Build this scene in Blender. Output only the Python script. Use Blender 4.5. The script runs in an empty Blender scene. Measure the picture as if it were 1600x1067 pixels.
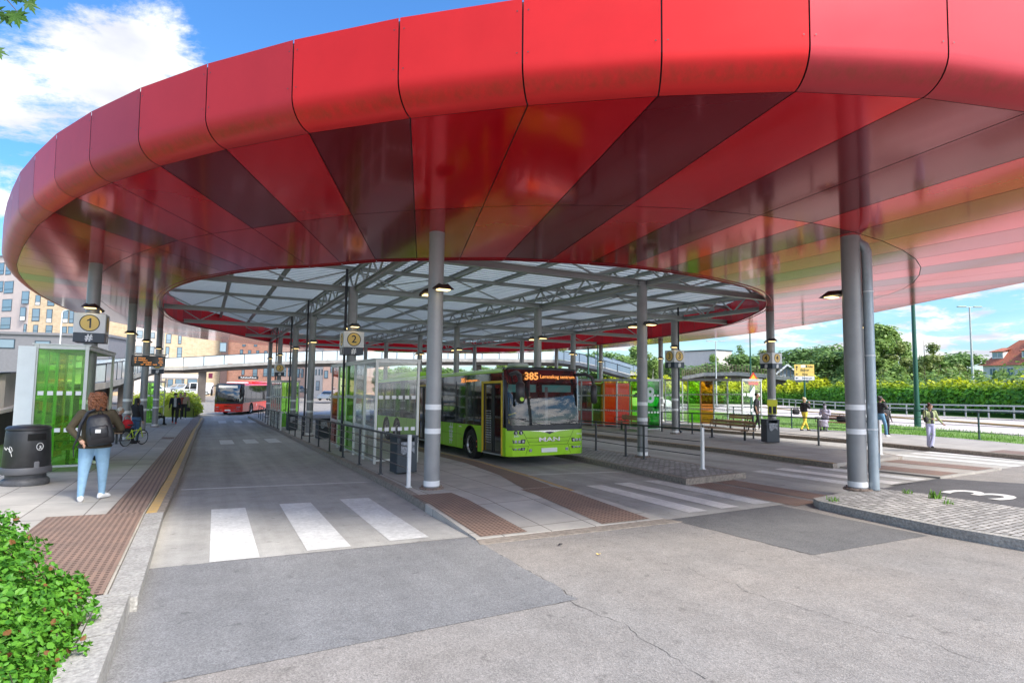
import bpy, bmesh, math, random
from mathutils import Vector, Matrix
PI = math.pi
R = math.radians
rnd = random.Random(7)
sc = bpy.context.scene
col = sc.collection

# ------------------------------------------------------------------ camera
W0, H0, F0 = 1600., 1067., 900.
pitch, roll, yaw, CZ = R(4.27), R(0.71), R(28.0), 2.05
fw = Vector((math.sin(yaw)*math.cos(pitch), math.cos(yaw)*math.cos(pitch), math.sin(pitch)))
r0 = Vector((math.cos(yaw), -math.sin(yaw), 0)); u0 = r0.cross(fw)
rv = r0*math.cos(roll) + u0*math.sin(roll); uv = rv.cross(fw)
CAM = Vector((0, 0, CZ))
cd = bpy.data.cameras.new('camera'); cam = bpy.data.objects.new('camera', cd); col.objects.link(cam)
cd.sensor_width = 36; cd.lens = 36*F0/W0; cd.clip_start = .05; cd.clip_end = 3000
M = Matrix((rv, uv, -fw)).transposed().to_4x4(); M.translation = CAM
cam.matrix_world = M
sc.camera = cam

def G(x, y):
    """height of the carriageway: the whole station falls gently away from the camera"""
    t = max(-40, min(y, 200))
    if t < 45: z = -.025*t
    elif t < 80: z = -1.125 - .0375*(1-((80-t)/35)**2)
    else: z = -1.1625
    return z + .012*max(0, min(x-13, 15))
def ray(px, py):
    return (fw*F0 + rv*(px-W0/2) + uv*(H0/2-py))/F0
def at(px, py, dz=0):
    d = ray(px, py); t = 10.
    for i in range(60):
        p = CAM + d*t
        t = .5*t + .5*(-(CZ-(G(p.x, p.y)+dz))/d.z if d.z < 0 else 200)
    return CAM + d*t
def far(px, py, dep):
    return CAM + ray(px, py)*dep
def zat(px, py, x, y):
    d = ray(px, py); t = math.hypot(x, y)/math.hypot(d.x, d.y)
    return CZ + d.z*t

# ------------------------------------------------------------------ objects
def link(o, parent=None):
    col.objects.link(o)
    if parent: o.parent = parent
    return o
def tag(o, label=None, cat=None, group=None, kind=None):
    if label: o['label'] = label
    if cat: o['category'] = cat
    if group: o['group'] = group
    if kind: o['kind'] = kind
    return o
def empty(name, loc=(0, 0, 0), rz=0, label=None, cat=None, group=None, parent=None):
    o = bpy.data.objects.new(name, None); o.empty_display_size = .2
    o.location = loc; o.rotation_euler = (0, 0, rz)
    link(o, parent); tag(o, label, cat, group)
    return o
def copy_tree(o, parent=None):
    c = o.copy(); col.objects.link(c); c.parent = parent
    for ch in list(o.children): copy_tree(ch, c)
    return c

class MB:
    def __init__(s): s.v = []; s.f = []; s.m = []; s.c = []
    def add(s, vs, fs, m=0):
        n = len(s.v); s.v += [tuple(p) for p in vs]
        for f in fs: s.f.append([i+n for i in f]); s.m.append(m)
        return s
    def quad(s, a, b, c, d, m=0): return s.add([a, b, c, d], [(0, 1, 2, 3)], m)
    def box(s, c, sz, rz=0, m=0, bev=0, mat=None):
        x, y, z = sz[0]/2, sz[1]/2, sz[2]/2
        if bev:
            b = min(bev, x*.9, y*.9, z*.9); vs = []; fs = []
            ring = []
            pr = [(x-b, -y), (x, -y+b), (x, y-b), (x-b, y), (-x+b, y), (-x, y-b), (-x, -y+b), (-x+b, -y)]
            pi = [(x-b, -y+b), (x-b, -y+b), (x-b, y-b), (x-b, y-b), (-x+b, y-b), (-x+b, y-b), (-x+b, -y+b), (-x+b, -y+b)]
            for zz, p in ((-z, pi), (-z+b, pr), (z-b, pr), (z, pi)):
                vs += [(q[0], q[1], zz) for q in p]
            for k in range(3):
                for i in range(8):
                    j = (i+1) % 8; fs.append((k*8+i, k*8+j, k*8+8+j, k*8+8+i))
            fs.append(tuple(range(7, -1, -1))); fs.append(tuple(range(24, 32)))
        else:
            vs = [(-x, -y, -z), (x, -y, -z), (x, y, -z), (-x, y, -z), (-x, -y, z), (x, -y, z), (x, y, z), (-x, y, z)]
            fs = [(0, 3, 2, 1), (4, 5, 6, 7), (0, 1, 5, 4), (1, 2, 6, 5), (2, 3, 7, 6), (3, 0, 4, 7)]
        ca, sa = math.cos(rz), math.sin(rz)
        o = []
        for p in vs:
            if mat: q = mat @ Vector(p); o.append((q.x+c[0], q.y+c[1], q.z+c[2]))
            else: o.append((p[0]*ca-p[1]*sa+c[0], p[0]*sa+p[1]*ca+c[1], p[2]+c[2]))
        return s.add(o, fs, m)
    def beam(s, a, b, w, h, m=0, up=(0, 0, 1)):
        a, b = Vector(a), Vector(b); d = b-a; L = d.length
        if L < 1e-6: return s
        d.normalize(); u = Vector(up)
        if abs(d.dot(u)) > .99: u = Vector((0, 1, 0))
        x = d.cross(u).normalized(); z = x.cross(d)
        vs = []
        for p in (a, b):
            for i, j in ((-1, -1), (1, -1), (1, 1), (-1, 1)):
                vs.append(p + x*(w/2*i) + z*(h/2*j))
        return s.add(vs, [(0, 1, 2, 3), (7, 6, 5, 4), (0, 4, 5, 1), (1, 5, 6, 2), (2, 6, 7, 3), (3, 7, 4, 0)], m)
    def ibeam(s, a, b, w, h, t=.016, m=0):
        a, b = Vector(a), Vector(b); z = Vector((0, 0, 1))
        s.beam(a+z*(h/2-t/2), b+z*(h/2-t/2), w, t, m); s.beam(a-z*(h/2-t/2), b-z*(h/2-t/2), w, t, m)
        return s.beam(a, b, t, h-2*t, m)
    def tube(s, a, b, r, n=10, m=0, r2=None, cap=True):
        return s.path([a, b], [r, r if r2 is None else r2], n, m, cap)
    def path(s, pts, rs, n=8, m=0, cap=True, closed=False):
        pts = [Vector(p) for p in pts]
        if not isinstance(rs, (list, tuple)): rs = [rs]*len(pts)
        vs = []; k = len(pts); ref = None
        for i, p in enumerate(pts):
            d = (pts[min(i+1, k-1)] - pts[max(i-1, 0)])
            if closed: d = pts[(i+1) % k]-pts[i-1]
            d = d.normalized() if d.length > 1e-9 else Vector((0, 0, 1))
            if ref is None:
                ref = Vector((0, 0, 1)) if abs(d.z) < .9 else Vector((1, 0, 0))
            x = d.cross(ref).normalized(); y = x.cross(d).normalized(); ref = y
            for j in range(n):
                a = 2*PI*j/n; vs.append(p + x*(math.cos(a)*rs[i]) + y*(math.sin(a)*rs[i]))
        fs = []
        for i in range(k if closed else k-1):
            for j in range(n):
                j2 = (j+1) % n; i2 = (i+1) % k
                fs.append((i*n+j, i*n+j2, i2*n+j2, i2*n+j))
        if cap and not closed:
            fs.append(tuple(range(n-1, -1, -1))); fs.append(tuple(range((k-1)*n, k*n)))
        return s.add(vs, fs, m)
    def lathe(s, c, prof, n=20, m=0):
        vs = []; fs = []
        for r, z in prof:
            for j in range(n):
                a = 2*PI*j/n; vs.append((c[0]+r*math.cos(a), c[1]+r*math.sin(a), c[2]+z))
        for i in range(len(prof)-1):
            for j in range(n):
                j2 = (j+1) % n; fs.append((i*n+j, i*n+j2, (i+1)*n+j2, (i+1)*n+j))
        fs.append(tuple(range(n-1, -1, -1))); k = len(prof)-1; fs.append(tuple(range(k*n, k*n+n)))
        return s.add(vs, fs, m)
    def prism(s, poly, a, b, axis='z', m=0):
        """poly in the plane, extruded from a to b along axis"""
        n = len(poly); vs = []
        for t in (a, b):
            for p, q in poly:
                vs.append({'z': (p, q, t), 'x': (t, p, q), 'y': (p, t, q)}[axis])
        fs = [(i, (i+1) % n, n+(i+1) % n, n+i) for i in range(n)]
        fs += [tuple(range(n-1, -1, -1)), tuple(range(n, 2*n))]
        return s.add(vs, fs, m)
    def build(s, name, mats, parent=None, smooth=False, label=None, cat=None, group=None, kind=None, loc=None, recalc=True, sharp=None):
        me = bpy.data.meshes.new(name); me.from_pydata(s.v, [], s.f)
        if not isinstance(mats, (list, tuple)): mats = [mats]
        for mt in mats: me.materials.append(mt)
        for p, k in zip(me.polygons, s.m): p.material_index = k
        if recalc:
            bm = bmesh.new(); bm.from_mesh(me); bmesh.ops.recalc_face_normals(bm, faces=bm.faces); bm.to_mesh(me); bm.free()
        if smooth:
            for p in me.polygons: p.use_smooth = True
            try: me.set_sharp_from_angle(angle=R(sharp or 40))
            except Exception: pass
        me.update()
        o = bpy.data.objects.new(name, me)
        if loc: o.location = loc
        link(o, parent); tag(o, label, cat, group, kind)
        return o

# ------------------------------------------------------------------ materials
MATS = {}
def nd(nt, t, **k):
    n = nt.nodes.new(t)
    for a, b in k.items():
        if a in n.inputs: n.inputs[a].default_value = b
        else: setattr(n, a, b)
    return n
def mat(name, c, rough=.6, metal=0, var=0, vs=3., vc=None, bump=0, bs=60., emis=None, es=0, coat=0, trans=0, alpha=1, spec=.5, var2=0, v2s=.4, fac=.5):
    m = bpy.data.materials.new(name); m.use_nodes = True; nt = m.node_tree
    b = nt.nodes['Principled BSDF']; L = nt.links.new
    b.inputs['Base Color'].default_value = (*c, 1); b.inputs['Roughness'].default_value = rough
    b.inputs['Metallic'].default_value = metal; b.inputs['Coat Weight'].default_value = coat
    b.inputs['Coat Roughness'].default_value = .04
    b.inputs['Specular IOR Level'].default_value = spec
    b.inputs['Transmission Weight'].default_value = trans; b.inputs['Alpha'].default_value = alpha
    if emis: b.inputs['Emission Color'].default_value = (*emis, 1); b.inputs['Emission Strength'].default_value = es
    tc = nd(nt, 'ShaderNodeTexCoord') if (var or bump or var2) else None
    out = None
    if var:
        n = nd(nt, 'ShaderNodeTexNoise', Scale=vs, Detail=6., Roughness=.62); L(tc.outputs['Object'], n.inputs['Vector'])
        r = nd(nt, 'ShaderNodeMapRange'); r.inputs[1].default_value = .3; r.inputs[2].default_value = .7
        L(n.outputs['Fac'], r.inputs[0])
        mx = nd(nt, 'ShaderNodeMix', data_type='RGBA')
        c2 = vc or tuple(max(0, k*(1-var)) for k in c); c1 = c if vc else tuple(min(1, k*(1+var)) for k in c)
        mx.inputs[6].default_value = (*c1, 1); mx.inputs[7].default_value = (*c2, 1)
        L(r.outputs[0], mx.inputs[0]); out = mx.outputs[2]
    if var2:
        n = nd(nt, 'ShaderNodeTexNoise', Scale=v2s, Detail=4., Roughness=.6); L(tc.outputs['Object'], n.inputs['Vector'])
        r = nd(nt, 'ShaderNodeMapRange'); r.inputs[1].default_value = .3; r.inputs[2].default_value = .7
        r.inputs[3].default_value = 1-var2; r.inputs[4].default_value = 1+var2
        L(n.outputs['Fac'], r.inputs[0])
        mx = nd(nt, 'ShaderNodeMix', data_type='RGBA', blend_type='MULTIPLY'); mx.inputs[0].default_value = 1
        if out: L(out, mx.inputs[6])
        else: mx.inputs[6].default_value = (*c, 1)
        L(r.outputs[0], mx.inputs[7]); out = mx.outputs[2]
    if out: L(out, b.inputs['Base Color'])
    if bump:
        n = nd(nt, 'ShaderNodeTexNoise', Scale=bs, Detail=4.); L(tc.outputs['Object'], n.inputs['Vector'])
        bp = nd(nt, 'ShaderNodeBump', Distance=.02); bp.inputs['Strength'].default_value = bump
        L(n.outputs['Fac'], bp.inputs['Height']); L(bp.outputs[0], b.inputs['Normal'])
    MATS[name] = m
    return m
def glass(name, c, dens=.5, rough=.02, refl=.035):
    """thin architectural pane: tinted see-through mixed with a sharp reflection"""
    m = bpy.data.materials.new(name); m.use_nodes = True; nt = m.node_tree; nt.nodes.clear(); L = nt.links.new
    o = nd(nt, 'ShaderNodeOutputMaterial'); t = nd(nt, 'ShaderNodeBsdfTransparent'); t.inputs[0].default_value = (*[k**.5 for k in c], 1)
    d = nd(nt, 'ShaderNodeBsdfDiffuse'); d.inputs[0].default_value = (*c, 1)
    g = nd(nt, 'ShaderNodeBsdfGlossy'); g.inputs['Roughness'].default_value = rough; g.inputs[0].default_value = (1, 1, 1, 1)
    m1 = nd(nt, 'ShaderNodeMixShader'); m1.inputs[0].default_value = dens*.5; L(t.outputs[0], m1.inputs[1]); L(d.outputs[0], m1.inputs[2])
    lw = nd(nt, 'ShaderNodeLayerWeight', Blend=.5); pw = nd(nt, 'ShaderNodeMath', operation='POWER'); pw.inputs[1].default_value = 4.5; L(lw.outputs['Facing'], pw.inputs[0])
    fr = nd(nt, 'ShaderNodeMath', operation='MULTIPLY_ADD'); fr.inputs[1].default_value = .6; fr.inputs[2].default_value = refl; L(pw.outputs[0], fr.inputs[0]); m2 = nd(nt, 'ShaderNodeMixShader')
    L(fr.outputs[0], m2.inputs[0]); L(m1.outputs[0], m2.inputs[1]); L(g.outputs[0], m2.inputs[2]); L(m2.outputs[0], o.inputs[0])
    MATS[name] = m
    return m
def asphalt(name, c, c2, speck=.5, cracks=False, tracks=0):
    m = bpy.data.materials.new(name); m.use_nodes = True; nt = m.node_tree; L = nt.links.new
    b = nt.nodes['Principled BSDF']; b.inputs['Roughness'].default_value = .88; b.inputs['Specular IOR Level'].default_value = .3
    tc = nd(nt, 'ShaderNodeTexCoord')
    n1 = nd(nt, 'ShaderNodeTexNoise', Scale=.35, Detail=5., Roughness=.6); n2 = nd(nt, 'ShaderNodeTexNoise', Scale=2.6, Detail=8., Roughness=.7)
    v = nd(nt, 'ShaderNodeTexVoronoi', Scale=75.); n3 = nd(nt, 'ShaderNodeTexNoise', Scale=110., Detail=2.)
    for n in (n1, n2, n3, v): L(tc.outputs['Object'], n.inputs['Vector'])
    def rng(o, a, bb, cc, dd):
        r = nd(nt, 'ShaderNodeMapRange'); r.inputs[1].default_value = a; r.inputs[2].default_value = bb; r.inputs[3].default_value = cc; r.inputs[4].default_value = dd
        L(o, r.inputs[0]); return r.outputs[0]
    mx = nd(nt, 'ShaderNodeMix', data_type='RGBA'); mx.inputs[6].default_value = (*c, 1); mx.inputs[7].default_value = (*c2, 1)
    L(rng(n1.outputs['Fac'], .35, .65, 0, 1), mx.inputs[0])
    cur = mx.outputs[2]
    def mul(cur, fac):
        q = nd(nt, 'ShaderNodeMix', data_type='RGBA', blend_type='MULTIPLY'); q.inputs[0].default_value = 1
        L(cur, q.inputs[6]); L(fac, q.inputs[7]); return q.outputs[2]
    cur = mul(cur, rng(n2.outputs['Fac'], .3, .7, .86, 1.12))
    cur = mul(cur, rng(v.outputs['Color'], .0, 1., 1-speck*.5, 1+speck*.5))
    cur = mul(cur, rng(n3.outputs['Fac'], .35, .65, 1-speck*.3, 1+speck*.3))
    if tracks:
        mp = nd(nt, 'ShaderNodeMapping'); mp.inputs['Scale'].default_value = (1.5, .045, 1); L(tc.outputs['Object'], mp.inputs[0])
        nk = nd(nt, 'ShaderNodeTexNoise', Scale=1., Detail=5., Roughness=.6); L(mp.outputs[0], nk.inputs['Vector']); cur = mul(cur, rng(nk.outputs['Fac'], .32, .68, 1-tracks, 1+tracks*.6))
        nb = nd(nt, 'ShaderNodeTexNoise', Scale=5.5, Detail=3.); L(tc.outputs['Object'], nb.inputs['Vector']); cur = mul(cur, rng(nb.outputs['Fac'], .66, .74, 1, .72))
    if cracks:
        w = nd(nt, 'ShaderNodeTexNoise', Scale=1.1, Detail=6., Roughness=.65); L(tc.outputs['Object'], w.inputs['Vector'])
        sub = nd(nt, 'ShaderNodeVectorMath', operation='MULTIPLY_ADD'); sub.inputs[1].default_value = (.9, .9, 0)
        L(w.outputs['Color'], sub.inputs[0]); L(tc.outputs['Object'], sub.inputs[2])
        vo = nd(nt, 'ShaderNodeTexVoronoi', Scale=.22, feature='DISTANCE_TO_EDGE'); L(sub.outputs[0], vo.inputs['Vector'])
        cr = rng(vo.outputs['Distance'], .0, .0028, .5, 1)
        # cracks fade in and out along their length
        wf = nd(nt, 'ShaderNodeTexNoise', Scale=.5); L(tc.outputs['Object'], wf.inputs['Vector'])
        k = nd(nt, 'ShaderNodeMix', data_type='FLOAT'); L(rng(wf.outputs['Fac'], .42, .58, 0, 1), k.inputs[0]); k.inputs[2].default_value = 1; L(cr, k.inputs[3])
        cur = mul(cur, k.outputs[0])
    L(cur, b.inputs['Base Color'])
    bp = nd(nt, 'ShaderNodeBump', Distance=.006); bp.inputs['Strength'].default_value = .5; L(v.outputs['Distance'], bp.inputs['Height']); L(bp.outputs[0], b.inputs['Normal'])
    MATS[name] = m
    return m
def bricked(name, c1, c2, mort, bw, bh, ms=.012, vert='xz', bump=.4, rough=.85, off=.5, dist=0):
    m = bpy.data.materials.new(name); m.use_nodes = True; nt = m.node_tree; L = nt.links.new
    b = nt.nodes['Principled BSDF']; b.inputs['Roughness'].default_value = rough
    tc = nd(nt, 'ShaderNodeTexCoord'); sp = nd(nt, 'ShaderNodeSeparateXYZ'); cb = nd(nt, 'ShaderNodeCombineXYZ')
    L(tc.outputs['Object'], sp.inputs[0])
    ix = {'x': 0, 'y': 1, 'z': 2}
    L(sp.outputs[ix[vert[0]]], cb.inputs[0]); L(sp.outputs[ix[vert[1]]], cb.inputs[1])
    br = nd(nt, 'ShaderNodeTexBrick', offset=off); br.inputs['Scale'].default_value = 1
    br.inputs['Color1'].default_value = (*c1, 1); br.inputs['Color2'].default_value = (*c2, 1); br.inputs['Mortar'].default_value = (*mort, 1)
    br.inputs['Brick Width'].default_value = bw; br.inputs['Row Height'].default_value = bh; br.inputs['Mortar Size'].default_value = ms
    br.inputs['Mortar Smooth'].default_value = .3
    if dist:
        dn = nd(nt, 'ShaderNodeTexNoise', Scale=7., Detail=2.); L(tc.outputs['Object'], dn.inputs['Vector'])
        dm = nd(nt, 'ShaderNodeVectorMath', operation='MULTIPLY_ADD'); dm.inputs[1].default_value = (dist, dist, 0); L(dn.outputs['Color'], dm.inputs[0]); L(cb.outputs[0], dm.inputs[2]); L(dm.outputs[0], br.inputs['Vector'])
    else: L(cb.outputs[0], br.inputs['Vector'])
    n = nd(nt, 'ShaderNodeTexNoise', Scale=1.3, Detail=6., Roughness=.65); L(tc.outputs['Object'], n.inputs['Vector'])
    r = nd(nt, 'ShaderNodeMapRange'); r.inputs[1].default_value = .3; r.inputs[2].default_value = .7; r.inputs[3].default_value = .82; r.inputs[4].default_value = 1.15
    L(n.outputs['Fac'], r.inputs[0])
    q = nd(nt, 'ShaderNodeMix', data_type='RGBA', blend_type='MULTIPLY'); q.inputs[0].default_value = 1
    L(br.outputs['Color'], q.inputs[6]); L(r.outputs[0], q.inputs[7]); L(q.outputs[2], b.inputs['Base Color'])
    if bump:
        bp = nd(nt, 'ShaderNodeBump', Distance=.01, invert=True); bp.inputs['Strength'].default_value = bump
        L(br.outputs['Fac'], bp.inputs['Height']); L(bp.outputs[0], b.inputs['Normal'])
    MATS[name] = m
    return m
def studs(name, c, c2, sx, sy, hole=.36, dark=.35):
    """cast tactile plate: rows of dark pockets between raised ribs"""
    m = bpy.data.materials.new(name); m.use_nodes = True; nt = m.node_tree; L = nt.links.new
    b = nt.nodes['Principled BSDF']; b.inputs['Roughness'].default_value = .7
    tc = nd(nt, 'ShaderNodeTexCoord'); sp = nd(nt, 'ShaderNodeSeparateXYZ'); L(tc.outputs['Object'], sp.inputs[0])
    def tri(o, s):
        a = nd(nt, 'ShaderNodeMath', operation='MULTIPLY'); a.inputs[1].default_value = 1/s; L(o, a.inputs[0])
        f = nd(nt, 'ShaderNodeMath', operation='PINGPONG'); f.inputs[1].default_value = .5; L(a.outputs[0], f.inputs[0]); return f.outputs[0]
    def lt(o, v):
        a = nd(nt, 'ShaderNodeMath', operation='LESS_THAN'); a.inputs[1].default_value = v; L(o, a.inputs[0]); return a.outputs[0]
    a = lt(tri(sp.outputs[0], sx), hole*.5)
    if sy:
        mm = nd(nt, 'ShaderNodeMath', operation='MULTIPLY'); L(a, mm.inputs[0]); L(lt(tri(sp.outputs[1], sy), .3), mm.inputs[1]); a = mm.outputs[0]
    n = nd(nt, 'ShaderNodeTexNoise', Scale=2.2, Detail=6., Roughness=.7); L(tc.outputs['Object'], n.inputs['Vector'])
    r = nd(nt, 'ShaderNodeMapRange'); r.inputs[1].default_value = .35; r.inputs[2].default_value = .65; L(n.outputs['Fac'], r.inputs[0])
    mx = nd(nt, 'ShaderNodeMix', data_type='RGBA'); mx.inputs[6].default_value = (*c, 1); mx.inputs[7].default_value = (*c2, 1); L(r.outputs[0], mx.inputs[0])
    q = nd(nt, 'ShaderNodeMix', data_type='RGBA'); L(a, q.inputs[0]); L(mx.outputs[2], q.inputs[6]); q.inputs[7].default_value = (*[k*dark for k in c], 1)
    L(q.outputs[2], b.inputs['Base Color'])
    bp = nd(nt, 'ShaderNodeBump', Distance=.006, invert=True); bp.inputs['Strength'].default_value = .7; L(a, bp.inputs['Height']); L(bp.outputs[0], b.inputs['Normal'])
    MATS[name] = m
    return m
def leafmat(name, c1, c2, c3=None, trans=.3, scale=1.2, z0=None, z1=None, tip=None):
    """leaf: diffuse and translucent, colour varying leaf by leaf (random per island) and clump by clump"""
    m = bpy.data.materials.new(name); m.use_nodes = True; nt = m.node_tree; nt.nodes.clear(); L = nt.links.new
    o = nd(nt, 'ShaderNodeOutputMaterial'); ge = nd(nt, 'ShaderNodeNewGeometry'); tc = nd(nt, 'ShaderNodeTexCoord')
    n = nd(nt, 'ShaderNodeTexNoise', Scale=scale, Detail=3.); L(tc.outputs['Object'], n.inputs['Vector'])
    ad = nd(nt, 'ShaderNodeMath', operation='ADD'); L(ge.outputs['Random Per Island'], ad.inputs[0]); L(n.outputs['Fac'], ad.inputs[1])
    r = nd(nt, 'ShaderNodeMapRange'); r.inputs[1].default_value = .5; r.inputs[2].default_value = 1.5; L(ad.outputs[0], r.inputs[0])
    mx = nd(nt, 'ShaderNodeMix', data_type='RGBA'); mx.inputs[6].default_value = (*c1, 1); mx.inputs[7].default_value = (*c2, 1); L(r.outputs[0], mx.inputs[0])
    cur = mx.outputs[2]
    if tip:
        sp = nd(nt, 'ShaderNodeSeparateXYZ'); L(tc.outputs['Object'], sp.inputs[0])
        a2 = nd(nt, 'ShaderNodeMath', operation='MULTIPLY_ADD'); a2.inputs[1].default_value = (z1-z0)*.9; L(n.outputs['Fac'], a2.inputs[0]); L(sp.outputs[2], a2.inputs[2])
        rr = nd(nt, 'ShaderNodeMapRange'); rr.inputs[1].default_value = z0+(z1-z0)*.45; rr.inputs[2].default_value = z1+(z1-z0)*.45; L(a2.outputs[0], rr.inputs[0])
        m3 = nd(nt, 'ShaderNodeMix', data_type='RGBA'); m3.inputs[7].default_value = (*tip, 1); L(rr.outputs[0], m3.inputs[0]); L(cur, m3.inputs[6]); cur = m3.outputs[2]
    elif c3:
        gt = nd(nt, 'ShaderNodeMath', operation='GREATER_THAN'); gt.inputs[1].default_value = .965; L(ge.outputs['Random Per Island'], gt.inputs[0])
        m3 = nd(nt, 'ShaderNodeMix', data_type='RGBA'); m3.inputs[7].default_value = (*c3, 1); L(gt.outputs[0], m3.inputs[0]); L(cur, m3.inputs[6]); cur = m3.outputs[2]
    d = nd(nt, 'ShaderNodeBsdfPrincipled', Roughness=.5); d.inputs['Specular IOR Level'].default_value = .35
    t = nd(nt, 'ShaderNodeBsdfTranslucent'); mxs = nd(nt, 'ShaderNodeMixShader'); mxs.inputs[0].default_value = trans
    L(cur, d.inputs['Base Color']); L(cur, t.inputs[0]); L(d.outputs[0], mxs.inputs[1]); L(t.outputs[0], mxs.inputs[2]); L(mxs.outputs[0], o.inputs[0])
    MATS[name] = m
    return m

def text(name, s, size, m, parent=None, loc=(0, 0, 0), rot=None, ext=.003, ax='CENTER', ay='CENTER', sx=1, bold=0, mwm=None):
    cu = bpy.data.curves.new(name, 'FONT'); cu.body = s; cu.size = size; cu.extrude = ext; cu.align_x = ax; cu.align_y = ay; cu.offset = bold
    cu.resolution_u = 3
    to = bpy.data.objects.new(name, cu); col.objects.link(to)
    dg = bpy.context.evaluated_depsgraph_get(); dg.update()
    me = bpy.data.meshes.new_from_object(to.evaluated_get(dg)); bpy.data.objects.remove(to)
    me.materials.clear(); me.materials.append(m)
    mw = (mwm or (Matrix.Translation(Vector(loc)) @ (rot.to_4x4() if rot else Matrix()))) @ Matrix.Diagonal((sx, 1, 1, 1))
    me.transform(mw)
    if parent is None: return me
    me.name = name; o = bpy.data.objects.new(name, me); link(o, parent)
    return o
# upright text: normal toward -y / -x / +x / +y in local coordinates
RX = Matrix.Rotation(PI/2, 3, 'X')
def face_rot(a): return Matrix.Rotation(a, 3, 'Z') @ RX      # a=0 faces -y

# palette
conc = asphalt('lane_concrete', (.355, .342, .315), (.43, .413, .38), .16, tracks=.22)
asph = asphalt('old_asphalt', (.245, .231, .217), (.278, .253, .229), .55, tracks=.08)
asph_dark = asphalt('patched_asphalt', (.185, .185, .188), (.215, .213, .212), .55, tracks=.10)
asph_black = asphalt('fresh_asphalt', (.085, .082, .085), (.115, .112, .115), .5)
far_road = asphalt('pink_road', (.50, .43, .40), (.56, .49, .46), .1)
pave = bricked('paving_slabs', (.41, .382, .34), (.47, .44, .39), (.19, .17, .15), 1.6, .8, .012, 'yx', .3, off=.0)
pave_d = bricked('dimmed_paving', (.33, .305, .275), (.38, .35, .31), (.16, .14, .12), 2.4, 1.2, .012, 'yx', .3, off=.0)  # darker paving, colour dimmed to offset the stronger daylight
setts = bricked('granite_setts', (.26, .25, .24), (.46, .44, .42), (.10, .09, .07), .20, .105, .013, 'xy', .8, dist=.05)
granite = mat('granite_kerb', (.33, .315, .29), .85, var=.35, vs=28, bump=.6, bs=40, var2=.18, v2s=2)
kerb_dirty = mat('weathered_kerb', (.27, .23, .19), .9, var=.35, vs=14, bump=.6, bs=40)
yellow_paint = mat('yellow_kerb_paint', (.62, .38, .10), .75, var=.3, vs=9, vc=(.40, .30, .18), bump=.3)
tact = studs('tactile_plates', (.30, .195, .145), (.225, .155, .12), .075, .09, .5, .4)
tact_rib = studs('ribbed_plates', (.28, .19, .145), (.22, .155, .125), .085, 0, .4, .5)
white_paint = mat('road_marking', (.70, .69, .665), .75, var=.12, vs=16, vc=(.50, .49, .465), bump=.3, bs=50, var2=.12, v2s=2.2)
white_paint2 = mat('road_marking_worn', (.78, .745, .70), .7, var=.2, vs=14, vc=(.60, .57, .53), var2=.10, v2s=2.2)
steel = mat('grey_painted_steel', (.27, .272, .275), .42, metal=.15, var=.10, vs=2.0, coat=.15)
steel_l = mat('pale_painted_steel', (.44, .46, .45), .5, var=.08, vs=3)
alu = mat('aluminium_frame', (.52, .54, .52), .38, metal=.3, var=.06)
pipe_m = mat('galvanised_pipe', (.36, .42, .46), .4, metal=.3, var=.12, vs=5)
black_m = mat('black_steel', (.022, .025, .03), .42)
black_pl = mat('black_plastic', (.028, .028, .030), .38, var=.2, vs=8)
white_m = mat('white_enamel', (.78, .78, .77), .35, var=.04)
band_m = mat('reflective_white', (.80, .80, .80), .4)
navy = mat('navy_enamel', (.012, .028, .05), .35)
yel = mat('sign_yellow', (.82, .56, .14), .4)
darkgrey = mat('dark_grey', (.05, .052, .056), .5)
wood = mat('oiled_slats', (.46, .28, .15), .6, var=.35, vs=14, vc=(.32, .19, .10))
lampglow = mat('lamp_glow', (1, .8, .4), .4, emis=(1, .72, .30), es=1.7)
led = mat('amber_led', (.8, .25, .02), .4, emis=(1, .36, .08), es=.5)
screen = mat('dark_screen', (.012, .010, .010), .15)
rubber = mat('tyre_rubber', (.018, .018, .019), .8)
soil = mat('bed_soil', (.20, .16, .11), .95, var=.4, vs=18, bump=.8, bs=30)
# ------------------------------------------------------------------ sky and light
SUN_EL, SUN_AZ = R(48), R(158)        # azimuth clockwise from +Y
w = bpy.data.worlds.new('World'); sc.world = w; w.use_nodes = True; nt = w.node_tree; L = nt.links.new
bg = nt.nodes['Background']; bg.inputs['Strength'].default_value = .13
sky = nd(nt, 'ShaderNodeTexSky', sky_type='NISHITA', sun_disc=False, sun_elevation=SUN_EL, sun_rotation=SUN_AZ, air_density=1.6, dust_density=.3, ozone_density=3.5)
tc = nd(nt, 'ShaderNodeTexCoord'); sp = nd(nt, 'ShaderNodeSeparateXYZ'); L(tc.outputs['Generated'], sp.inputs[0])
za = nd(nt, 'ShaderNodeMath', operation='MAXIMUM'); za.inputs[1].default_value = 0; L(sp.outputs[2], za.inputs[0])
zb = nd(nt, 'ShaderNodeMath', operation='ADD'); zb.inputs[1].default_value = .16; L(za.outputs[0], zb.inputs[0])
dx = nd(nt, 'ShaderNodeMath', operation='DIVIDE'); dy = nd(nt, 'ShaderNodeMath', operation='DIVIDE')
L(sp.outputs[0], dx.inputs[0]); L(zb.outputs[0], dx.inputs[1]); L(sp.outputs[1], dy.inputs[0]); L(zb.outputs[0], dy.inputs[1])
cb = nd(nt, 'ShaderNodeCombineXYZ'); L(dx.outputs[0], cb.inputs[0]); L(dy.outputs[0], cb.inputs[1]); cb.inputs[2].default_value = 3.7
n1 = nd(nt, 'ShaderNodeTexNoise', Scale=2.1, Detail=10., Roughness=.68, Distortion=.3); L(cb.outputs[0], n1.inputs['Vector'])
n2 = nd(nt, 'ShaderNodeTexNoise', Scale=.42, Detail=2.); L(cb.outputs[0], n2.inputs['Vector'])
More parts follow.
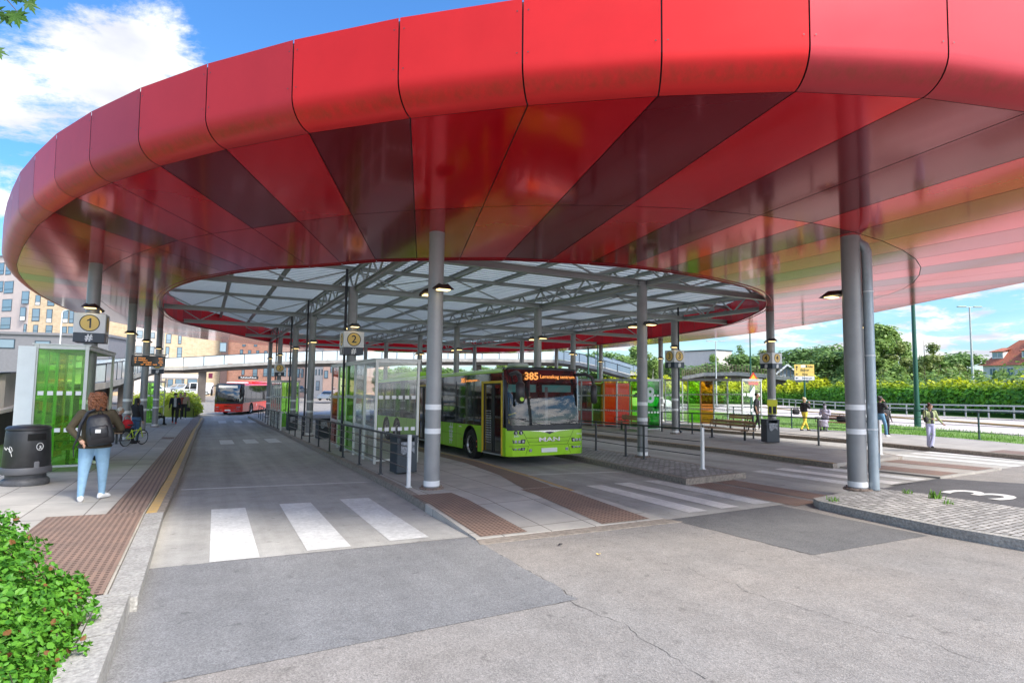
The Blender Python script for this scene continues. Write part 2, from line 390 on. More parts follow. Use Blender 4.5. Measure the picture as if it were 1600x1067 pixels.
ad = nd(nt, 'ShaderNodeMath', operation='MULTIPLY_ADD'); ad.inputs[1].default_value = .7; L(n2.outputs['Fac'], ad.inputs[0]); L(n1.outputs['Fac'], ad.inputs[2])
def blob(px, py, cs0, cs1, amt, prev):
    d_ = ray(px, py).normalized(); dt = nd(nt, 'ShaderNodeVectorMath', operation='DOT_PRODUCT'); dt.inputs[1].default_value = d_; L(tc.outputs['Generated'], dt.inputs[0])
    m_ = nd(nt, 'ShaderNodeMapRange', interpolation_type='SMOOTHSTEP'); m_.inputs[1].default_value = cs0; m_.inputs[2].default_value = cs1; m_.inputs[4].default_value = amt; L(dt.outputs['Value'], m_.inputs[0])
    a_ = nd(nt, 'ShaderNodeMath', operation='ADD'); L(prev, a_.inputs[0]); L(m_.outputs[0], a_.inputs[1]); return a_.outputs[0]
cv = blob(200, 40, .93, .985, .06, ad.outputs[0]); cv = blob(420, 95, .97, .992, .17, cv); cv = blob(90, 200, .985, .995, .08, cv); cv = blob(640, -60, .93, .985, -.25, cv); d2_ = nd(nt, 'ShaderNodeVectorMath', operation='DOT_PRODUCT'); d2_.inputs[1].default_value = Vector((math.sin(SUN_AZ)*.7, math.cos(SUN_AZ)*.7, .7)); L(tc.outputs['Generated'], d2_.inputs[0])
m2_ = nd(nt, 'ShaderNodeMapRange'); m2_.inputs[1].default_value = .3; m2_.inputs[2].default_value = .9; m2_.inputs[4].default_value = .16; L(d2_.outputs['Value'], m2_.inputs[0]); a2_ = nd(nt, 'ShaderNodeMath', operation='ADD'); L(cv, a2_.inputs[0]); L(m2_.outputs[0], a2_.inputs[1]); cv = a2_.outputs[0]
cv = blob(1500, 440, .93, .98, .13, cv)
mr = nd(nt, 'ShaderNodeMapRange', interpolation_type='SMOOTHSTEP'); mr.inputs[1].default_value = .86; mr.inputs[2].default_value = 1.0; L(cv, mr.inputs[0])
# clouds gather towards the horizon
hz = nd(nt, 'ShaderNodeMapRange'); hz.inputs[1].default_value = 0; hz.inputs[2].default_value = .22; hz.inputs[3].default_value = .30; hz.inputs[4].default_value = 0; L(sp.outputs[2], hz.inputs[0])
mxh = nd(nt, 'ShaderNodeMath', operation='ADD', use_clamp=True); L(mr.outputs[0], mxh.inputs[0]); L(hz.outputs[0], mxh.inputs[1])
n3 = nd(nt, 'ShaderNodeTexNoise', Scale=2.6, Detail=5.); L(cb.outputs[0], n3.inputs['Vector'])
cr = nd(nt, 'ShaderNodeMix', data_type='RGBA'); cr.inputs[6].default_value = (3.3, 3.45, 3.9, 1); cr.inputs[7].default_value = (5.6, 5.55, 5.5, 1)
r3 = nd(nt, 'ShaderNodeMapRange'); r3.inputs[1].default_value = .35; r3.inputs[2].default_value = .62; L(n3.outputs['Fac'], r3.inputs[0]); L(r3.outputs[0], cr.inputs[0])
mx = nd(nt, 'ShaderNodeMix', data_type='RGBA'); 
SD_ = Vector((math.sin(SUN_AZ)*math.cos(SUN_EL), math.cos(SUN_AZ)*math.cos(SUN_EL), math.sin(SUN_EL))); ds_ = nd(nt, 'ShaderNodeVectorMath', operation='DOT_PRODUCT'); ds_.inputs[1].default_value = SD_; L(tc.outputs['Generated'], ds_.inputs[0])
bo_ = nd(nt, 'ShaderNodeMapRange', interpolation_type='SMOOTHSTEP'); bo_.inputs[1].default_value = .25; bo_.inputs[2].default_value = .95; bo_.inputs[3].default_value = 1; bo_.inputs[4].default_value = 4.2; L(ds_.outputs['Value'], bo_.inputs[0])  # clouds round the sun, out of view, brightened to light the scene
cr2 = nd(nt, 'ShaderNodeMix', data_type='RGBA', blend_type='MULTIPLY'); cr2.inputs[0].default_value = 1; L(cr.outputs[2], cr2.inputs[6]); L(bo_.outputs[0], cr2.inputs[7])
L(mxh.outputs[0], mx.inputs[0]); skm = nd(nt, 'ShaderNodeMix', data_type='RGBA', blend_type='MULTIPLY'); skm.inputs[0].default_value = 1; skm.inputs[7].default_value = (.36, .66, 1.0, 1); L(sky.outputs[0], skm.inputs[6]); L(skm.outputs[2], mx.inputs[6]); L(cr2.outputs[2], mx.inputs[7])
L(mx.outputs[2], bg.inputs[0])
sl = bpy.data.lights.new('sun', 'SUN'); sl.energy = 3.0; sl.angle = R(16); sl.color = (1, .94, .84)
so = bpy.data.objects.new('sun', sl); link(so)
sd = Vector((math.sin(SUN_AZ)*math.cos(SUN_EL), math.cos(SUN_AZ)*math.cos(SUN_EL), math.sin(SUN_EL)))
so.rotation_euler = sd.to_track_quat('Z', 'Y').to_euler(); so.location = (0, -20, 40)
sc.view_settings.view_transform = 'Standard'; sc.view_settings.look = 'None'; sc.view_settings.exposure = .9; sc.view_settings.gamma = 1
sc.cycles.use_denoising = True; sc.cycles.max_bounces = 8; sc.cycles.transparent_max_bounces = 16; sc.cycles.caustics_reflective = False; sc.cycles.caustics_refractive = False
sc.cycles.sample_clamp_indirect = 6

# ------------------------------------------------------------------ ground
def dens(A, B, step=2.0):
    a2, b2 = [], []
    for i in range(len(A)-1):
        n = max(1, int(math.ceil(max(math.dist(A[i], A[i+1]), math.dist(B[i], B[i+1]))/step)))
        for k in range(n):
            t = k/n
            a2.append((A[i][0]+(A[i+1][0]-A[i][0])*t, A[i][1]+(A[i+1][1]-A[i][1])*t)); b2.append((B[i][0]+(B[i+1][0]-B[i][0])*t, B[i][1]+(B[i+1][1]-B[i][1])*t))
    return a2+[A[-1]], b2+[B[-1]]
def band(name, A, B, dz, m, thick=0, nx=3, kind='structure', parent=None, label=None, cat=None, group=None, dza=None, step=2.0, fz=None):
    """sheet (or slab) between two plan polylines, lying dz above the sloping road; dza: height at side A if different"""
    jit = name == 'asphalt_patch'; A, B = dens(A, B, .22 if jit else step); mb = MB(); rows = []; rj = random.Random(len(A))
    if jit: A = [(p[0]+rj.gauss(0, .010), p[1]) for p in A]; B = [(p[0]+rj.gauss(0, .014), p[1]) for p in B]
    for a, b in zip(A, B):
        row = []
        for k in range(nx+1):
            t = k/nx; x = a[0]+(b[0]-a[0])*t; y = a[1]+(b[1]-a[1])*t
            row.append((x, y, G(x, y) + (fz(y) if fz else 0) + (dz if dza is None else dza+(dz-dza)*t)))
        rows.append(row)
    vs = [p for r_ in rows for p in r_]; n = nx+1; fs = []
    for i in range(len(rows)-1):
        for k in range(nx): fs.append((i*n+k, i*n+k+1, (i+1)*n+k+1, (i+1)*n+k))
    mb.add(vs, fs)
    if thick:
        loop = [r_[0] for r_ in rows] + rows[-1][1:] + [r_[-1] for r_ in reversed(rows[:-1])] + list(reversed(rows[0][1:-1]))
        k = len(loop); mb.add(list(loop)+[(p[0], p[1], p[2]-thick) for p in loop], [(i, (i+1) % k, k+(i+1) % k, k+i) for i in range(k)])
    o = mb.build(name, m, parent, recalc=True, label=label, cat=cat, group=group, kind=kind)
    me = o.data
    if me.polygons[0].normal.z < 0: me.flip_normals()
    return o
def rect(x0, x1, y0, y1): return [(x0, y0), (x0, y1)], [(x1, y0), (x1, y1)]

xs = [-260, -120, -60, -30, -15, -8, -4, 0, 4, 8, 13, 16, 19, 22, 25, 28, 34, 42, 55, 80, 120, 200, 330]
ys = [-60, -30, -10, 0, 5, 10, 15, 20, 25, 30, 35, 40, 45, 50, 55, 60, 65, 70, 75, 80, 90, 120, 200, 400]
mb = MB(); mb.add([(x, y, G(x, y)) for y in ys for x in xs], [(j*len(xs)+i, j*len(xs)+i+1, (j+1)*len(xs)+i+1, (j+1)*len(xs)+i) for j in range(len(ys)-1) for i in range(len(xs)-1)])
mb.build('ground', asph, kind='structure')
e = .004
# the concrete lanes between the platforms
band('bus_lane', [(-.55, 8.3), (-.5, 20), (-.2, 40), (.0, 54), (-.4, 66)], [(4.2, 7.9), (4.4, 20), (5.0, 40), (7.5, 56), (14, 66)], e, conc, nx=4)
band('bus_lane', [(6.3, 7.5), (7.2, 15), (7.4, 30), (7.6, 50)], [(10.4, 7.5), (10.6, 15), (12, 30), (12.4, 50)], e, conc, nx=3)
band('bus_lane', [(11.6, 7.6), (12, 15), (12.9, 30), (12.9, 50)], [(16.6, 7.9), (17, 15), (18, 30), (18.5, 50)], e, conc, nx=4)
band('bus_lane', [(19.2, 7.9), (20, 12), (21.6, 30), (22, 52)], [(22.6, 7.9), (23.6, 12), (25.5, 30), (26.5, 52)], e, conc, nx=4)
band('asphalt_patch', [(-.55, 8.3), (-.55, 4.98)], [(3.56, 7.92), (3.47, 5.02)], e, asph_dark, nx=3)
band('asphalt_patch', [(7.05, 7.48), (7.12, 4.95)], [(9.80, 7.48), (9.62, 4.82)], e, asphalt('repair_asphalt', (.125, .124, .124), (.155, .152, .15), .55), nx=2)
band('asphalt_patch', [(12.6, 7.9), (12.9, 4.0)], [(16.3, 7.85), (17.1, 6.3)], e, asph_black, nx=3)
# platforms
P1r = [(-.47, 6.72), (-.5, 11.4), (-.42, 16), (-.36, 22), (-.2, 40), (.14, 54.5)]
P1l = [(-4.3, 6.72), (-4.4, 11.4), (-4.4, 16), (-4.4, 22), (-4.4, 40), (-4.2, 54.5)]
off = lambda Pl, d: [(p[0]+d, p[1]) for p in Pl]
band('pavement', P1l, off(P1r, -.27), .15, pave, thick=.3, nx=4, dza=.27)
K1 = P1r[1:]
band('kerb', off(K1, -.25), off(K1, -.10), .146, yellow_paint, thick=.2, nx=1)
band('kerb', off(K1, -.10), K1, .12, kerb_dirty, thick=.2, nx=1, dza=.142)
band('kerb', off(P1r[:2], -.26), P1r[:2], .14, granite, thick=.25, nx=1)
band('tactile_strip', off(K1, -.80), off(K1, -.28), .166, tact_rib, nx=1, dza=.180)
band('tactile_area', [(-2.05, 7.0), (-2.05, 11.35)], [(-.76, 6.85), (-.78, 11.35)], .174, tact, nx=1, dza=.212)
band('tactile_area', [(-1.6, 30.3), (-1.6, 31.6)], [(-1.12, 30.3), (-1.12, 31.6)], .178, tact, nx=1, dza=.195)
# bush bed and its taller granite kerb
band('planting_bed', [(-6, 2.0), (-6, 6.6)], [(-.80, 2.0), (-.80, 6.6)], .10, soil, nx=4)
for i in range(5):
    y1 = 6.62-i*1.02
    band('kerb', [(-.80, y1-1.0), (-.80, y1)], [(-.53, y1-1.0), (-.53, y1)], .20, granite, thick=.35, nx=2)
band('kerb', [(-2.4, 6.64), (-2.4, 6.72)], [(-.53, 6.64), (-.53, 6.72)], .20, granite, thick=.3, nx=2)

P2l = [(3.56, 7.55), (3.60, 10), (3.72, 12), (3.80, 16), (3.86, 26), (4.0, 40), (3.7, 50), (3.5, 56)]
P2r = [(6.95, 7.35), (6.85, 10), (7.12, 12), (7.40, 15.5), (7.40, 26), (7.4, 40), (7.2, 50), (6.9, 56)]
def plat(L_, R_, wl, wr, ml, mr_, mtop, dz=.15):
    band('pavement', off(L_, wl), off(R_, -wr), dz, mtop, thick=.3, nx=4)
    if wl: band('kerb', L_, off(L_, wl), dz-.004, kerb_dirty if ml is yellow_paint else ml, thick=.3, nx=1)
    if wr: band('kerb', off(R_, -wr), R_, dz-.004, kerb_dirty if mr_ is yellow_paint else mr_, thick=.3, nx=1)
    if mr_ is yellow_paint: band('kerb_line', off(R_, -wr+.01), off(R_, -.035), dz+.001, yellow_paint, nx=1)
    if ml is yellow_paint: band('kerb_line', off(L_, .03), off(L_, .13), dz+.001, yellow_paint, nx=1)
plat(P2l[1:], P2r[1:], .16, .14, kerb_dirty, yellow_paint, pave)
# lowered nose of platform two
def nose(d): return lambda y: d+.016+.134*max(0, min(1, (y-7.6)/2.4))
band('pavement', [(3.56, 7.72), (3.60, 10)], [(6.95, 7.55), (6.85, 10)], 0, pave, thick=.3, nx=4, fz=nose(0), step=.4)
band('kerb', [(3.50, 7.46), (3.56, 7.716)], [(7.08, 7.24), (6.95, 7.546)], .012, kerb_dirty, thick=.1, dza=.010, nx=4)
band('tactile_area', [(3.66, 7.78), (3.66, 10.0), (3.66, 10.95)], [(4.42, 7.74), (4.44, 10.0), (4.46, 10.9)], 0, tact, nx=1, fz=nose(.006), step=.4)
band('tactile_area', [(5.76, 7.66), (5.85, 10), (5.87, 10.6)], [(6.72, 7.62), (6.69, 10), (6.68, 10.6)], 0, tact, nx=1, fz=nose(.006), step=.4)
band('tactile_strip', [(5.98, 10.65), (6.5, 12.8), (6.8, 15.5), (6.8, 40)], [(6.68, 10.65), (6.96, 12.2), (7.24, 15.5), (7.24, 40)], .155, tact_rib, nx=1)
# island with setts beside the bus
CL = [(10.15, 10.35), (10.4, 12.5), (10.75, 15), (11.2, 20), (11.6, 30), (11.8, 50)]
CR = [(12.25, 10.5), (12.7, 12.5), (13.0, 16), (13.2, 20), (13.5, 30), (13.6, 50)]
plat(CL, CR, .15, .15, kerb_dirty, kerb_dirty, setts)
band('kerb', [(10.11, 10.2), (10.15, 10.348)], [(12.29, 10.32), (12.25, 10.498)], .146, kerb_dirty, thick=.3, nx=2)
band('tactile_area', [(9.98, 7.25), (10.15, 10.15)], [(10.75, 7.35), (10.9, 10.18)], .008, tact, nx=1)
band('tactile_area', [(10.95, 7.4), (11.05, 10.2)], [(11.65, 7.5), (11.75, 10.25)], .008, tact, nx=1)
# right island of setts carrying the big column
RL = [(9.85, 3.3), (9.78, 4.7), (10.0, 6.2), (10.15, 6.9)]
RR = [(12.6, 3.2), (12.6, 4.7), (12.75, 6.4), (12.6, 7.2)]
band('pavement', off(RL, .16), off(RR, 0), .15, setts, thick=.3, nx=4)
band('kerb', RL, off(RL, .156), .146, granite, thick=.3, nx=1)
band('kerb', [(10.15, 6.904), (10.35, 7.15)], [(12.6, 7.204), (12.4, 7.4)], .14, granite, thick=.3, nx=3)
# platforms three and four
P3l = [(15.9, 8.0), (15.9, 10.35), (16.2, 12), (16.7, 15), (17.0, 19), (17.6, 26), (18, 48)]
P3r = [(19.4, 8.0), (19.4, 10.35), (20.5, 12), (21.3, 15), (21.7, 20), (22.0, 26), (22.2, 48)]
plat(P3l[1:], P3r[1:], .2, .15, yellow_paint, kerb_dirty, pave_d)
band('pavement', [(16.25, 7.8), (16.2, 10.34)], [(19.4, 7.8), (19.4, 10.34)], .05, pave_d, thick=.1, nx=3)
band('tactile_area', [(16.5, 7.9), (16.4, 10.9)], [(17.35, 7.9), (17.3, 10.9)], .056, tact, nx=1)
band('tactile_area', [(18.3, 7.9), (18.3, 10.9)], [(19.2, 7.9), (19.2, 10.9)], .056, tact, nx=1)
P4l = [(22.2, 7.0), (22.9, 10), (23.35, 12.2), (23.9, 14.2), (24.3, 17), (24.6, 22), (25.5, 30), (26, 52)]
P4r = [(26.2, 7.0), (27.1, 10), (28.4, 12.6), (29.2, 15), (29.4, 19), (30, 24), (31, 32), (32, 52)]
plat(P4l, P4r, .2, .1, kerb_dirty, granite, pave_d)
band('tactile_area', [(22.6, 7.3), (23.0, 9.6)], [(23.6, 7.3), (24.0, 9.6)], .156, tact, nx=1)
# verge, road and embankment on the right
grass_m = mat('verge_grass_base', (.13, .22, .035), .9, var=.4, vs=3, bump=.8, bs=20, var2=.2)
V1 = [(30, 4), (33.9, 12.7), (41, 23), (48, 34), (55, 52)]
V0 = [(25.5, 4), (28.5, 12.6), (29.6, 19), (31.1, 32), (32.1, 52)]
band('grass_verge', V0, V1, .06, grass_m, nx=4)
R1 = [(50, 4), (60, 19), (70, 38), (84, 60), (105, 90)]
band('far_road', V1, R1[:5], .008, far_road, nx=6, step=4)
MK = [(37, 4), (45.5, 17), (57, 32), (66, 45), (76, 62)]
band('kerb', MK, off(MK, .45), .13, yellow_paint, thick=.2, nx=1)
R2 = [(64, 4), (76, 24), (88, 46), (100, 66), (125, 96)]
band('grass_verge', R1, R2, .02, grass_m, nx=4, step=4)
E0 = R2; E1 = [(150, -40), (190, 0), (240, 60), (260, 120), (200, 250)]
band('embankment', E0, E1, 3.5, mat('wild_ground', (.10, .15, .035), .95, var=.5, vs=.6), nx=8, step=8, dza=.02)
# left side verges and the road the red bus comes from
band('grass_verge', [(-12, 6), (-14, 60)], [(-4.6, 6), (-4.6, 44)], .05, grass_m, nx=4)
band('grass_verge', [(-30, 62), (-30, 90)], [(-8, 62), (-8, 74)], .05, grass_m, nx=4)
pale = asphalt('pale_concrete_apron', (.52, .50, .47), (.58, .56, .53), .1)
band('pavement', [(8.5, 58), (20, 54), (30, 56)], [(13, 68), (24, 64), (34, 68)], .1, pale, thick=.2, nx=4)

def poly_mark(pts, name='road_marking', m=None, dz=.008):
    vs = [(p[0], p[1], G(p[0], p[1])+dz) for p in pts]
    o = MB().add(vs, [tuple(range(len(vs)))]).build(name, m or white_paint, kind='structure', recalc=False)
    if o.data.polygons[0].normal.z < 0: o.data.flip_normals()
    return o
for x in (.16, 1.32, 2.45):
    poly_mark([(x, 8.25), (x+.57, 8.2), (x+.62, 11.95), (x+.06, 12.05)], 'crosswalk_bar')
for i, x in enumerate((7.74, 8.56, 9.47)):
    poly_mark([(x, 7.75), (x+.43, 7.72), (x+.60, 11.1), (x+.20, 11.2)], 'crosswalk_bar', white_paint2 if i < 2 else white_paint)
for i, x in enumerate((13.42, 14.36, 15.42)):
    poly_mark([(x, 7.92), (x+.5, 7.94), (x+.52, 11.15), (x+.08, 11.15)], 'crosswalk_bar', white_paint2 if i == 1 else white_paint)
for i, x in enumerate((20.45, 21.45, 22.3)):
    poly_mark([(x, 7.9), (x+.45, 7.9), (x+.75, 11.4), (x+.35, 11.4)], 'crosswalk_bar')
for x in (.75, 1.75, 2.7):
    poly_mark([(x, 28.3), (x+.55, 28.3), (x+.55, 31.0), (x, 31.0)], 'crosswalk_bar')
for x in (1.1, 2.2, 3.2):
    poly_mark([(x, 49), (x+.55, 49), (x+.55, 52), (x, 52)], 'crosswalk_bar')
poly_mark([(-.35, 14.86), (3.6, 14.1), (3.6, 14.22), (-.35, 14.98)], 'stop_line')
poly_mark([(7.5, 13.44), (10.6, 12.70), (10.6, 12.82), (7.5, 13.56)], 'stop_line')
poly_mark([(-.2, 32.5), (3.8, 32.5), (3.8, 32.62), (-.2, 32.62)], 'stop_line')
me = text('lane_number', '3', 1.65, white_paint, ext=0, bold=.012)
me.transform(Matrix.Diagonal((1.5, 1, 1, 1)))
for v in me.vertices: v.co.z = 0
o = bpy.data.objects.new('lane_number', me); o.location = (14.5, 6.15, G(14.5, 6.15)+.012); link(o); tag(o, kind='structure')
o.rotation_euler = (math.atan(-.025), 0, 0)
# drain with dead leaves at the island kerb, litter
rg0 = random.Random(3); gc = at(1530, 841)
poly_mark([(gc.x+.03+math.cos(q/26*2*PI)*.17*rg0.uniform(.6, 1.2), gc.y+math.sin(q/26*2*PI)*.5*rg0.uniform(.6, 1.2)) for q in range(26)], 'gutter_dirt', mat('wet_leaf_litter', (.05, .035, .022), .8, var=.6, vs=25, vc=(.16, .12, .08)))

def crack(pxs, wd=.011, rs=1):
    rg = random.Random(rs); P = [at(a, b) for a, b in pxs]; q = []
    for a, b in zip(P[:-1], P[1:]):
        n = max(2, int((b-a).length/.07))
        for k in range(n): c = a.lerp(b, k/n); q.append((c.x+rg.gauss(0, .014), c.y+rg.gauss(0, .014)))
    vs = []
    for i, (x, y) in enumerate(q):
        a, b = q[max(0, i-1)], q[min(len(q)-1, i+1)]; d = Vector((b[0]-a[0], b[1]-a[1])).normalized(); w_ = wd*rg.uniform(.15, .9)
        for s in (-1, 1): vs.append((x-d.y*w_/2*s, y+d.x*w_/2*s, G(x, y)+.003))
    o = MB().add(vs, [(2*i, 2*i+2, 2*i+3, 2*i+1) for i in range(len(q)-1)]).build('road_crack', MATS.get('crack_dark') or mat('crack_dark', (.06, .055, .05), .95), kind='structure', recalc=False)
    if o.data.polygons[0].normal.z < 0: o.data.flip_normals()
crack([(885, 936), (930, 958), (975, 975), (1005, 1000), (1030, 1012), (1075, 1045), (1110, 1067)], .008, 1)
crack([(1072, 886), (1105, 903), (1150, 912), (1170, 925), (1230, 942), (1290, 960), (1370, 985), (1450, 1003), (1520, 1030), (1600, 1052)], .008, 2)
crack([(1262, 866), (1340, 884), (1420, 905), (1500, 925), (1600, 948)], .005, 3)
crack([(835, 842), (905, 842), (985, 833), (1045, 830)], .008, 4)
crack([(370, 985), (470, 960), (560, 945), (640, 930)], .006, 5)
crack([(237, 888), (400, 873), (560, 857), (735, 841)], .030, 6)
crack([(737, 842), (820, 888), (903, 936)], .014, 7)
crack([(903, 937), (760, 962), (560, 1000), (420, 1030)], .010, 8)
crack([(1052, 813), (1160, 838), (1265, 866), (1360, 851), (1440, 835)], .012, 9)
# ------------------------------------------------------------------ canopy
def crom(P, n=12):
    out = []; k = len(P)
    for i in range(k):
        p0, p1, p2, p3 = (Vector((*P[(i+j) % k], 0)) for j in (-1, 0, 1, 2))
        for q in range(n):
            t = q/n
            v = .5*((2*p1)+(-p0+p2)*t+(2*p0-5*p1+4*p2-p3)*t*t+(-p0+3*p1-3*p2+p3)*t**3)
            out.append((v.x, v.y))
    return out
Oc = [(-5.8, 30), (-5.62, 26), (-5.1, 22), (-4.23, 18.53), (-3.78, 16.99), (-3.32, 15.52), (-2.8, 14.14), (-2.17, 12.64), (-1.49, 11.33), (-.75, 10.1), (.14, 8.85), (1.07, 7.73), (2.09, 6.67), (3.19, 5.67), (4.37, 4.75), (5.58, 3.96), (6.93, 3.35), (8.29, 2.95), (9.75, 2.7), (11.2, 2.62), (12.7, 2.75), (14.2, 3.05), (15.7, 3.5), (17.1, 4.1), (18.5, 4.9), (19.8, 5.8), (21.0, 7.0), (22.0, 8.6), (23.4, 11.3), (25.6, 15.3), (27.7, 20), (29.3, 25), (30.4, 31.2), (30.7, 39), (29.6, 48), (27, 55), (20, 59.4), (13, 60), (7.5, 58.3), (3.0, 54.8), (-.99, 50.0), (-4.18, 41), (-5.6, 35)]
Ic = [(-1.78, 31), (-1.72, 28.5), (-1.4, 25), (-.5, 21.5), (1.18, 18.3), (2.5, 17.0), (3.22, 16.1), (3.95, 15.2), (4.83, 14.5), (5.77, 13.86), (6.73, 13.3), (7.86, 12.85), (10.3, 12.3), (13.2, 12.4), (16.3, 13.2), (19.1, 14.95), (21.3, 17.26), (24.0, 21.4), (26.1, 28), (27.1, 33), (27.5, 38), (27.4, 45.35), (25.1, 52.7), (18.9, 56.5), (12.7, 57.4), (8.2, 55.7), (4.5, 50.65), (1, 42.4), (-1.1, 37.6), (-1.68, 33.9)]
Od, Id = crom(Oc), crom(Ic)
def arcs(P):
    s = [0]
    for i in range(len(P)): s.append(s[-1]+math.dist(P[i], P[(i+1) % len(P)]))
    return s
sO, sI = arcs(Od), arcs(Id)
def pt(P, s, d):
    d = d % s[-1]
    import bisect
    i = min(bisect.bisect_right(s, d)-1, len(P)-1); t = (d-s[i])/max(1e-9, s[i+1]-s[i]); a, b = P[i], P[(i+1) % len(P)]
    return (a[0]+(b[0]-a[0])*t, a[1]+(b[1]-a[1])*t)
def near(P, s, q):
    i = min(range(len(P)), key=lambda i: math.dist(P[i], q)); return s[i]
anch = [((-5.8, 30), (-1.78, 31)), ((-3.32, 15.52), (0.0, 20.2)), ((-.75, 10.1), (2.5, 17.03)), ((3.19, 5.67), (5.77, 13.86)), ((5.58, 3.96), (7.86, 12.85)), ((11.2, 2.62), (12.3, 12.3)), ((19.8, 5.8), (18.4, 14.4)), ((27.7, 20), (24.4, 22.2)), ((30.6, 36), (27.4, 37)), ((20, 59.4), (18.9, 56.5)), ((3.0, 54.8), (5.4, 52.2))]
aO = [near(Od, sO, a[0]) for a in anch]+[sO[-1]]; aI = [near(Id, sI, a[1]) for a in anch]+[sI[-1]]; aO[0] = aI[0] = 0
def o2i(d):
    for k in range(len(aO)-1):
        if d <= aO[k+1]: return aI[k]+(aI[k+1]-aI[k])*(d-aO[k])/(aO[k+1]-aO[k])
    return aI[-1]
NP = int(round(sO[-1]/1.485)); s_ref = near(Od, sO, (2.09, 6.67)); stp = sO[-1]/NP
SO = [((s_ref+(k-40)*stp) % sO[-1]) for k in range(NP)]; SO.sort()
OP = [pt(Od, sO, d) for d in SO]; IP = [pt(Id, sI, o2i(d)) for d in SO]
ZS, ZT = 5.30, 6.37
def red(name, c, rough, coat, algae=False, metal=.0):
    m = mat(name, c, rough, metal=metal, var=.05, vs=1.5, coat=coat, spec=.12)
    if algae:
        nt = m.node_tree; L = nt.links.new; b = nt.nodes['Principled BSDF']
        src = b.inputs['Base Color'].links[0].from_socket
        tc = nd(nt, 'ShaderNodeTexCoord'); sp = nd(nt, 'ShaderNodeSeparateXYZ'); L(tc.outputs['Object'], sp.inputs[0])
        a = nd(nt, 'ShaderNodeMapRange', interpolation_type='SMOOTHSTEP'); a.inputs[1].default_value = 5.31; a.inputs[2].default_value = 5.38; L(sp.outputs[2], a.inputs[0])
        c_ = nd(nt, 'ShaderNodeMapRange', interpolation_type='SMOOTHSTEP'); c_.inputs[1].default_value = 5.55; c_.inputs[2].default_value = 5.42; L(sp.outputs[2], c_.inputs[0])
        mp = nd(nt, 'ShaderNodeMapping'); mp.inputs['Scale'].default_value = (9, 9, 3); L(tc.outputs['Object'], mp.inputs[0])
        n = nd(nt, 'ShaderNodeTexNoise', Scale=1., Detail=5., Roughness=.7); L(mp.outputs[0], n.inputs['Vector'])
        r = nd(nt, 'ShaderNodeMapRange'); r.inputs[1].default_value = .3; r.inputs[2].default_value = .75; r.inputs[4].default_value = .5; L(n.outputs['Fac'], r.inputs[0])
        m1 = nd(nt, 'ShaderNodeMath', operation='MULTIPLY'); L(a.outputs[0], m1.inputs[0]); L(c_.outputs[0], m1.inputs[1])
        m2 = nd(nt, 'ShaderNodeMath', operation='MULTIPLY'); L(m1.outputs[0], m2.inputs[0]); L(r.outputs[0], m2.inputs[1])
        q = nd(nt, 'ShaderNodeMix', data_type='RGBA'); L(m2.outputs[0], q.inputs[0]); L(src, q.inputs[6]); q.inputs[7].default_value = (.10, .06, .02, 1); L(q.outputs[2], b.inputs['Base Color'])
    return m
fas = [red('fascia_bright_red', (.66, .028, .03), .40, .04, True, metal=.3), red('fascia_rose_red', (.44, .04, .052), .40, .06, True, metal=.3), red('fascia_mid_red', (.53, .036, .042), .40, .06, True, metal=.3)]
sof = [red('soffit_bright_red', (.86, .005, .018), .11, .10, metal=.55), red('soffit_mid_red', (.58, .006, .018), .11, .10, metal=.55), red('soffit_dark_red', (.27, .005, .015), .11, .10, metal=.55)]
inn = [red('inner_red', (.72, .008, .025), .4, .2), red('inner_red_dark', (.55, .01, .03), .4, .2)]
can = empty('bus_station_canopy', (12, 30, G(12, 30)), label='huge oval red metal canopy ring on grey columns over the bus platforms', cat='canopy')
CI = Matrix.Translation((-12, -30, -G(12, 30)))
def cpart(mb, name, mats, parent=None, **k):
    """part of the canopy, modelled in world coordinates"""
    o = mb.build(name, mats, parent or can, **k)
    if parent is None: o.matrix_parent_inverse = CI
    return o
def lerp(a, b, t): return (a[0]+(b[0]-a[0])*t, a[1]+(b[1]-a[1])*t)
mf, ms1, ms2, mi, mbk = MB(), MB(), MB(), MB(), MB()
cols_f = {}; prev = 0
RC = .34
g = .018
def nrm(a, b):
    d = Vector((b[0]-a[0], b[1]-a[1])); d.normalize(); return Vector((d.y, -d.x))
vn = []
for k in range(NP):
    a, b, c = OP[k-1], OP[k], OP[(k+1) % NP]; n = nrm(a, b)+nrm(b, c); n.normalize(); vn.append(n)
cx, cy = 12, 30
if vn[0].dot(Vector((OP[0][0]-cx, OP[0][1]-cy))) < 0: vn = [-v for v in vn]
rp = random.Random(11)
fseq = {}
def fasc_prof(p, n):
    out = [(ZT+.02, RC-.02), (ZT, RC+.01)]
    out.append((ZS+RC, RC))
    for q in range(1, 9):
        a = q/8*PI/2; out.append((ZS+RC-RC*math.sin(a), RC*math.cos(a)))
    return [(p[0]+n.x*d, p[1]+n.y*d, z) for z, d in out]
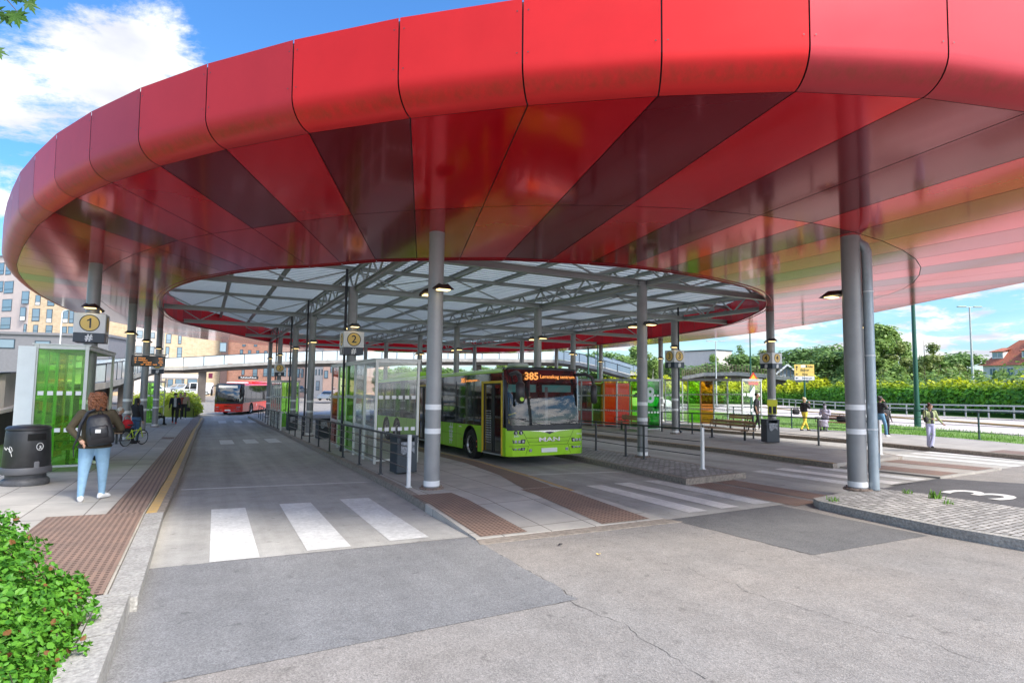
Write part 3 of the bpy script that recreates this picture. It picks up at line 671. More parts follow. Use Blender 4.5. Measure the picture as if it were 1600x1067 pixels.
for k in range(NP):
    a, b = OP[k], OP[(k+1) % NP]; na, nb = vn[k], vn[(k+1) % NP]
    t = g/2/math.dist(a, b)
    a1, b1 = lerp(a, b, t), lerp(a, b, 1-t); n1, n2_ = na.lerp(nb, t), na.lerp(nb, 1-t)
    pa, pb = fasc_prof(a1, n1), fasc_prof(b1, n2_)
    c = rp.choice([0, 0, 1, 2])
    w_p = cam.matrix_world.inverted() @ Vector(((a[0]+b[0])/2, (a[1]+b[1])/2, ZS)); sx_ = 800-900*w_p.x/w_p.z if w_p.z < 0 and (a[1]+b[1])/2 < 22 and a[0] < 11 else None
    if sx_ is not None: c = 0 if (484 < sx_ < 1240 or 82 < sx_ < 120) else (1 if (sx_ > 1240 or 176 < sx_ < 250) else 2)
    fseq[k] = c
    n = len(pa); mf.add(pa+pb, [(i, i+1, n+i+1, n+i) for i in range(n-1)], c)
    for q_, nn_, sg in ((a1, na, 1), (b1, nb, -1)):      # fixing screws beside each joint
        dv = Vector((b[0]-a[0], b[1]-a[1])).normalized(); 
        for zz in (ZT-.14, ZS+RC+.10):
            c_ = Vector((q_[0]+nn_.x*(RC+.012)+dv.x*sg*.055, q_[1]+nn_.y*(RC+.012)+dv.y*sg*.055, zz)); e_ = Vector((dv.x, dv.y, 0))*.011; u_ = Vector((0, 0, .011))
            mf.add([c_-e_, c_-u_, c_+e_, c_+u_], [(0, 1, 2, 3)], 3)
    ia, ib = IP[k], IP[(k+1) % NP]; ti = g/2/math.dist(ia, ib)
    i1, i2 = lerp(ia, ib, ti), lerp(ia, ib, 1-ti)
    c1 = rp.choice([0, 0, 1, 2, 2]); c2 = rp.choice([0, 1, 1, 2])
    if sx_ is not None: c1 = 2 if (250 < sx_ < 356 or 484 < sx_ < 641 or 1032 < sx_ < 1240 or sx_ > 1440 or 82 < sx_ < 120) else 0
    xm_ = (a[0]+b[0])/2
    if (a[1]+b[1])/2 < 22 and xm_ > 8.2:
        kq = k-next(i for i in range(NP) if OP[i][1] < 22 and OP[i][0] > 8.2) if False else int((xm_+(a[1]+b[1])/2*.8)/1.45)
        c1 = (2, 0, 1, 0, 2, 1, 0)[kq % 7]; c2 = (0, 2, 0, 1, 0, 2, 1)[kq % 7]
    L1 = math.dist(a1, i1); h = .010/L1
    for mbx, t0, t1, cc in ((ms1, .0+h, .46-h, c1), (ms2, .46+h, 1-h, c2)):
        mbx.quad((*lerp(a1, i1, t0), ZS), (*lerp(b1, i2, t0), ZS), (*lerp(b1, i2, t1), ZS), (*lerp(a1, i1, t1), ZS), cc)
    ci = rp.choice([0, 0, 1])
    mi.quad((*i1, ZS+.02), (*i2, ZS+.02), (*i2, ZT-.02), (*i1, ZT-.02), ci)
    # dark carcass behind the open joints and the roof skin on top
    o1, o2 = (a[0]+na.x*(RC-.05), a[1]+na.y*(RC-.05)), (b[0]+nb.x*(RC-.05), b[1]+nb.y*(RC-.05))
    mbk.quad((*lerp(a, ia, -.0), ZS+.03), (*b, ZS+.03), (*ib, ZS+.03), (*ia, ZS+.03))
    mbk.quad((*a, ZS+.03), (*b, ZS+.03), (*o2, ZS+RC), (*o1, ZS+RC)); mbk.quad((*o1, ZS+RC), (*o2, ZS+RC), (*o2, ZT), (*o1, ZT))
    mbk.quad((*o1, ZT-.01), (*o2, ZT-.01), (*ib, ZT-.01), (*ia, ZT-.01))
cpart(mf, 'fascia', fas+[darkgrey], smooth=True, sharp=30)
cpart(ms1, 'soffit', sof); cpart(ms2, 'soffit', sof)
cpart(mi, 'inner_fascia', inn); cpart(mbk, 'carcass', darkgrey)
# thin edge trims round the opening
for dr, z in ((.0, ZS-.012), (.20, ZS-.006)):
    mt = MB(); pts = []
    for k in range(NP):
        i_, o_ = Vector(IP[k]), Vector(OP[k]); d = (o_-i_).normalized(); p = i_+d*(dr+.02); pts.append((p.x, p.y, z))
    mt.path(pts, .014, 5, closed=True); cpart(mt, 'edge_trim', mat('trim_red', (.30, .02, .03), .4))

# ---- open steel roof inside the ring
import bisect
def xr(P, y):
    xs_ = []
    for i in range(len(P)):
        a, b = P[i], P[(i+1) % len(P)]
        if (a[1]-y)*(b[1]-y) <= 0 and a[1] != b[1]: xs_.append(a[0]+(b[0]-a[0])*(y-a[1])/(b[1]-a[1]))
    return (min(xs_), max(xs_)) if len(xs_) > 1 else None
def yr(P, x):
    ys_ = []
    for i in range(len(P)):
        a, b = P[i], P[(i+1) % len(P)]
        if (a[0]-x)*(b[0]-x) <= 0 and a[0] != b[0]: ys_.append(a[1]+(b[1]-a[1])*(x-a[0])/(b[0]-a[0]))
    return (min(ys_), max(ys_)) if len(ys_) > 1 else None
ZB, ZC, ZD = 5.40, 6.10, 6.40       # bottom chord, top chord, deck underside
deck_m = mat('ribbed_roof_deck', (.58, .61, .62), .45, metal=.1, var=.06, vs=1.0)
md = MB(); y = 12.3; vs = []; prow = None
prof = [(0, 0), (.032, 0), (.038, .035), (.37, .035), (.376, 0)]; i = 0
while y < 57.6:
    for dy_, dz_ in prof:
        r_ = xr(Id, min(max(y+dy_, 12.6), 57.2))
        x0, x1 = r_[0]-.25, r_[1]+.25
        row = [(x0, y+dy_, ZD+dz_), (x1, y+dy_, ZD+dz_)]
        if prow: md.quad(prow[0], prow[1], row[1], row[0], 1 if dy_ == .032 or dy_ == 0 else 0)
        prow = row
    y += .38
nt_ = deck_m.node_tree; b_ = nt_.nodes['Principled BSDF']; tr_ = nd(nt_, 'ShaderNodeBsdfTranslucent'); tr_.inputs[0].default_value = (.66, .71, .72, 1); ms_ = nd(nt_, 'ShaderNodeMixShader'); ms_.inputs[0].default_value = .22
nt_.links.new(b_.outputs[0], ms_.inputs[1]); nt_.links.new(tr_.outputs[0], ms_.inputs[2]); nt_.links.new(ms_.outputs[0], nt_.nodes['Material Output'].inputs[0])
cpart(md, 'roof_deck', [deck_m, mat('deck_rib', (.15, .16, .17), .5)])
XL = [-.2, 4.65, 12.6, 20.85]
YL = [14.5, 21.05, 30.4, 37.3, 46.1, 53.8]
steel_roof = mat('roof_steel', (.34, .355, .35), .45, metal=.1, var=.08, vs=1.5)
for x in (4.65, 12.6, 20.85):                     # lattice trusses along the lanes
    r_ = yr(Id, x); y0, y1 = r_[0]-.3, r_[1]+.3; mt = MB()
    mt.ibeam((x, y0, ZB), (x, y1, ZB), .17, .17); mt.ibeam((x, y0, ZC), (x, y1, ZC), .15, .15)
    n = int((y1-y0)/.82); st = (y1-y0)/n
    for k in range(n):
        a = y0+k*st; z0_, z1_ = (ZB+.07, ZC-.06) if k % 2 == 0 else (ZC-.06, ZB+.07)
        mt.beam((x, a+.06, z0_), (x, a+st-.06, z1_), .055, .055)
    cpart(mt, 'lattice_truss', steel_roof)
for x in (.75, 8.6, 16.7, 24.4, 6.6, 10.6, 14.6, 18.8, 22.6, 2.6):                    # purlins below the deck
    r_ = yr(Id, x); mt = MB(); big = x in (.75, 8.6, 16.7, 24.4)
    mt.ibeam((x, r_[0]-.25, ZD-.11-(.0 if big else -.02)), (x, r_[1]+.25, ZD-.11-(.0 if big else -.02)), .14, .20 if big else .14)
    cpart(mt, 'purlin', steel_roof)
for y in YL:
    r_ = xr(Id, y); x0, x1 = r_[0]-.3, r_[1]+.3; mt = MB()
    mt.ibeam((x0, y, ZB+.01), (x1, y, ZB+.01), .20, .20); mt.ibeam((x0, y, ZC+.08), (x1, y, ZC+.08), .12, .14)
    x = x0+.4
    edges = sorted([x0]+[q for q in (.75, 4.65, 8.6, 12.6, 16.7, 20.85, 24.4) if x0 < q < x1]+[x1])
    for a, b in zip(edges[:-1], edges[1:]):
        if b-a < 1.5: continue
        c = (a+b)/2
        mt.beam((a+.1, y, ZC+.02), (c, y, ZB+.1), .05, .05); mt.beam((c, y, ZB+.1), (b-.1, y, ZC+.02), .05, .05)
    cpart(mt, 'cross_truss', steel_roof)
for x, y in ((4.65, 21.05), (12.6, 21.05), (12.6, 30.4), (20.85, 21.05), (20.85, 30.4), (4.65, 30.4)):   # wind bracing rods
    mt = MB(); mt.tube((x+.1, y+.1, ZC), (x+3.8, y+6.3, ZD-.15), .022, 6); mt.tube((x+3.8, y+.1, ZD-.15), (x+.1, y+6.3, ZC), .022, 6)
    cpart(mt, 'bracing_rod', steel_roof)
# ---- columns
COLS = [(-2.85, 19.7, ZS), (-2.85, 29.4, ZS), (-2.7, 34.9, ZS), (-2.6, 42.2, ZS), (4.3, 11.6, ZS), (4.58, 20.8, ZB), (4.65, 29.9, ZB), (4.68, 36.2, ZB), (4.88, 46, ZB), (4.9, 53.5, ZS),
        (12.1, 7.35, ZS), (12.5, 14.5, ZB), (12.52, 21.2, ZB), (12.85, 31, ZB), (12.85, 37.5, ZB), (12.9, 46, ZB), (13.2, 54, ZB), (20.9, 21.8, ZB), (20.7, 30.6, ZB), (20.9, 37.7, ZB), (21, 46.5, ZB),
        (21.3, 16.5, ZS), (28.6, 31.2, ZS), (28.8, 38.5, ZS), (28.6, 45, ZS), (20.1, 12.0, ZS)]
def PZ(x, y):
    """walking level of the platform that carries the point"""
    if x < 0: return G(x, y)+.15+.12*min(1, max(0, (-.7-x)/3.7))
    return G(x, y)+.15
for x, y, zt in COLS:
    z0 = PZ(x, y); r_ = .165
    fat = (x, y) == (12.1, 7.35)
    if fat: r_ = .185
    mt = MB(); mt.tube((x, y, z0-.02), (x, y, zt+.06), r_, 28); c = cpart(mt, 'column', steel, smooth=True)
    for h in (.12, 1.20, 1.70):
        cpart(MB().tube((x, y, z0+h-.055), (x, y, z0+h+.055), r_+.003, 28, cap=False), 'reflective_band', band_m, c, smooth=True)
    mt = MB(); mt.lathe((x, y, z0-.01), [(r_+.09, 0), (r_+.09, .03), (r_+.02, .05), (r_, .05)], 18)
    for k in range(8):
        a = k*PI/4; mt.tube((x+(r_+.055)*math.cos(a), y+(r_+.055)*math.sin(a), z0+.02), (x+(r_+.055)*math.cos(a), y+(r_+.055)*math.sin(a), z0+.055), .016, 6)
    cpart(mt, 'base_plate', mat('rusty_base', (.20, .15, .12), .8, var=.4, vs=20) if 'rusty_base' not in MATS else MATS['rusty_base'], c)
    if fat:
        mt = MB(); px_, py_ = x+.20, y-.22
        mt.path([(px_-.12, py_+.16, zt+.02), (px_-.12, py_+.16, zt-.04), (px_-.09, py_+.12, zt-.13), (px_-.02, py_+.03, zt-.22), (px_, py_, zt-.34), (px_, py_, z0+.02)], .098, 16)
        for h in (.02, 1.22, 2.75, 4.1): mt.lathe((px_, py_, z0+h), [(.104, 0), (.104, .035)], 16)
        mt.box((px_+.06, py_-.09, z0+.62), (.07, .03, .3), .5)
        cpart(mt, 'downpipe', pipe_m, c, smooth=True)
        mt = MB()
        for h in (1.24, 2.77, 4.12): mt.lathe((px_, py_, z0+h), [(.108, 0), (.108, .02)], 16)
        cpart(mt, 'pipe_clamp', band_m, c)
    if (x, y) in ((4.58, 20.8), (4.65, 29.9), (4.68, 36.2), (4.88, 46), (20.9, 21.8)):
        s_ = -1 if x < 10 else 1
        mt = MB(); q = x+s_*.25
        mt.path([(q, y-.02, ZC), (q, y-.02, z0+.2), (q+s_*.04, y-.12, z0+.05)], .045, 8)
        for h in (.6, 2.3, 4.2): mt.box((q, y-.02, z0+h), (.14, .12, .04))
        cpart(mt, 'drainpipe', black_m, c, smooth=True)

# ---- lamps on the columns
def make_lamp(loc, rz, label):
    t = empty('column_lamp', loc, rz, label, 'lamp', 'black wedge lamps on the canopy columns')
    mb = MB()                    # body runs along +y from the bracket
    top = [(-.10, 0, .05), (.10, 0, .05), (.12, .28, .07), (-.12, .28, .07)]
    vs = [(-.13, 0, -.02), (.13, 0, -.02), (.23, .20, -.03), (.17, .44, -.06), (-.17, .44, -.06), (-.23, .20, -.03),
          (-.08, .02, .07), (.08, .02, .07), (.10, .26, .08), (.05, .38, .02), (-.05, .38, .02), (-.10, .26, .08)]
    mb.add(vs, [(0, 1, 7, 6), (1, 2, 8, 7), (2, 3, 9, 8), (3, 4, 10, 9), (4, 5, 11, 10), (5, 0, 6, 11), (6, 7, 8, 9, 10, 11), (5, 4, 3, 2, 1, 0)])
    mb.box((0, -.03, .02), (.09, .08, .12))
    mb.build('housing', mat('lamp_black', (.03, .026, .022), .5) if 'lamp_black' not in MATS else MATS['lamp_black'], t)
    MB().box((0, .25, -.055), (.26, .20, .025), bev=.01).build('lens', lampglow, t)
    return t
LP = [((-2.85, 19.7), 'first left column above the sign numbered 1'), ((-2.85, 29.4), 'left column beside the departure board'), ((-2.7, 34.9), 'third left column'), ((-2.6, 42.2), 'farthest left column'),
      ((4.3, 11.6), 'foreground column at the end of the black railing'), ((4.58, 20.8), 'column of the large sign numbered 2'), ((4.65, 29.9), 'column behind the large sign numbered 2'), ((4.68, 36.2), 'slim column two behind the large 2 sign'), ((4.88, 46), 'column of the small far sign numbered 2'), ((4.9, 53.5), 'dark column in front of the far red bus'),
      ((12.1, 7.35), 'big right column with the downpipe'), ((12.5, 14.5), 'column on the setts right of the green bus'), ((12.52, 21.2), 'column rising behind the green bus cab'), ((12.85, 31), 'column behind the middle of the green bus'), ((12.85, 37.5), 'column behind the foreground column'),
      ((20.9, 21.8), 'column of the paired signs numbered 3'), ((20.7, 30.6), 'column over the second red bus'), ((21.3, 16.5), 'column of the paired signs numbered 4'), ((28.6, 31.2), 'column right behind the paired 3 signs'), ((28.8, 38.5), 'column behind the second red bus end'), ((20.1, 12.0), 'column hidden behind the big right column')]
for (x, y), ds in LP:
    z = 4.05 if x != 20.1 else 4.2
    if x == 12.1:
        make_lamp((x, y+.20, 4.1), 0, 'lit wedge lamp on the '+ds); continue
    ax = 0 if x < 15 else (-PI/4)
    for sgn, wd in ((0, 'far'), (1, 'near')):
        a = ax+sgn*PI; r_ = .19
        make_lamp((x-math.sin(a)*r_, y+math.cos(a)*r_, z), a, '%s side wedge lamp on the %s' % (wd, ds))
# ------------------------------------------------------------------ shelters
g_green = glass('green_glass', (.36, .86, .13), .14)
g_dgreen = glass('dark_green_glass', (.03, .42, .10), .16)
g_clear = glass('clear_glass', (.86, .93, .90), .015)
g_orange = glass('orange_glass', (.85, .34, .07), .12)
g_brown = glass('brown_glass', (.42, .07, .04), .4)
g_white = mat('frosted_panel', (.74, .77, .78), .3, var=.05)
dots_m = mat('white_dots', (.82, .82, .82), .5)
def shelter(p0, p1, wd, h, bays, near, far_, label, pw=.07, side=1, numeral=None, nsq=5, wide=False, z0=None):
    """glazed wall from p0 (near end) to p1, end panes of width wd on the given side, thin roof"""
    a, b = Vector((*p0, 0)), Vector((*p1, 0)); u = (b-a); Ln = u.length; u.normalize(); v = Vector((u.y, -u.x, 0))*side
    z0 = PZ(*p0) if z0 is None else z0; slope = (PZ(*p1)-z0)/Ln
    t = empty('bus_shelter', (*p0, z0), math.atan2(u.y, u.x), label, 'bus shelter', 'glass bus shelters on the platforms')
    # local frame: x along the wall, y = away
    s = -side
    n = len(bays); st = Ln/n
    for k in range(n+1):
        x = k*st; MB().box((x, 0, (h+slope*x)/2+.02), (pw, pw, h-slope*x-.04)).build('post', alu, t)
    for x in (0, Ln):
        MB().box((x, s*wd, (h+slope*x)/2+.02), (pw, pw, h-slope*x-.04)).build('post', alu, t)
    fr = MB()
    for y in (0, s*wd): fr.box((Ln/2, y, h+.03), (Ln+.1, .09, .10))
    for x in (0, Ln): fr.box((x, s*wd/2, h+.028), (.088, wd-.1, .095))
    fr.box((Ln/2, s*wd/2, h+.09), (Ln+.16, wd+.16, .025))
    for k in range(1, n): fr.box((k*st, s*wd/2, h+.04), (.05, wd-.1, .07))
    fr.build('roof_frame', alu, t)
    def pane(x0, y0, x1, y1, zb0, zb1, m, sq):
        d = Vector((x1-x0, y1-y0, 0)); ll = d.length; d.normalize()
        m_ = MB(); q = .006; nn = Vector((-d.y, d.x, 0))*q
        A, B = Vector((x0, y0, 0))+d*(pw/2), Vector((x1, y1, 0))-d*(pw/2)
        vs = []
        for w_ in (-1, 1):
            vs += [A+nn*w_+Vector((0, 0, zb0)), B+nn*w_+Vector((0, 0, zb1)), B+nn*w_+Vector((0, 0, h-.02)), A+nn*w_+Vector((0, 0, h-.02))]
        m_.add(vs, [(0, 1, 2, 3), (7, 6, 5, 4), (0, 4, 5, 1), (1, 5, 6, 2), (2, 6, 7, 3), (3, 7, 4, 0)])
        o = m_.build('glass_pane', m, t)
        w2 = (B-A).length; pit = w2/sq; sz = pit*.62; dm = MB()
        for zz in (1.90, 1.00):
            for k in range(sq):
                c = A+d*(pit*(k+.5)); hh = min(.15, sz*.85)
                for w_ in (-1, 1):
                    f = nn*1.6*w_; zc = zz+(zb0-.15)
                    dm.quad(c-d*sz/2+f+Vector((0, 0, zc-hh/2)), c+d*sz/2+f+Vector((0, 0, zc-hh/2)), c+d*sz/2+f+Vector((0, 0, zc+hh/2)), c-d*sz/2+f+Vector((0, 0, zc+hh/2)))
        dm.build('safety_dots', dots_m, o)
        rm = MB(); rm.beam(A+Vector((0, 0, zb0-.02)), B+Vector((0, 0, zb1-.02)), .045, .05); rm.build('bottom_rail', alu, o)
        return o
    for k, m in enumerate(bays):
        if m: pane(k*st, 0, (k+1)*st, 0, .15+slope*k*st, .15+slope*(k+1)*st, m, 7)
    pn = None
    if near: pn = pane(0, 0, 0, s*wd, .15, .15, near, nsq)
    if far_: pane(Ln, 0, Ln, s*wd, .15+slope*Ln, .15+slope*Ln, far_, nsq)
    if wide:
        MB().box((-.02, -s*.17, h/2+.02), (.10, .34, h+.02)).build('end_panel', g_white, t)
    if numeral:
        r_ = Matrix.Rotation(-PI/2, 3, 'Z') @ RX
        text('numeral', numeral, 1.15, mat('numeral_film', (.62, .70, .68), .5) if 'numeral_film' not in MATS else MATS['numeral_film'], t, (-.03, s*wd*.52, h*.70), r_, bold=.03)
    return t
# platform one, near and far
shelter((-3.62, 17.75), (-3.62, 22.4), 1.0, 3.0, [g_green, g_green, g_orange, g_clear], g_green, None, 'shelter behind the black bin with one big bright green glass end', side=1, wide=True, nsq=5)
shelter((-3.45, 44), (-3.45, 50), .88, 2.75, [g_clear]*4, g_green, g_clear, 'far shelter with a narrow pale green end, beside the people walking up', side=1, nsq=4)
# platform two
shelter((4.31, 16.25), (4.5, 23.6), 1.22, 2.9, [g_clear, g_clear, g_green, g_green, g_brown], g_clear, g_clear, 'shelter behind the black railing, green and clear panes in front of the bus', side=1, nsq=6)
shelter((4.05, 36.7), (4.15, 43.5), 1.0, 2.8, [g_clear]*5, g_green, g_clear, 'small distant shelter with yellow green end under the far number 2 sign', side=1, nsq=5)
# platform three and four
shelter((21.72, 23.8), (21.9, 32.6), 1.3, 2.68, [g_green, g_green, g_clear, g_orange, g_green, g_clear, g_clear], g_dgreen, None, 'shelter marked with a big 8, green and orange panes right of the bus', side=-1, numeral='8', nsq=6)
shelter((27.3, 23.1), (27.6, 29.7), 1.5, 2.7, [g_clear, g_clear, g_orange, g_green, g_clear, g_clear], g_clear, g_clear, 'farther shelter marked 4 with a brown orange pane, beside the man in black', side=1, numeral='4', nsq=5)

# ------------------------------------------------------------------ railings
rail_m = mat('railing_black', (.028, .034, .042), .4)
rail_g = mat('railing_green', (.03, .075, .075), .4)
def railing(pts, label, h=1.05, m=None, zs=None, white_end=None, rails=(.38, .62, .84), group='railings along the platform edges', wend=.0):
    m = m or rail_m
    zf = zs or PZ
    P = [Vector((p[0], p[1], zf(*p))) for p in pts]
    t = empty('railing', P[0], 0, label, 'railing', group)
    Lc = [p-P[0] for p in P]; z = Vector((0, 0, 1))
    top = MB()
    for a, b in zip(Lc[:-1], Lc[1:]): top.beam(a+z*(h-.02), b+z*(h-.02), .06, .045)
    top.build('handrail', m, t)
    for r_ in rails:
        mb = MB()
        for a, b in zip(Lc[:-1], Lc[1:]): mb.tube(a+z*r_, b+z*r_, .013, 6)
        mb.build('rail', m, t)
    for i, p in enumerate(Lc):
        wh = (white_end == 'first' and i == 0) or (white_end == 'last' and i == len(Lc)-1)
        d = (Lc[min(i+1, len(Lc)-1)]-Lc[max(i-1, 0)]); a = math.atan2(d.y, d.x)
        mb = MB(); mb.box(p+z*(h/2+ (.02 if wh else -.02)), (.05 if not wh else .07, .05 if not wh else .07, h-.04 if not wh else h+.06), a); mb.box(p+z*.008, (.13, .11, .014), a)
        mb.build('post', white_m if wh else m, t)
    return t
railing([(3.93, 12.0)]+[(3.97+.012*k, 14.35+2.27*k) for k in range(9)], 'long black platform railing with white near end post beside the shelter', white_end='first')
railing([(3.98, 35.6)]+[(4.02+.02*k, 37.6+2.2*k) for k in range(8)], 'distant black railing with white end post in front of the red bus', white_end='first')
railing([(11.85, 11.35), (12.12, 14.0), (12.14, 14.9), (12.5, 17.0), (12.7, 19.6), (12.9, 22.5)], 'three rail black railing with white end post on the setts right of the bus', white_end='first', rails=(.35, .72))
railing([(19.3, 10.95), (20.6, 13.95), (21.35, 17.5), (21.45, 21.2), (21.5, 23.4)], 'black railing with white end post behind the big right column', white_end='first', rails=(.35, .72))
railing([(26.9, 7.2), (28.45, 12.15), (28.95, 16.8), (29.25, 21.4), (29.9, 26), (30.9, 32)], 'green grey railing in front of the grass verge on the right', h=1.15, m=rail_g, rails=(.28, .56, .84))
railing([(-4.75, 13.6), (-4.35, 15.0), (-4.0, 16.6)], 'short dark railing left of the round black bin', h=1.1)
# crash barrier of the main road
GB = [(49, 4), (55, 11.6), (59, 19), (64.3, 28.5), (69, 38), (76, 49), (83, 60), (94, 75)]
t = empty('guard_rail', (GB[0][0], GB[0][1], G(*GB[0])), 0, 'long galvanised guard rail between the main road and the hedge', 'guard rail')
o0 = Vector((GB[0][0], GB[0][1], G(*GB[0]))); gal = mat('galvanised_rail', (.45, .48, .48), .4, metal=.4, var=.1)
for zz in (1.15, .72):
    mb = MB()
    for a, b in zip(GB[:-1], GB[1:]): mb.beam(Vector((*a, G(*a)+zz))-o0, Vector((*b, G(*b)+zz))-o0, .10, .14)
    mb.build('rail', gal, t)
A2, _ = dens(GB, GB, 3.5)
for p in A2:
    MB().box(Vector((p[0]+.1, p[1], G(*p)+.55))-o0, (.1, .1, 1.2)).build('post', gal, t)

# ------------------------------------------------------------------ bins
t = empty('litter_bin', (-3.22, 15.62, PZ(-3.22, 15.62)), R(-18), 'round black litter bin with white scrawl, left of the green glass', 'litter bin')
mb = MB(); mb.lathe((0, 0, 0), [(.40, 0), (.41, .03), (.40, .10), (.37, .13), (.34, .15), (.34, .22), (.37, .24)], 36); mb.build('base', mat('bin_grey', (.085, .085, .09), .55, var=.3, vs=9), t, smooth=True)
mb = MB(); mb.lathe((0, 0, 0), [(.37, .241), (.43, .245), (.435, .27), (.43, .36), (.415, .38)], 36); mb.build('collar', mat('bin_collar', (.10, .10, .108), .5), t, smooth=True)
mb = MB(); mb.lathe((0, 0, 0), [(.40, .382), (.408, .40), (.375, 1.10), (.365, 1.13)], 48); bb = mb.build('body', black_pl, t, smooth=True)
mb = MB(); mb.lathe((0, 0, 0), [(.366, 1.132), (.385, 1.14), (.385, 1.17), (.35, 1.21), (.2, 1.235), (0.001, 1.24)], 40); mb.build('lid', black_pl, t, smooth=True)
def patch_on(r0_, r1_, z0_, z1_, a0, a1, m, name, par, n=10, th=.006, rough_in=0):
    mb = MB(); vs = []
    for k in range(n+1):
        a = a0+(a1-a0)*k/n
        for z_, r_ in ((z0_, r0_), (z1_, r1_)): vs.append(((r_+th)*math.sin(a), -(r_+th)*math.cos(a), z_))
    mb.add(vs, [(2*k, 2*k+2, 2*k+3, 2*k+1) for k in range(n)]); return mb.build(name, m, par, recalc=False)
patch_on(.383, .377, .93, 1.07, R(28), R(78), mat('slot_black', (.004, .004, .004), .9), 'slot', bb)
def on_cyl(pts, rz_, name, m, par, w_):
    mb = MB(); mb.path([((rz_(z_)+.004)*math.sin(a), -(rz_(z_)+.004)*math.cos(a), z_) for a, z_ in pts], w_, 5); return mb.build(name, m, par)
rr = lambda z_: .408-(z_-.4)*.047
sc_ = [(-.62, .80), (-.55, .76), (-.50, .78), (-.45, .74), (-.38, .80), (-.30, .76), (-.24, .82), (-.14, .80), (-.08, .74), (-.14, .70), (-.24, .72), (-.26, .79), (-.12, .67), (-.08, .62)]
on_cyl([(a-.05, z_) for a, z_ in sc_], rr, 'scrawl', white_m, bb, .005)
ring = [(R(60)+.16*math.cos(q/14*2*PI), .80+.075*math.sin(q/14*2*PI)) for q in range(15)]
on_cyl(ring, rr, 'recycling_badge', white_m, bb, .006)
on_cyl([(R(60)-.05, .75), (R(60), .79), (R(60)+.05, .75), (R(60)+.02, .82), (R(60)-.04, .81)], rr, 'recycling_badge', white_m, bb, .008)
MB().box((.30, -.22, .42), (.10, .10, .16), R(50), bev=.02).build('lock', mat('lock_grey', (.16, .16, .17), .5), t)

bin_m = mat('slate_bin', (.035, .048, .062), .45, var=.1)
bag_m = mat('bin_liner', (.25, .27, .30), .25, var=.5, vs=14, bump=1, bs=18)
def sq_bin(x, y, rz, label, s=1.0):
    t = empty('square_bin', (x, y, PZ(x, y)), rz, label, 'litter bin', 'slate coloured square litter bins')
    mb = MB(); w_, d_, h_ = .56, .42, .90
    mb.box((0, 0, .40), (w_, d_, .72), bev=.015)
    for sx in (-1, 1): mb.box((sx*(w_/2-.045), 0, .83), (.09, d_, .14))
    mb.box((0, d_/2-.02, .83), (w_-.18, .04, .14)); mb.build('body', bin_m, t)
    MB().box((0, 0, .925), (w_+.03, d_+.03, .05), bev=.012).build('lid', bin_m, t)
    # liner hanging over the rim
    mb = MB(); r2 = random.Random(int(x*10))
    nx_, nz = 9, 6; vs = []
    for i in range(nz+1):
        for k in range(nx_+1):
            u_ = k/nx_; v_ = i/nz
            vs.append((-.185+.37*u_, -d_/2-.012-.02*r2.random()-.012*math.sin(u_*19), .80-v_*(.26+.05*math.sin(u_*7))))
    mb.add(vs, [(i*(nx_+1)+k, i*(nx_+1)+k+1, (i+1)*(nx_+1)+k+1, (i+1)*(nx_+1)+k) for i in range(nz) for k in range(nx_)])
    mb.build('liner', bag_m, t, smooth=True, sharp=60)
    return t
sq_bin(4.52, 14.25, R(8), 'slate bin with clear liner behind the white end post, below the shelter')
sq_bin(20.2, 15.75, R(-20), 'slate bin with silver liner right of the wooden bench')
sq_bin(4.9, 27.6, R(10), 'slate bin seen through the railing rails beside a bench')
sq_bin(4.55, 35.4, R(5), 'distant slate bin behind the second railing post, by the green shelter end')

# ------------------------------------------------------------------ benches
def bench(x, y, rz, Ln, label, allblack=False, z0=None):
    """seat looks towards local -y"""
    t = empty('bench', (x, y, PZ(x, y) if z0 is None else z0), rz, label, 'bench', 'wooden platform benches')
    wm = black_m if allblack else wood
    for k in range(4): MB().box((0, -.21+k*.115, .45), (Ln, .10, .035), bev=.006).build('seat_slat', wm, t)
    for k in range(2 if not allblack else 3): MB().box((0, .23+.02*k, .62+.13*k), (Ln*.97, .03, .115), bev=.006).build('back_slat', wm, t)
    for sx in (-.36, .36) if Ln > 1.8 else (-.3, .3):
        mb = MB(); q = sx*Ln; mb.box((q, -.02, .21), (.06, .08, .42)); mb.box((q, -.02, .008), (.16, .22, .016)); mb.box((q, -.01, .42), (.05, .46, .03)); mb.beam((q, .2, .42), (q, .30, .86), .05, .03); mb.build('leg', black_m, t)
    for sx in (-1, 1):
        mb = MB(); q = sx*(Ln/2-.02); mb.path([(q, -.26, .42), (q, -.30, .66), (q, .24, .68), (q, .22, .42)], .017, 6); mb.build('armrest', black_m, t)
    return t
bench(20.35, 18.0, -PI/2, 2.5, 'wooden bench on the platform left of the slate bin')
bench(26.3, 22.6, -PI/2, 1.6, 'wooden bench back showing behind the nearer bench and railing')
bench(20.7, 24.9, -PI/2, 2.3, 'wooden bench in front of the shelter marked 8')
bench(28.75, 18.3, -PI/2, 2.3, 'brown bench at the grass verge, under the woman in the long dress')
bench(5.05, 24.9, PI/2, 2.2, 'bench beyond the shelter, seen through the platform railing')
bench(-2.95, 28.1, PI/2, 2.0, 'bench carrying the white haired man by the left columns')
bench(-2.75, 45.2, PI/2, 1.8, 'black mesh bench inside the far left shelter', allblack=True)
bench(-3.2, 20.3, PI/2, 1.9, 'bench inside the big green shelter, seen through its glass')

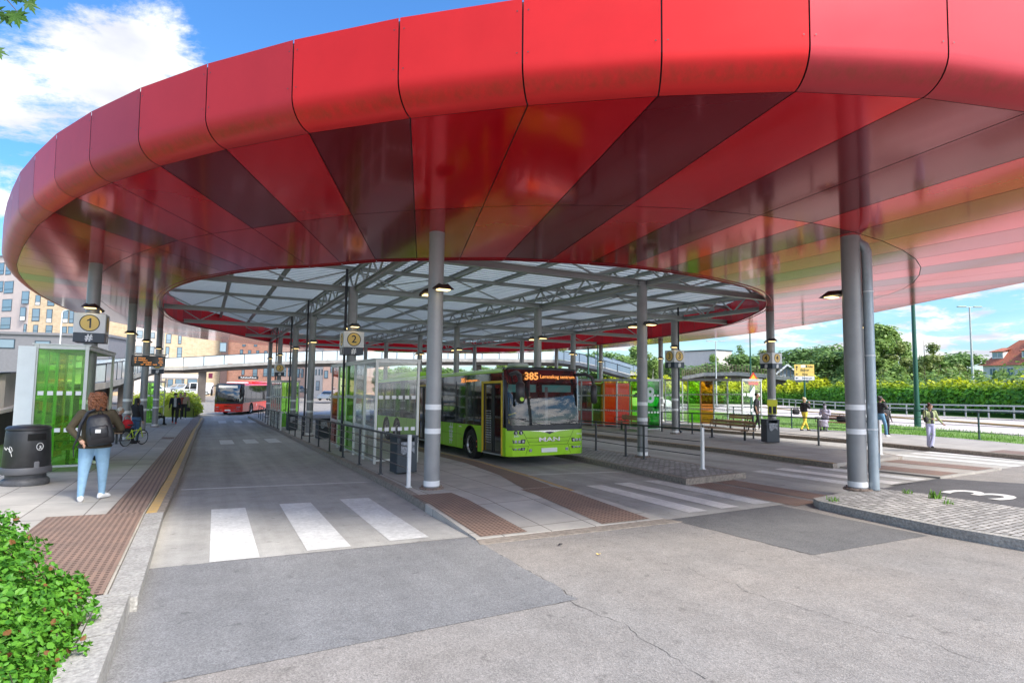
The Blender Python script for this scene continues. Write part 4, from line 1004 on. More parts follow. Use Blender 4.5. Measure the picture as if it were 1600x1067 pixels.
# ------------------------------------------------------------------ number signs on the columns
def sign(x, y, zb, zt, s, num, label, ring=True):
    t = empty('platform_sign', (x, y, zb), 0, label, 'platform sign', 'white number boxes on the columns')
    H_ = zt-zb; hb = H_*.32
    MB().box((0, 0, hb+(H_-hb)/2), (s, s, H_-hb), bev=.008).build('box', white_m, t)
    MB().box((0, 0, hb/2), (s*.985, s*.985, hb-.002), bev=.006).build('route_band', navy, t)
    for k in range(4):
        a = k*PI/2; rot = face_rot(a); n = Vector((math.sin(a), -math.cos(a), 0))
        def disc(r_, off_, m, nm, par):
            mb = MB(); c = n*(s/2+off_)+Vector((0, 0, hb+(H_-hb)/2)); e1 = Vector((math.cos(a), math.sin(a), 0)); z_ = Vector((0, 0, 1))
            mb.add([c+e1*(r_*math.cos(q/32*2*PI))+z_*(r_*math.sin(q/32*2*PI)) for q in range(32)], [tuple(range(32))]); return mb.build(nm, m, par, recalc=False)
        R_ = (H_-hb)*.43
        d0 = disc(R_, .003, black_m, 'number_disc', t); disc(R_*.89, .006, yel, 'yellow_face', d0)
        cn_ = n*(s/2+.009)+Vector((0, 0, hb+(H_-hb)/2))
        if num == '1':
            m1_ = MB(); q1 = [(-.02, -.5), (.13, -.5), (.13, .5), (0, .5), (-.09, .38), (-.24, .30), (-.24, .18), (-.02, .26)]
            e1 = Vector((math.cos(a), math.sin(a), 0)); vs_ = [cn_+e1*(x_*R_*1.15)+Vector((0, 0, y_*R_*1.15)) for x_, y_ in q1]; m1_.add(vs_+[v_-n*.004 for v_ in vs_], [(0, 1, 2, 7), (7, 2, 3, 4), (7, 4, 5, 6)]); m1_.build('numeral', black_m, d0, recalc=False)
        else: text('numeral', num, R_*1.55, black_m, d0, cn_, rot, ext=.002, bold=.004)
        text('hash_mark', '#', hb*1.02, white_m, t, n*(s/2+.006)+Vector((0, 0, hb*.5)), rot, ext=.002, bold=.010)
    return t
sign(-2.85, 19.7, 3.06, 3.86, .72, '1', 'large box sign numbered 1 on the left column')
sign(4.58, 20.8, 3.02, 3.84, .70, '2', 'large box sign numbered 2 above the middle shelter')
sign(4.88, 46, 2.45, 3.35, .66, '2', 'small distant box sign numbered 2 near the red bus')
sign(-2.6, 42.2, 2.45, 3.3, .66, '1', 'distant box sign half hidden below the departure board')
sign(20.9, 21.8, 2.98, 3.86, .68, '3', 'box sign showing two number 3 faces')
sign(21.3, 16.5, 2.86, 3.52, .62, '4', 'box sign showing two number 4 faces')
t = empty('notice', (21.3, 16.5, 1.0), R(-48), 'yellow notice with black bars strapped round a column', 'notice')
MB().box((0, -.19, .42), (.40, .03, .26), bev=.01).build('header', mat('notice_yellow', (.80, .80, .06), .5), t)
bd = MB().box((0, -.19, .12), (.36, .02, .34)).build('board', MATS['notice_yellow'], t)
for sx in (-1, 1): MB().box((sx*.085, -.203, .12), (.12, .006, .29)).build('black_bar', black_m, bd)

# departure board
t = empty('departure_board', (-2.15, 29.25, 2.62), 0, 'dark departure board with glowing orange lines hung from a left column', 'display')
MB().box((0, 0, .24), (1.22, .12, .46), bev=.01).build('case', black_m, t)
MB().box((-.05, .0, .52), (1.42, .10, .06)).build('hanger', steel, t)
s_ = MB().box((0, -.063, .23), (1.16, .006, .40)).build('screen', screen, t)
r5 = random.Random(4); rows = [(.36, [(-.52, .10), (-.38, .26)], [(.36, .16)]), (.27, [(-.52, .10), (-.38, .34)], [(.38, .14)]), (.18, [(-.50, .05), (-.20, .30)], [(.36, .18)]), (.09, [(-.28, .12), (-.10, .22), (.16, .16)], [(.42, .10)])]
mb = MB()
for z_, a_, b_ in rows:
    for x_, w_ in a_+b_:
        q = x_
        while q < x_+w_-.02:
            k_ = r5.uniform(.014, .03); mb.box((q+k_/2, -.068, z_+r5.uniform(-.006, .006)), (k_*.8, .004, r5.uniform(.03, .05))); q += k_+.006
mb.build('led_rows', led, s_)

# ------------------------------------------------------------------ poles and road signs
green_p = mat('green_lamp_post', (.012, .085, .055), .35)
def pole(px, dep, ytop, r_, m, label, head=None, zb=None, name='street_lamp', cat='street lamp', group='tall street lamps', hx=0):
    p = far(px, 590, dep); zt = far(px, ytop, dep).z; zb = G(p.x, p.y) if zb is None else zb
    t = empty(name, (p.x, p.y, zb), -yaw, label, cat, group)
    h = zt-zb; MB().tube((0, 0, 0), (0, 0, h), r_, 12, r2=r_*.55).build('pole', m, t, smooth=True)
    if head == 'T':
        mb = MB(); mb.tube((-1.0, 0, h+.02), (1.0, 0, h+.02), .05, 6); mb.build('arm', m, t)
        for sx in (-1, 1): MB().box((sx*1.0, 0, h+.05), (1.1, .35, .14), bev=.05).build('lantern', m, t)
    elif head == 'L':
        MB().path([(0, 0, h-.1), (.1, 0, h+.15), (.7, 0, h+.3)], .05, 6).build('arm', m, t); MB().box((1.0, 0, h+.28), (.8, .3, .14), bev=.05).build('lantern', m, t)
    return t
p = at(1434, 667)
t = empty('street_lamp', p, 0, 'thick dark green lamp post standing in the grass verge', 'street lamp', 'tall street lamps')
MB().tube((0, 0, 0), (0, 0, 1.3), .19, 16).build('base_sleeve', green_p, t, smooth=True); MB().tube((0, 0, 1.28), (0, 0, 11), .15, 16, r2=.09).build('pole', green_p, t, smooth=True)
MB().box((0, -.8, 11), (.3, 1.7, .16), bev=.05).build('lantern', steel_l, t)
pole(1520, 72, 479, .16, steel_l, 'pale slim lamp post with two arms against the right hand sky', 'T')
pole(1119, 95, 533, .13, steel_l, 'grey lamp post in front of the flat roofed buildings', 'T')
pole(1173, 58, 505, .10, green_p, 'thin green lamp post above the orange warning triangle', 'L')
pole(90, 62, 487, .09, white_m, 'white lamp post in front of the tan apartment building', 'L', hx=1)
pole(919, 52, 500, .10, green_p, 'thin green pole left of the dark column, above the red bus', 'L')
pole(934, 56, 500, .09, green_p, 'thinner green pole just right of the other green pole', 'L')
p = far(1177, 590, 56)
t = empty('warning_sign', (p.x, p.y, 2.35), -yaw-.3, 'orange and yellow warning triangle beside the shelter marked 4', 'road sign')
MB().prism([(-.55, .25), (.55, .25), (0, 1.2)], -.02, .02, 'y').build('plate', mat('sign_red', (.75, .06, .03), .4), t)
MB().prism([(-.36, .35), (.36, .35), (0, .97)], -.03, -.022, 'y').build('face', mat('warn_yellow', (.85, .55, .04), .4), t)
MB().box((0, 0, .08), (.9, .04, .26)).build('plate', MATS['sign_red'], t)
MB().tube((0, .05, -2.6), (0, .05, 1.2), .04, 8).build('pole', green_p, t)
p = far(1257, 594, 60)
t = empty('direction_sign', (p.x, p.y, p.z), -yaw-.35, 'yellow and white road direction sign on a green post', 'road sign')
MB().box((0, 0, 1.23), (1.85, .05, .82)).build('panel', yel, t); MB().box((0, 0, .62), (1.85, .05, .36)).build('panel', yel, t); MB().box((0, 0, .22), (1.85, .05, .38)).build('panel', white_m, t)
MB().tube((0, .06, -3.6), (0, .06, 1.6), .09, 10).build('post', green_p, t)
text('place_name', 'Oslo', .32, black_m, t, (.52, -.035, 1.42), RX, bold=.002); text('place_name', 'Skårer', .32, black_m, t, (.05, -.035, 1.05), RX, bold=.006)
text('place_name', 'Alna', .30, black_m, t, (.05, -.035, .62), RX, bold=.006); text('place_name', 'Sentrum', .28, black_m, t, (.25, -.035, .22), RX, bold=.004)
mb = MB()
for z_, up in ((1.2, 1), (.62, 0), (.22, 0)):
    if up: mb.box((-.7, -.035, z_), (.06, .01, .4)); mb.prism([(-.82, z_+.12), (-.58, z_+.12), (-.7, z_+.32)], -.04, -.03, 'y')
    else: mb.box((-.66, -.035, z_), (.2, .01, .06)); mb.prism([(-.70, z_-.1), (-.70, z_+.1), (-.86, z_)], -.04, -.03, 'y')
mb.build('arrows', black_m, t)
MB().box((-.1, -.034, 1.45), (.42, .01, .26)).build('route_badge', white_m, t); MB().box((.2, -.036, 1.45), (.10, .01, .26)).build('route_badge', MATS['green_lamp_post'], t)
# ------------------------------------------------------------------ buses
lime = mat('lime_paint', (.34, .68, .015), .3, coat=.6, var=.07, vs=.8)
lime_l = mat('lime_trim', (.42, .66, .04), .35)
busred = mat('bus_red_paint', (.70, .03, .018), .3, coat=.6)
tint = mat('tinted_glass', (.012, .014, .016), .04, coat=1, spec=.9)
wsg = glass('windscreen_glass', (.78, .86, .86), .03, refl=.05)
chrome = mat('chrome', (.7, .7, .72), .15, metal=1)
lampg = mat('headlamp_glass', (.55, .57, .6), .1, metal=.6, var=.5, vs=16)
def rrect(w_, z0_, z1_, r_, rt=None, n=5):
    rt = rt or r_; out = []
    for cx_, cz_, a0, rr_ in ((w_/2-r_, z0_+r_, -PI/2, r_), (w_/2-rt, z1_-rt, 0, rt), (-w_/2+rt, z1_-rt, PI/2, rt), (-w_/2+r_, z0_+r_, PI, r_)):
        for k in range(n+1):
            a = a0+PI/2*k/n; out.append((cx_+rr_*math.cos(a), cz_+rr_*math.sin(a)))
    return out
def bulge(z, x, W_, H_):
    """how far the front face at (x, z) sits behind the foremost point"""
    q = abs(x)/(W_/2)
    s = .10*q**2.6 + .16*max(0, q-.86)**1.2/.14**1.2*.9
    s += .26*max(0, (z-1.2)/(H_-1.2))**1.8 + .03*max(0, (.75-z)/.5)
    return s
def make_bus(paint, Ln, H_, label, name='bus', group='city buses', wheels=(2.75, 11.2, 12.95), green=True, doors=(), open_door=False, number=None, extra=True):
    W_ = 2.55; t = empty(name, (0, 0, 0), 0, label, 'bus', group)
    z0 = .30; mb = MB()
    NXS = 14
    # front skin from the waist to the bumper, with a hole for the screen above: body sides, roof, rear
    zs = [z0, .42, .6, .8, 1.0, 1.12]
    xs_ = [W_/2*math.sin(PI/2*k/NXS*1.0) for k in range(-NXS, NXS+1)]
    def fp(x, z, off_=0): return (x, bulge(z, x, W_, H_)-off_, z)
    rows = [[fp(x, z) for x in xs_] for z in zs]
    n = len(xs_); vs = [p for r_ in rows for p in r_]
    mb.add(vs, [(i*n+k, i*n+k+1, (i+1)*n+k+1, (i+1)*n+k) for i in range(len(rows)-1) for k in range(n-1)])
    # roof cap over the screen
    zr = [H_-.12, H_-.06, H_-.015, H_]
    rows = []
    for j, z in enumerate(zr):
        rows.append([(x*(1-.03*j), bulge(z, x, W_, H_)+[0, .02, .10, .30][j], z) for x in xs_])
    rows.append([(x*.90, 1.0, H_+.02) for x in xs_])
    vs = [p for r_ in rows for p in r_]
    mb.add(vs, [(i*n+k, i*n+k+1, (i+1)*n+k+1, (i+1)*n+k) for i in range(len(rows)-1) for k in range(n-1)], 1)
    # sides (lower panel with wheel arches), upper band, roof
    ya = bulge(1.1, W_/2, W_, H_)
    for s in (-1, 1):
        x = s*W_/2
        # lower skirt as columns between stations, arches cut as arcs
        st = [ya]
        for wy in wheels:
            for k in range(13): st.append(wy-.62*math.cos(PI*k/12))
        st += [Ln-.06]; st = sorted(set(round(q, 4) for q in st))
        dz_ = [d for d in doors if s == -1]
        for a, b in zip(st[:-1], st[1:]):
            def lowz(y):
                for wy in wheels:
                    if abs(y-wy) < .6195: return .5+math.sqrt(max(0, .62**2-(y-wy)**2))
                return z0
            segs = [(a, b)]
            if s == -1:
                for d0, d1 in doors:
                    ns = []
                    for (p_, q_) in segs:
                        if q_ <= d0 or p_ >= d1: ns.append((p_, q_))
                        else:
                            if p_ < d0: ns.append((p_, d0))
                            if q_ > d1: ns.append((d1, q_))
                    segs = ns
            for p_, q_ in segs: mb.quad((x, p_, lowz(p_)), (x, q_, lowz(q_)), (x, q_, 1.14), (x, p_, 1.14))
        # arch lining
        for wy in wheels:
            for k in range(12):
                a0, a1 = PI*k/12, PI*(k+1)/12
                mb.quad((x, wy-.62*math.cos(a0), .5+.62*math.sin(a0)), (x, wy-.62*math.cos(a1), .5+.62*math.sin(a1)), (x-s*.5, wy-.62*math.cos(a1), .5+.62*math.sin(a1)), (x-s*.5, wy-.62*math.cos(a0), .5+.62*math.sin(a0)), 1)
        # roof edge
        prof = [(W_/2, H_-.17), (W_/2-.005, H_-.14), (W_/2-.04, H_-.09), (W_/2-.12, H_-.03), (W_/2-.3, H_), (0, H_+.02)]
        for (p0_, q0_), (p1_, q1_) in zip(prof[:-1], prof[1:]):
            mb.quad((s*p0_, .42, q0_), (s*p0_, Ln-.06, q0_), (s*p1_, Ln-.06, q1_), (s*p1_, .42, q1_), 0)
    # rear and floor
    rr_ = rrect(W_, z0, H_, .12, .25)
    mb.add([(p, Ln-.06, q) for p, q in rr_]+[(p*.96, Ln, (q-1.6)*.97+1.6) for p, q in rr_], [(i, (i+1) % len(rr_), len(rr_)+(i+1) % len(rr_), len(rr_)+i) for i in range(len(rr_))]+[tuple(range(len(rr_), 2*len(rr_)))])
    mb.box((0, Ln/2, .33), (W_-1.04, Ln-.8, .04), m=1)
    body = mb.build('body', [paint, black_m], t, smooth=True, sharp=35)
    # glazing: side window band
    for s in (-1, 1):
        x = s*(W_/2-.004); cuts = [.42]+[d for dd in (doors if s == -1 else []) for d in dd]+[Ln-.25]
        gm = MB(); spans = list(zip(cuts[::2], cuts[1::2]))
        for a, b in spans:
            gm.box((x-s*.02, (a+b)/2, (1.14+H_-.15)/2), (.045, b-a, H_-.15-1.14), bev=.01)
        g0 = gm.build('side_glazing', tint, t)
        pm = MB(); y = 1.0
        while y < Ln-.9:
            if not any(d0-.1 < y < d1+.1 for d0, d1 in (doors if s == -1 else [])):
                pm.box((s*(W_/2+.001), y, (1.2+H_-.35)/2), (.006, .045, H_-.35-1.2))
            y += 1.55
        pm.build('window_bar', black_m, g0)
    # screen: windscreen as a curved sheet, black surround below
    def sheet(x0, x1, za, zb, nx_, nz, off_, m, nm, par, mi=0):
        vs = []; b_ = MB()
        for i in range(nz+1):
            for k in range(nx_+1):
                x = x0+(x1-x0)*k/nx_; z = za+(zb-za)*i/nz; vs.append(fp(x, z, off_))
        b_.add(vs, [(i*(nx_+1)+k, i*(nx_+1)+k+1, (i+1)*(nx_+1)+k+1, (i+1)*(nx_+1)+k) for i in range(nz) for k in range(nx_)])
        return b_.build(nm, m, par, smooth=True, recalc=False)
    ws = sheet(-W_/2+.05, W_/2-.05, 1.16, H_-.44, 24, 10, .006, tint if not green else wsg, 'windscreen', t)
    sheet(-W_/2+.005, W_/2-.005, H_-.46, H_-.08, 26, 4, .004, tint, 'destination_glass', t)
    fr = MB()
    b2 = sheet(-W_/2+.02, W_/2-.02, 1.06, 1.22, 26, 2, .010, black_m, 'screen_base', t)
    for s in (-1, 1): sheet(s*(W_/2-.06), s*(W_/2-.002), 1.12, H_-.40, 3, 8, .009, black_m, 'corner_pillar', t)
    if green:
        cabm = mat('cab_dark', (.03, .032, .035), .7) if 'cab_dark' not in MATS else MATS['cab_dark']
        mb = MB(); mb.box((0, .62, 1.17), (2.3, .55, .10), bev=.03); mb.box((.62, .62, 1.30), (.7, .34, .2), bev=.06); mb.build('dashboard', cabm, t)
        MB().box((0, 2.9, 1.75), (2.4, .03, 1.6)).build('cab_partition', cabm, t)
        MB().path([(.62+.24*math.cos(q/20*2*PI), .98+.12*math.sin(q/20*2*PI), 1.32+.20*math.sin(q/20*2*PI)) for q in range(20)], .016, 6, closed=True).build('steering_wheel', black_m, t)
        MB().path([(-.95, .7, 1.25), (-.95, .8, 1.5), (-.6, .95, 1.56)], .02, 6).build('grab_rail', mat('grab_yellow', (.75, .62, .02), .4), t)
        mb = MB(); mb.box((.0, .16+.0, 1.8), (.09, .02, 1.15)); mb.build('screen_divider', black_m, t)
        MB().box((-.62, .5, 2.33), (.9, .02, .24)).build('sun_blind', mat('blind_teal', (.03, .22, .20), .6), t)
        MB().box((.55, .5, 2.33), (1.0, .02, .22)).build('sun_blind', MATS['blind_teal'], t)
    # wipers
    for a, b in (((-.15, 1.20), (-1.0, 1.42)), ((.15, 1.2), (.95, 1.32))):
        mb = MB(); A, B = Vector(fp(a[0], a[1], .05)), Vector(fp(b[0], b[1], .03)); mb.beam(A, B, .025, .02); mb.beam(B+Vector((-.35, 0, .03)), B+Vector((.25, 0, -.02)), .02, .03); mb.build('wiper', black_m, t)
    # lamps
    for s in (-1, 1):
        for zc, hh in ((.74, .12), (.52, .08)):
            mb = MB(); b_ = []
            for (x_, z_) in ((.78, zc-hh*.5), (1.12, zc-hh*.45), (1.14, zc+hh*.45), (.76, zc+hh*.55)): b_.append(fp(s*x_, z_, .012))
            mb.add(b_, [(0, 1, 2, 3)]); h_ = mb.build('headlight', black_m, t, recalc=False)
            for x_ in (.84, .95, 1.06):
                c = Vector(fp(s*x_, zc, .03)); MB().lathe(c, [(.001, 0), (.04, .0), (.001, .0)], 10).build('lamp_unit', lampg, h_) if False else MB().box(c, (.075, .03, hh*.72), bev=.02).build('lamp_unit', lampg, h_)
        c = fp(s*.60, .47, .012); mb = MB(); mb.path([Vector(c)+Vector((0, .01, 0)), Vector(c)+Vector((0, -.012, 0))], .05, 14); mb.build('fog_lamp', lampg, t)
    # panel joints on the nose
    jm = mat('joint_dark', (.03, .06, .01), .7) if 'joint_dark' not in MATS else MATS['joint_dark']
    mb = MB()
    for pl in ([(-.85, 1.05), (-.62, .62)], [(.85, 1.05), (.62, .62)], [(-.62, .62), (.62, .62)], [(-.74, .84), (.74, .84)], [(-.66, .72), (.66, .72)], [(-1.2, .60), (-.66, .61)], [(.66, .61), (1.2, .60)], [(-.66, .6), (-.74, .34)], [(.66, .6), (.74, .34)]):
        q = [fp(pl[0][0]+(pl[1][0]-pl[0][0])*k/8, pl[0][1]+(pl[1][1]-pl[0][1])*k/8, .002) for k in range(9)]; mb.path(q, .005, 4)
    mb.build('panel_joint', jm, body)
    MB().box(Vector(fp(0, .46, .02)), (.52, .02, .13), bev=.005).build('number_plate', white_m, t)
    # bumper shadow gap
    # wheels
    for wy in wheels:
        for s in (-1, 1):
            w_ = empty('wheel', (s*(W_/2-.16), wy, .49), 0, parent=t)
            mt = Matrix.Rotation(PI/2, 4, 'Y')
            def lat(prof_, m, nm, par, n_=28):
                b_ = MB(); b_.lathe((0, 0, 0), prof_, n_); o_ = b_.build(nm, m, par, smooth=True, sharp=30); o_.data.transform(Matrix.Rotation(s*PI/2, 4, 'Y')); return o_
            lat([(.28, -.14), (.46, -.14), (.49, -.10), (.49, .10), (.46, .14), (.30, .145), (.28, .10)], rubber, 'tyre', w_)
            lat([(.001, .04), (.10, .05), (.13, .10), (.16, .10), (.17, .03), (.25, .04), (.275, .12), (.30, .146), (.29, .10), (.2, .0), (.001, .0)], mat('wheel_trim', (.45, .46, .47), .3, metal=.7, var=.4, vs=12) if 'wheel_trim' not in MATS else MATS['wheel_trim'], 'rim', w_)
    # mirrors
    if green:
        mb = MB(); mb.path([fp(-1.1, H_-.22, 0), (-1.16, -.22, H_-.20), (-1.18, -.44, H_-.30), (-1.18, -.48, H_-.5)], [.06, .07, .08, .06], 8); mb.box((-1.17, -.46, H_-.78), (.26, .20, .66), bev=.08); mb.build('mirror', black_pl, t, smooth=True, sharp=50)
    for s in ((1,) if green else (-1, 1)):
        mb = MB(); mb.path([fp(s*1.1, H_-.20, 0), (s*1.22, -.10, H_-.20), (s*1.36, -.22, H_-.30), (s*1.40, -.24, H_-.5)], [.05, .055, .055, .045], 8); mb.box((s*1.42, -.22, H_-.82), (.20, .16, .62), bev=.06); m_ = mb.build('mirror', black_pl, t, smooth=True, sharp=50)
    if green:
        mb = MB(); mb.path([(-1.17, -.555, H_-.98), (-1.17, -.567, H_-.98)], .06, 14); mb.build('mirror_dot', lime_l, t)
    # roof equipment
    if green:
        mb = MB(); mb.box((0, 12.4, H_+.12), (1.9, 3.6, .30), bev=.14); mb.build('roof_pod', paint, t, smooth=True, sharp=50)
        MB().box((-.2, 1.6, H_+.12), (.5, .6, .16), bev=.05).build('antenna_pod', steel_l, t)
    else:
        MB().box((0, Ln*.55, H_+.12), (1.8, Ln*.45, .26), bev=.12).build('roof_pod', paint, t, smooth=True, sharp=50)
        MB().box((0, Ln*.2, H_+.08), (1.7, 1.4, .16), bev=.07).build('roof_pod', white_m, t, smooth=True, sharp=50)
    # doors on the left-hand side as seen from ahead
    yj = mat('door_yellow', (.72, .52, .04), .4) if 'door_yellow' not in MATS else MATS['door_yellow']
    for i, (d0, d1) in enumerate(doors):
        dn = empty('door', (-W_/2, (d0+d1)/2, z0), 0, parent=t); hw = (d1-d0)/2; hd = 2.18
        fm = MB()
        for s in (-1, 1): fm.box((0, s*(hw-.03), hd/2+.02), (.05, .05, hd+.04))
        fm.box((0, 0, hd+.05), (.055, 2*hw, .07)); fm.build('frame', yj if green else black_m, dn)
        MB().box((.35, 0, .04), (.7, 2*hw-.1, .04)).build('step', darkgrey, dn); MB().box((.01, 0, .02), (.06, 2*hw-.1, .03)).build('sill', steel_l, dn)
        MB().box((.72, 0, hd/2), (.03, 2*hw+.6, hd)).build('interior_panel', cabm if green else darkgrey, dn)
        for s in (-1, 1):
            lf = MB(); x_ = .06
            lf.box((x_, s*hw*.49, hd/2+.03), (.03, hw*.86, hd-.08)); l_ = lf.build('leaf', tint, dn)
            ff = MB()
            for q in (-1, 1): ff.box((x_-.02, s*hw*.49+q*hw*.42, hd/2+.03), (.03, .05, hd-.06))
            for zz in (.05, hd-.0): ff.box((x_-.02, s*hw*.49, zz), (.028, hw*.8, .06))
            ff.build('leaf_frame', black_m, l_)
            if i == 0 and s == 1:
                dm = MB()
                for a in range(4):
                    for b in range(14): dm.box((x_-.018, s*hw*.49-.15+a*.10, .35+b*.075), (.004, .028, .028))
                dm.build('white_dots', white_m, l_)
        MB().box((0, 0, (hd+.08+H_-z0-.17)/2), (.03, 2*hw, H_-z0-.17-hd-.08)).build('header', tint, dn)
    return t
bus = make_bus(lime, 14.9, 2.98, 'lime green city bus showing 385 at the middle platform', doors=((.45, 1.90), (7.0, 8.4)), wheels=(2.85, 11.25, 13.0))
bus.scale = (1.08, 1, 1); bus.location = (9.38, 15.12, G(9.3, 15.3)); bus.rotation_euler = (math.atan(.025)*-1, 0, 0)
B = bus; H_ = 2.98; Wb = 2.55
def ffp(x, z, o_=0): return Vector((x, bulge(z, x, Wb, H_)-o_, z))
text('destination_number', '385', .31, led, B, ffp(-.50, H_-.29, .06), RX, ext=.003, bold=.008, sx=1.0)
text('destination_text', 'Lørenskog sentrum', .150, led, B, ffp(.36, H_-.29, .075), RX, ext=.003, bold=.002)
text('maker_letters', 'MAN', .17, chrome, B, ffp(0, .78, .015), RX, ext=.006, bold=.004, sx=1.9)
text('fleet_number', '8491', .085, white_m, B, ffp(-1.02, .90, .012), RX @ Matrix.Rotation(0, 3, 'Z'), ext=.002)
text('operator_name', 'Unibuss', .06, white_m, B, ffp(1.06, .92, .012), RX, ext=.002)
mb = MB(); mb.prism([(-.72, 1.045), (-.30, 1.025), (-.18, 1.0), (0, .955), (.18, 1.0), (.30, 1.025), (.72, 1.045), (0, 1.06)], -.02, -.006, 'y'); mb.build('grille_trim', chrome, B)
mb = MB(); mb.prism([(-.16, 1.0), (-.06, .97), (0, .94), (.06, .97), (.16, 1.0), (.05, 1.02), (-.05, 1.02)], -.03, -.021, 'y'); mb.build('grille_badge', black_m, B)
for x_ in (-1.05, -.90):
    c = ffp(x_, 1.0, .012); mb = MB(); mb.path([c+Vector((0, .01, 0)), c+Vector((0, -.006, 0))], .062, 18); o_ = mb.build('pictogram_badge', black_m, B)
    mb = MB(); mb.box(c+Vector((0, -.012, .018)), (.02, .006, .02)); mb.box(c+Vector((0, -.012, -.012)), (.012, .006, .04)); mb.box(c+Vector((.012, -.012, -.025)), (.035, .006, .01)); mb.build('pictogram', white_m, o_)
# side marks: face -x
RL_ = Matrix.Rotation(-PI/2, 3, 'Z') @ RX
for y_, s_ in ((4.55, .62),): text('hash_mark', '#', s_, white_m, B, (-Wb/2-.004, y_, .93), RL_, ext=.002, bold=.004)
text('hash_mark', '#', .52, white_m, B, (-Wb/2-.004, y_, .60), RL_, ext=.002, bold=.004)
text('side_destination', '385', .22, led, B, (-Wb/2-.035, 3.42, 2.63), RL_, ext=.002, bold=.004)
text('side_destination', 'Lørenskog sentrum', .12, led, B, (-Wb/2-.035, 2.68, 2.62), RL_, ext=.002)
text('operator_name', 'Unibuss', .08, white_m, B, (-Wb/2-.004, 3.7, 1.05), RL_, ext=.002)
mb = MB()
for y_ in (2.3, 3.6, 5.6): mb.box((-Wb/2-.004, y_, .62), (.008, .07, .045), bev=.003)
mb.box((-Wb/2-.004, 2.3, .45), (.008, .07, .045)); mb.build('side_marker', mat('amber_lens', (.6, .12, .01), .3), B)
mb = MB()
for y_ in (4.05, 5.4, 9.0, 9.8): mb.box((-Wb/2-.0015, y_, .72), (.003, .008, .8))
mb.box((-Wb/2-.0015, 4.6, .78), (.003, 2.0, .008)); mb.build('panel_joint', MATS['joint_dark'], B)

red1 = make_bus(busred, 12.0, 2.95, 'red and black city bus driving up at the far end of the lane', wheels=(2.7, 8.6), green=False)
red1.location = (2.05, 60.6, G(2, 61)); red1.rotation_euler = (0, 0, R(-21))
text('maker_letters', 'SCANIA', .13, chrome, red1, ffp(0, .86, .02), RX, sx=1.5)
sheet_m = mat('pale_destination', (.75, .72, .68), .4)
MB().box(ffp(-.1, 2.66, .01), (1.7, .02, .22)).build('destination_panel', sheet_m, red1)
for nm_ in ('hash_mark',): text(nm_, '#', .45, white_m, red1, (Wb/2+.005, 4.3, .85), Matrix.Rotation(PI/2, 3, 'Z') @ RX, ext=.002)
red2 = make_bus(busred, 12.0, 3.0, 'second red bus half hidden behind the green bus and glass shelter', wheels=(3.0, 8.8), green=False)
red2.location = (23.6, 41.8, G(23.5, 36)); red2.rotation_euler = (0, 0, PI)

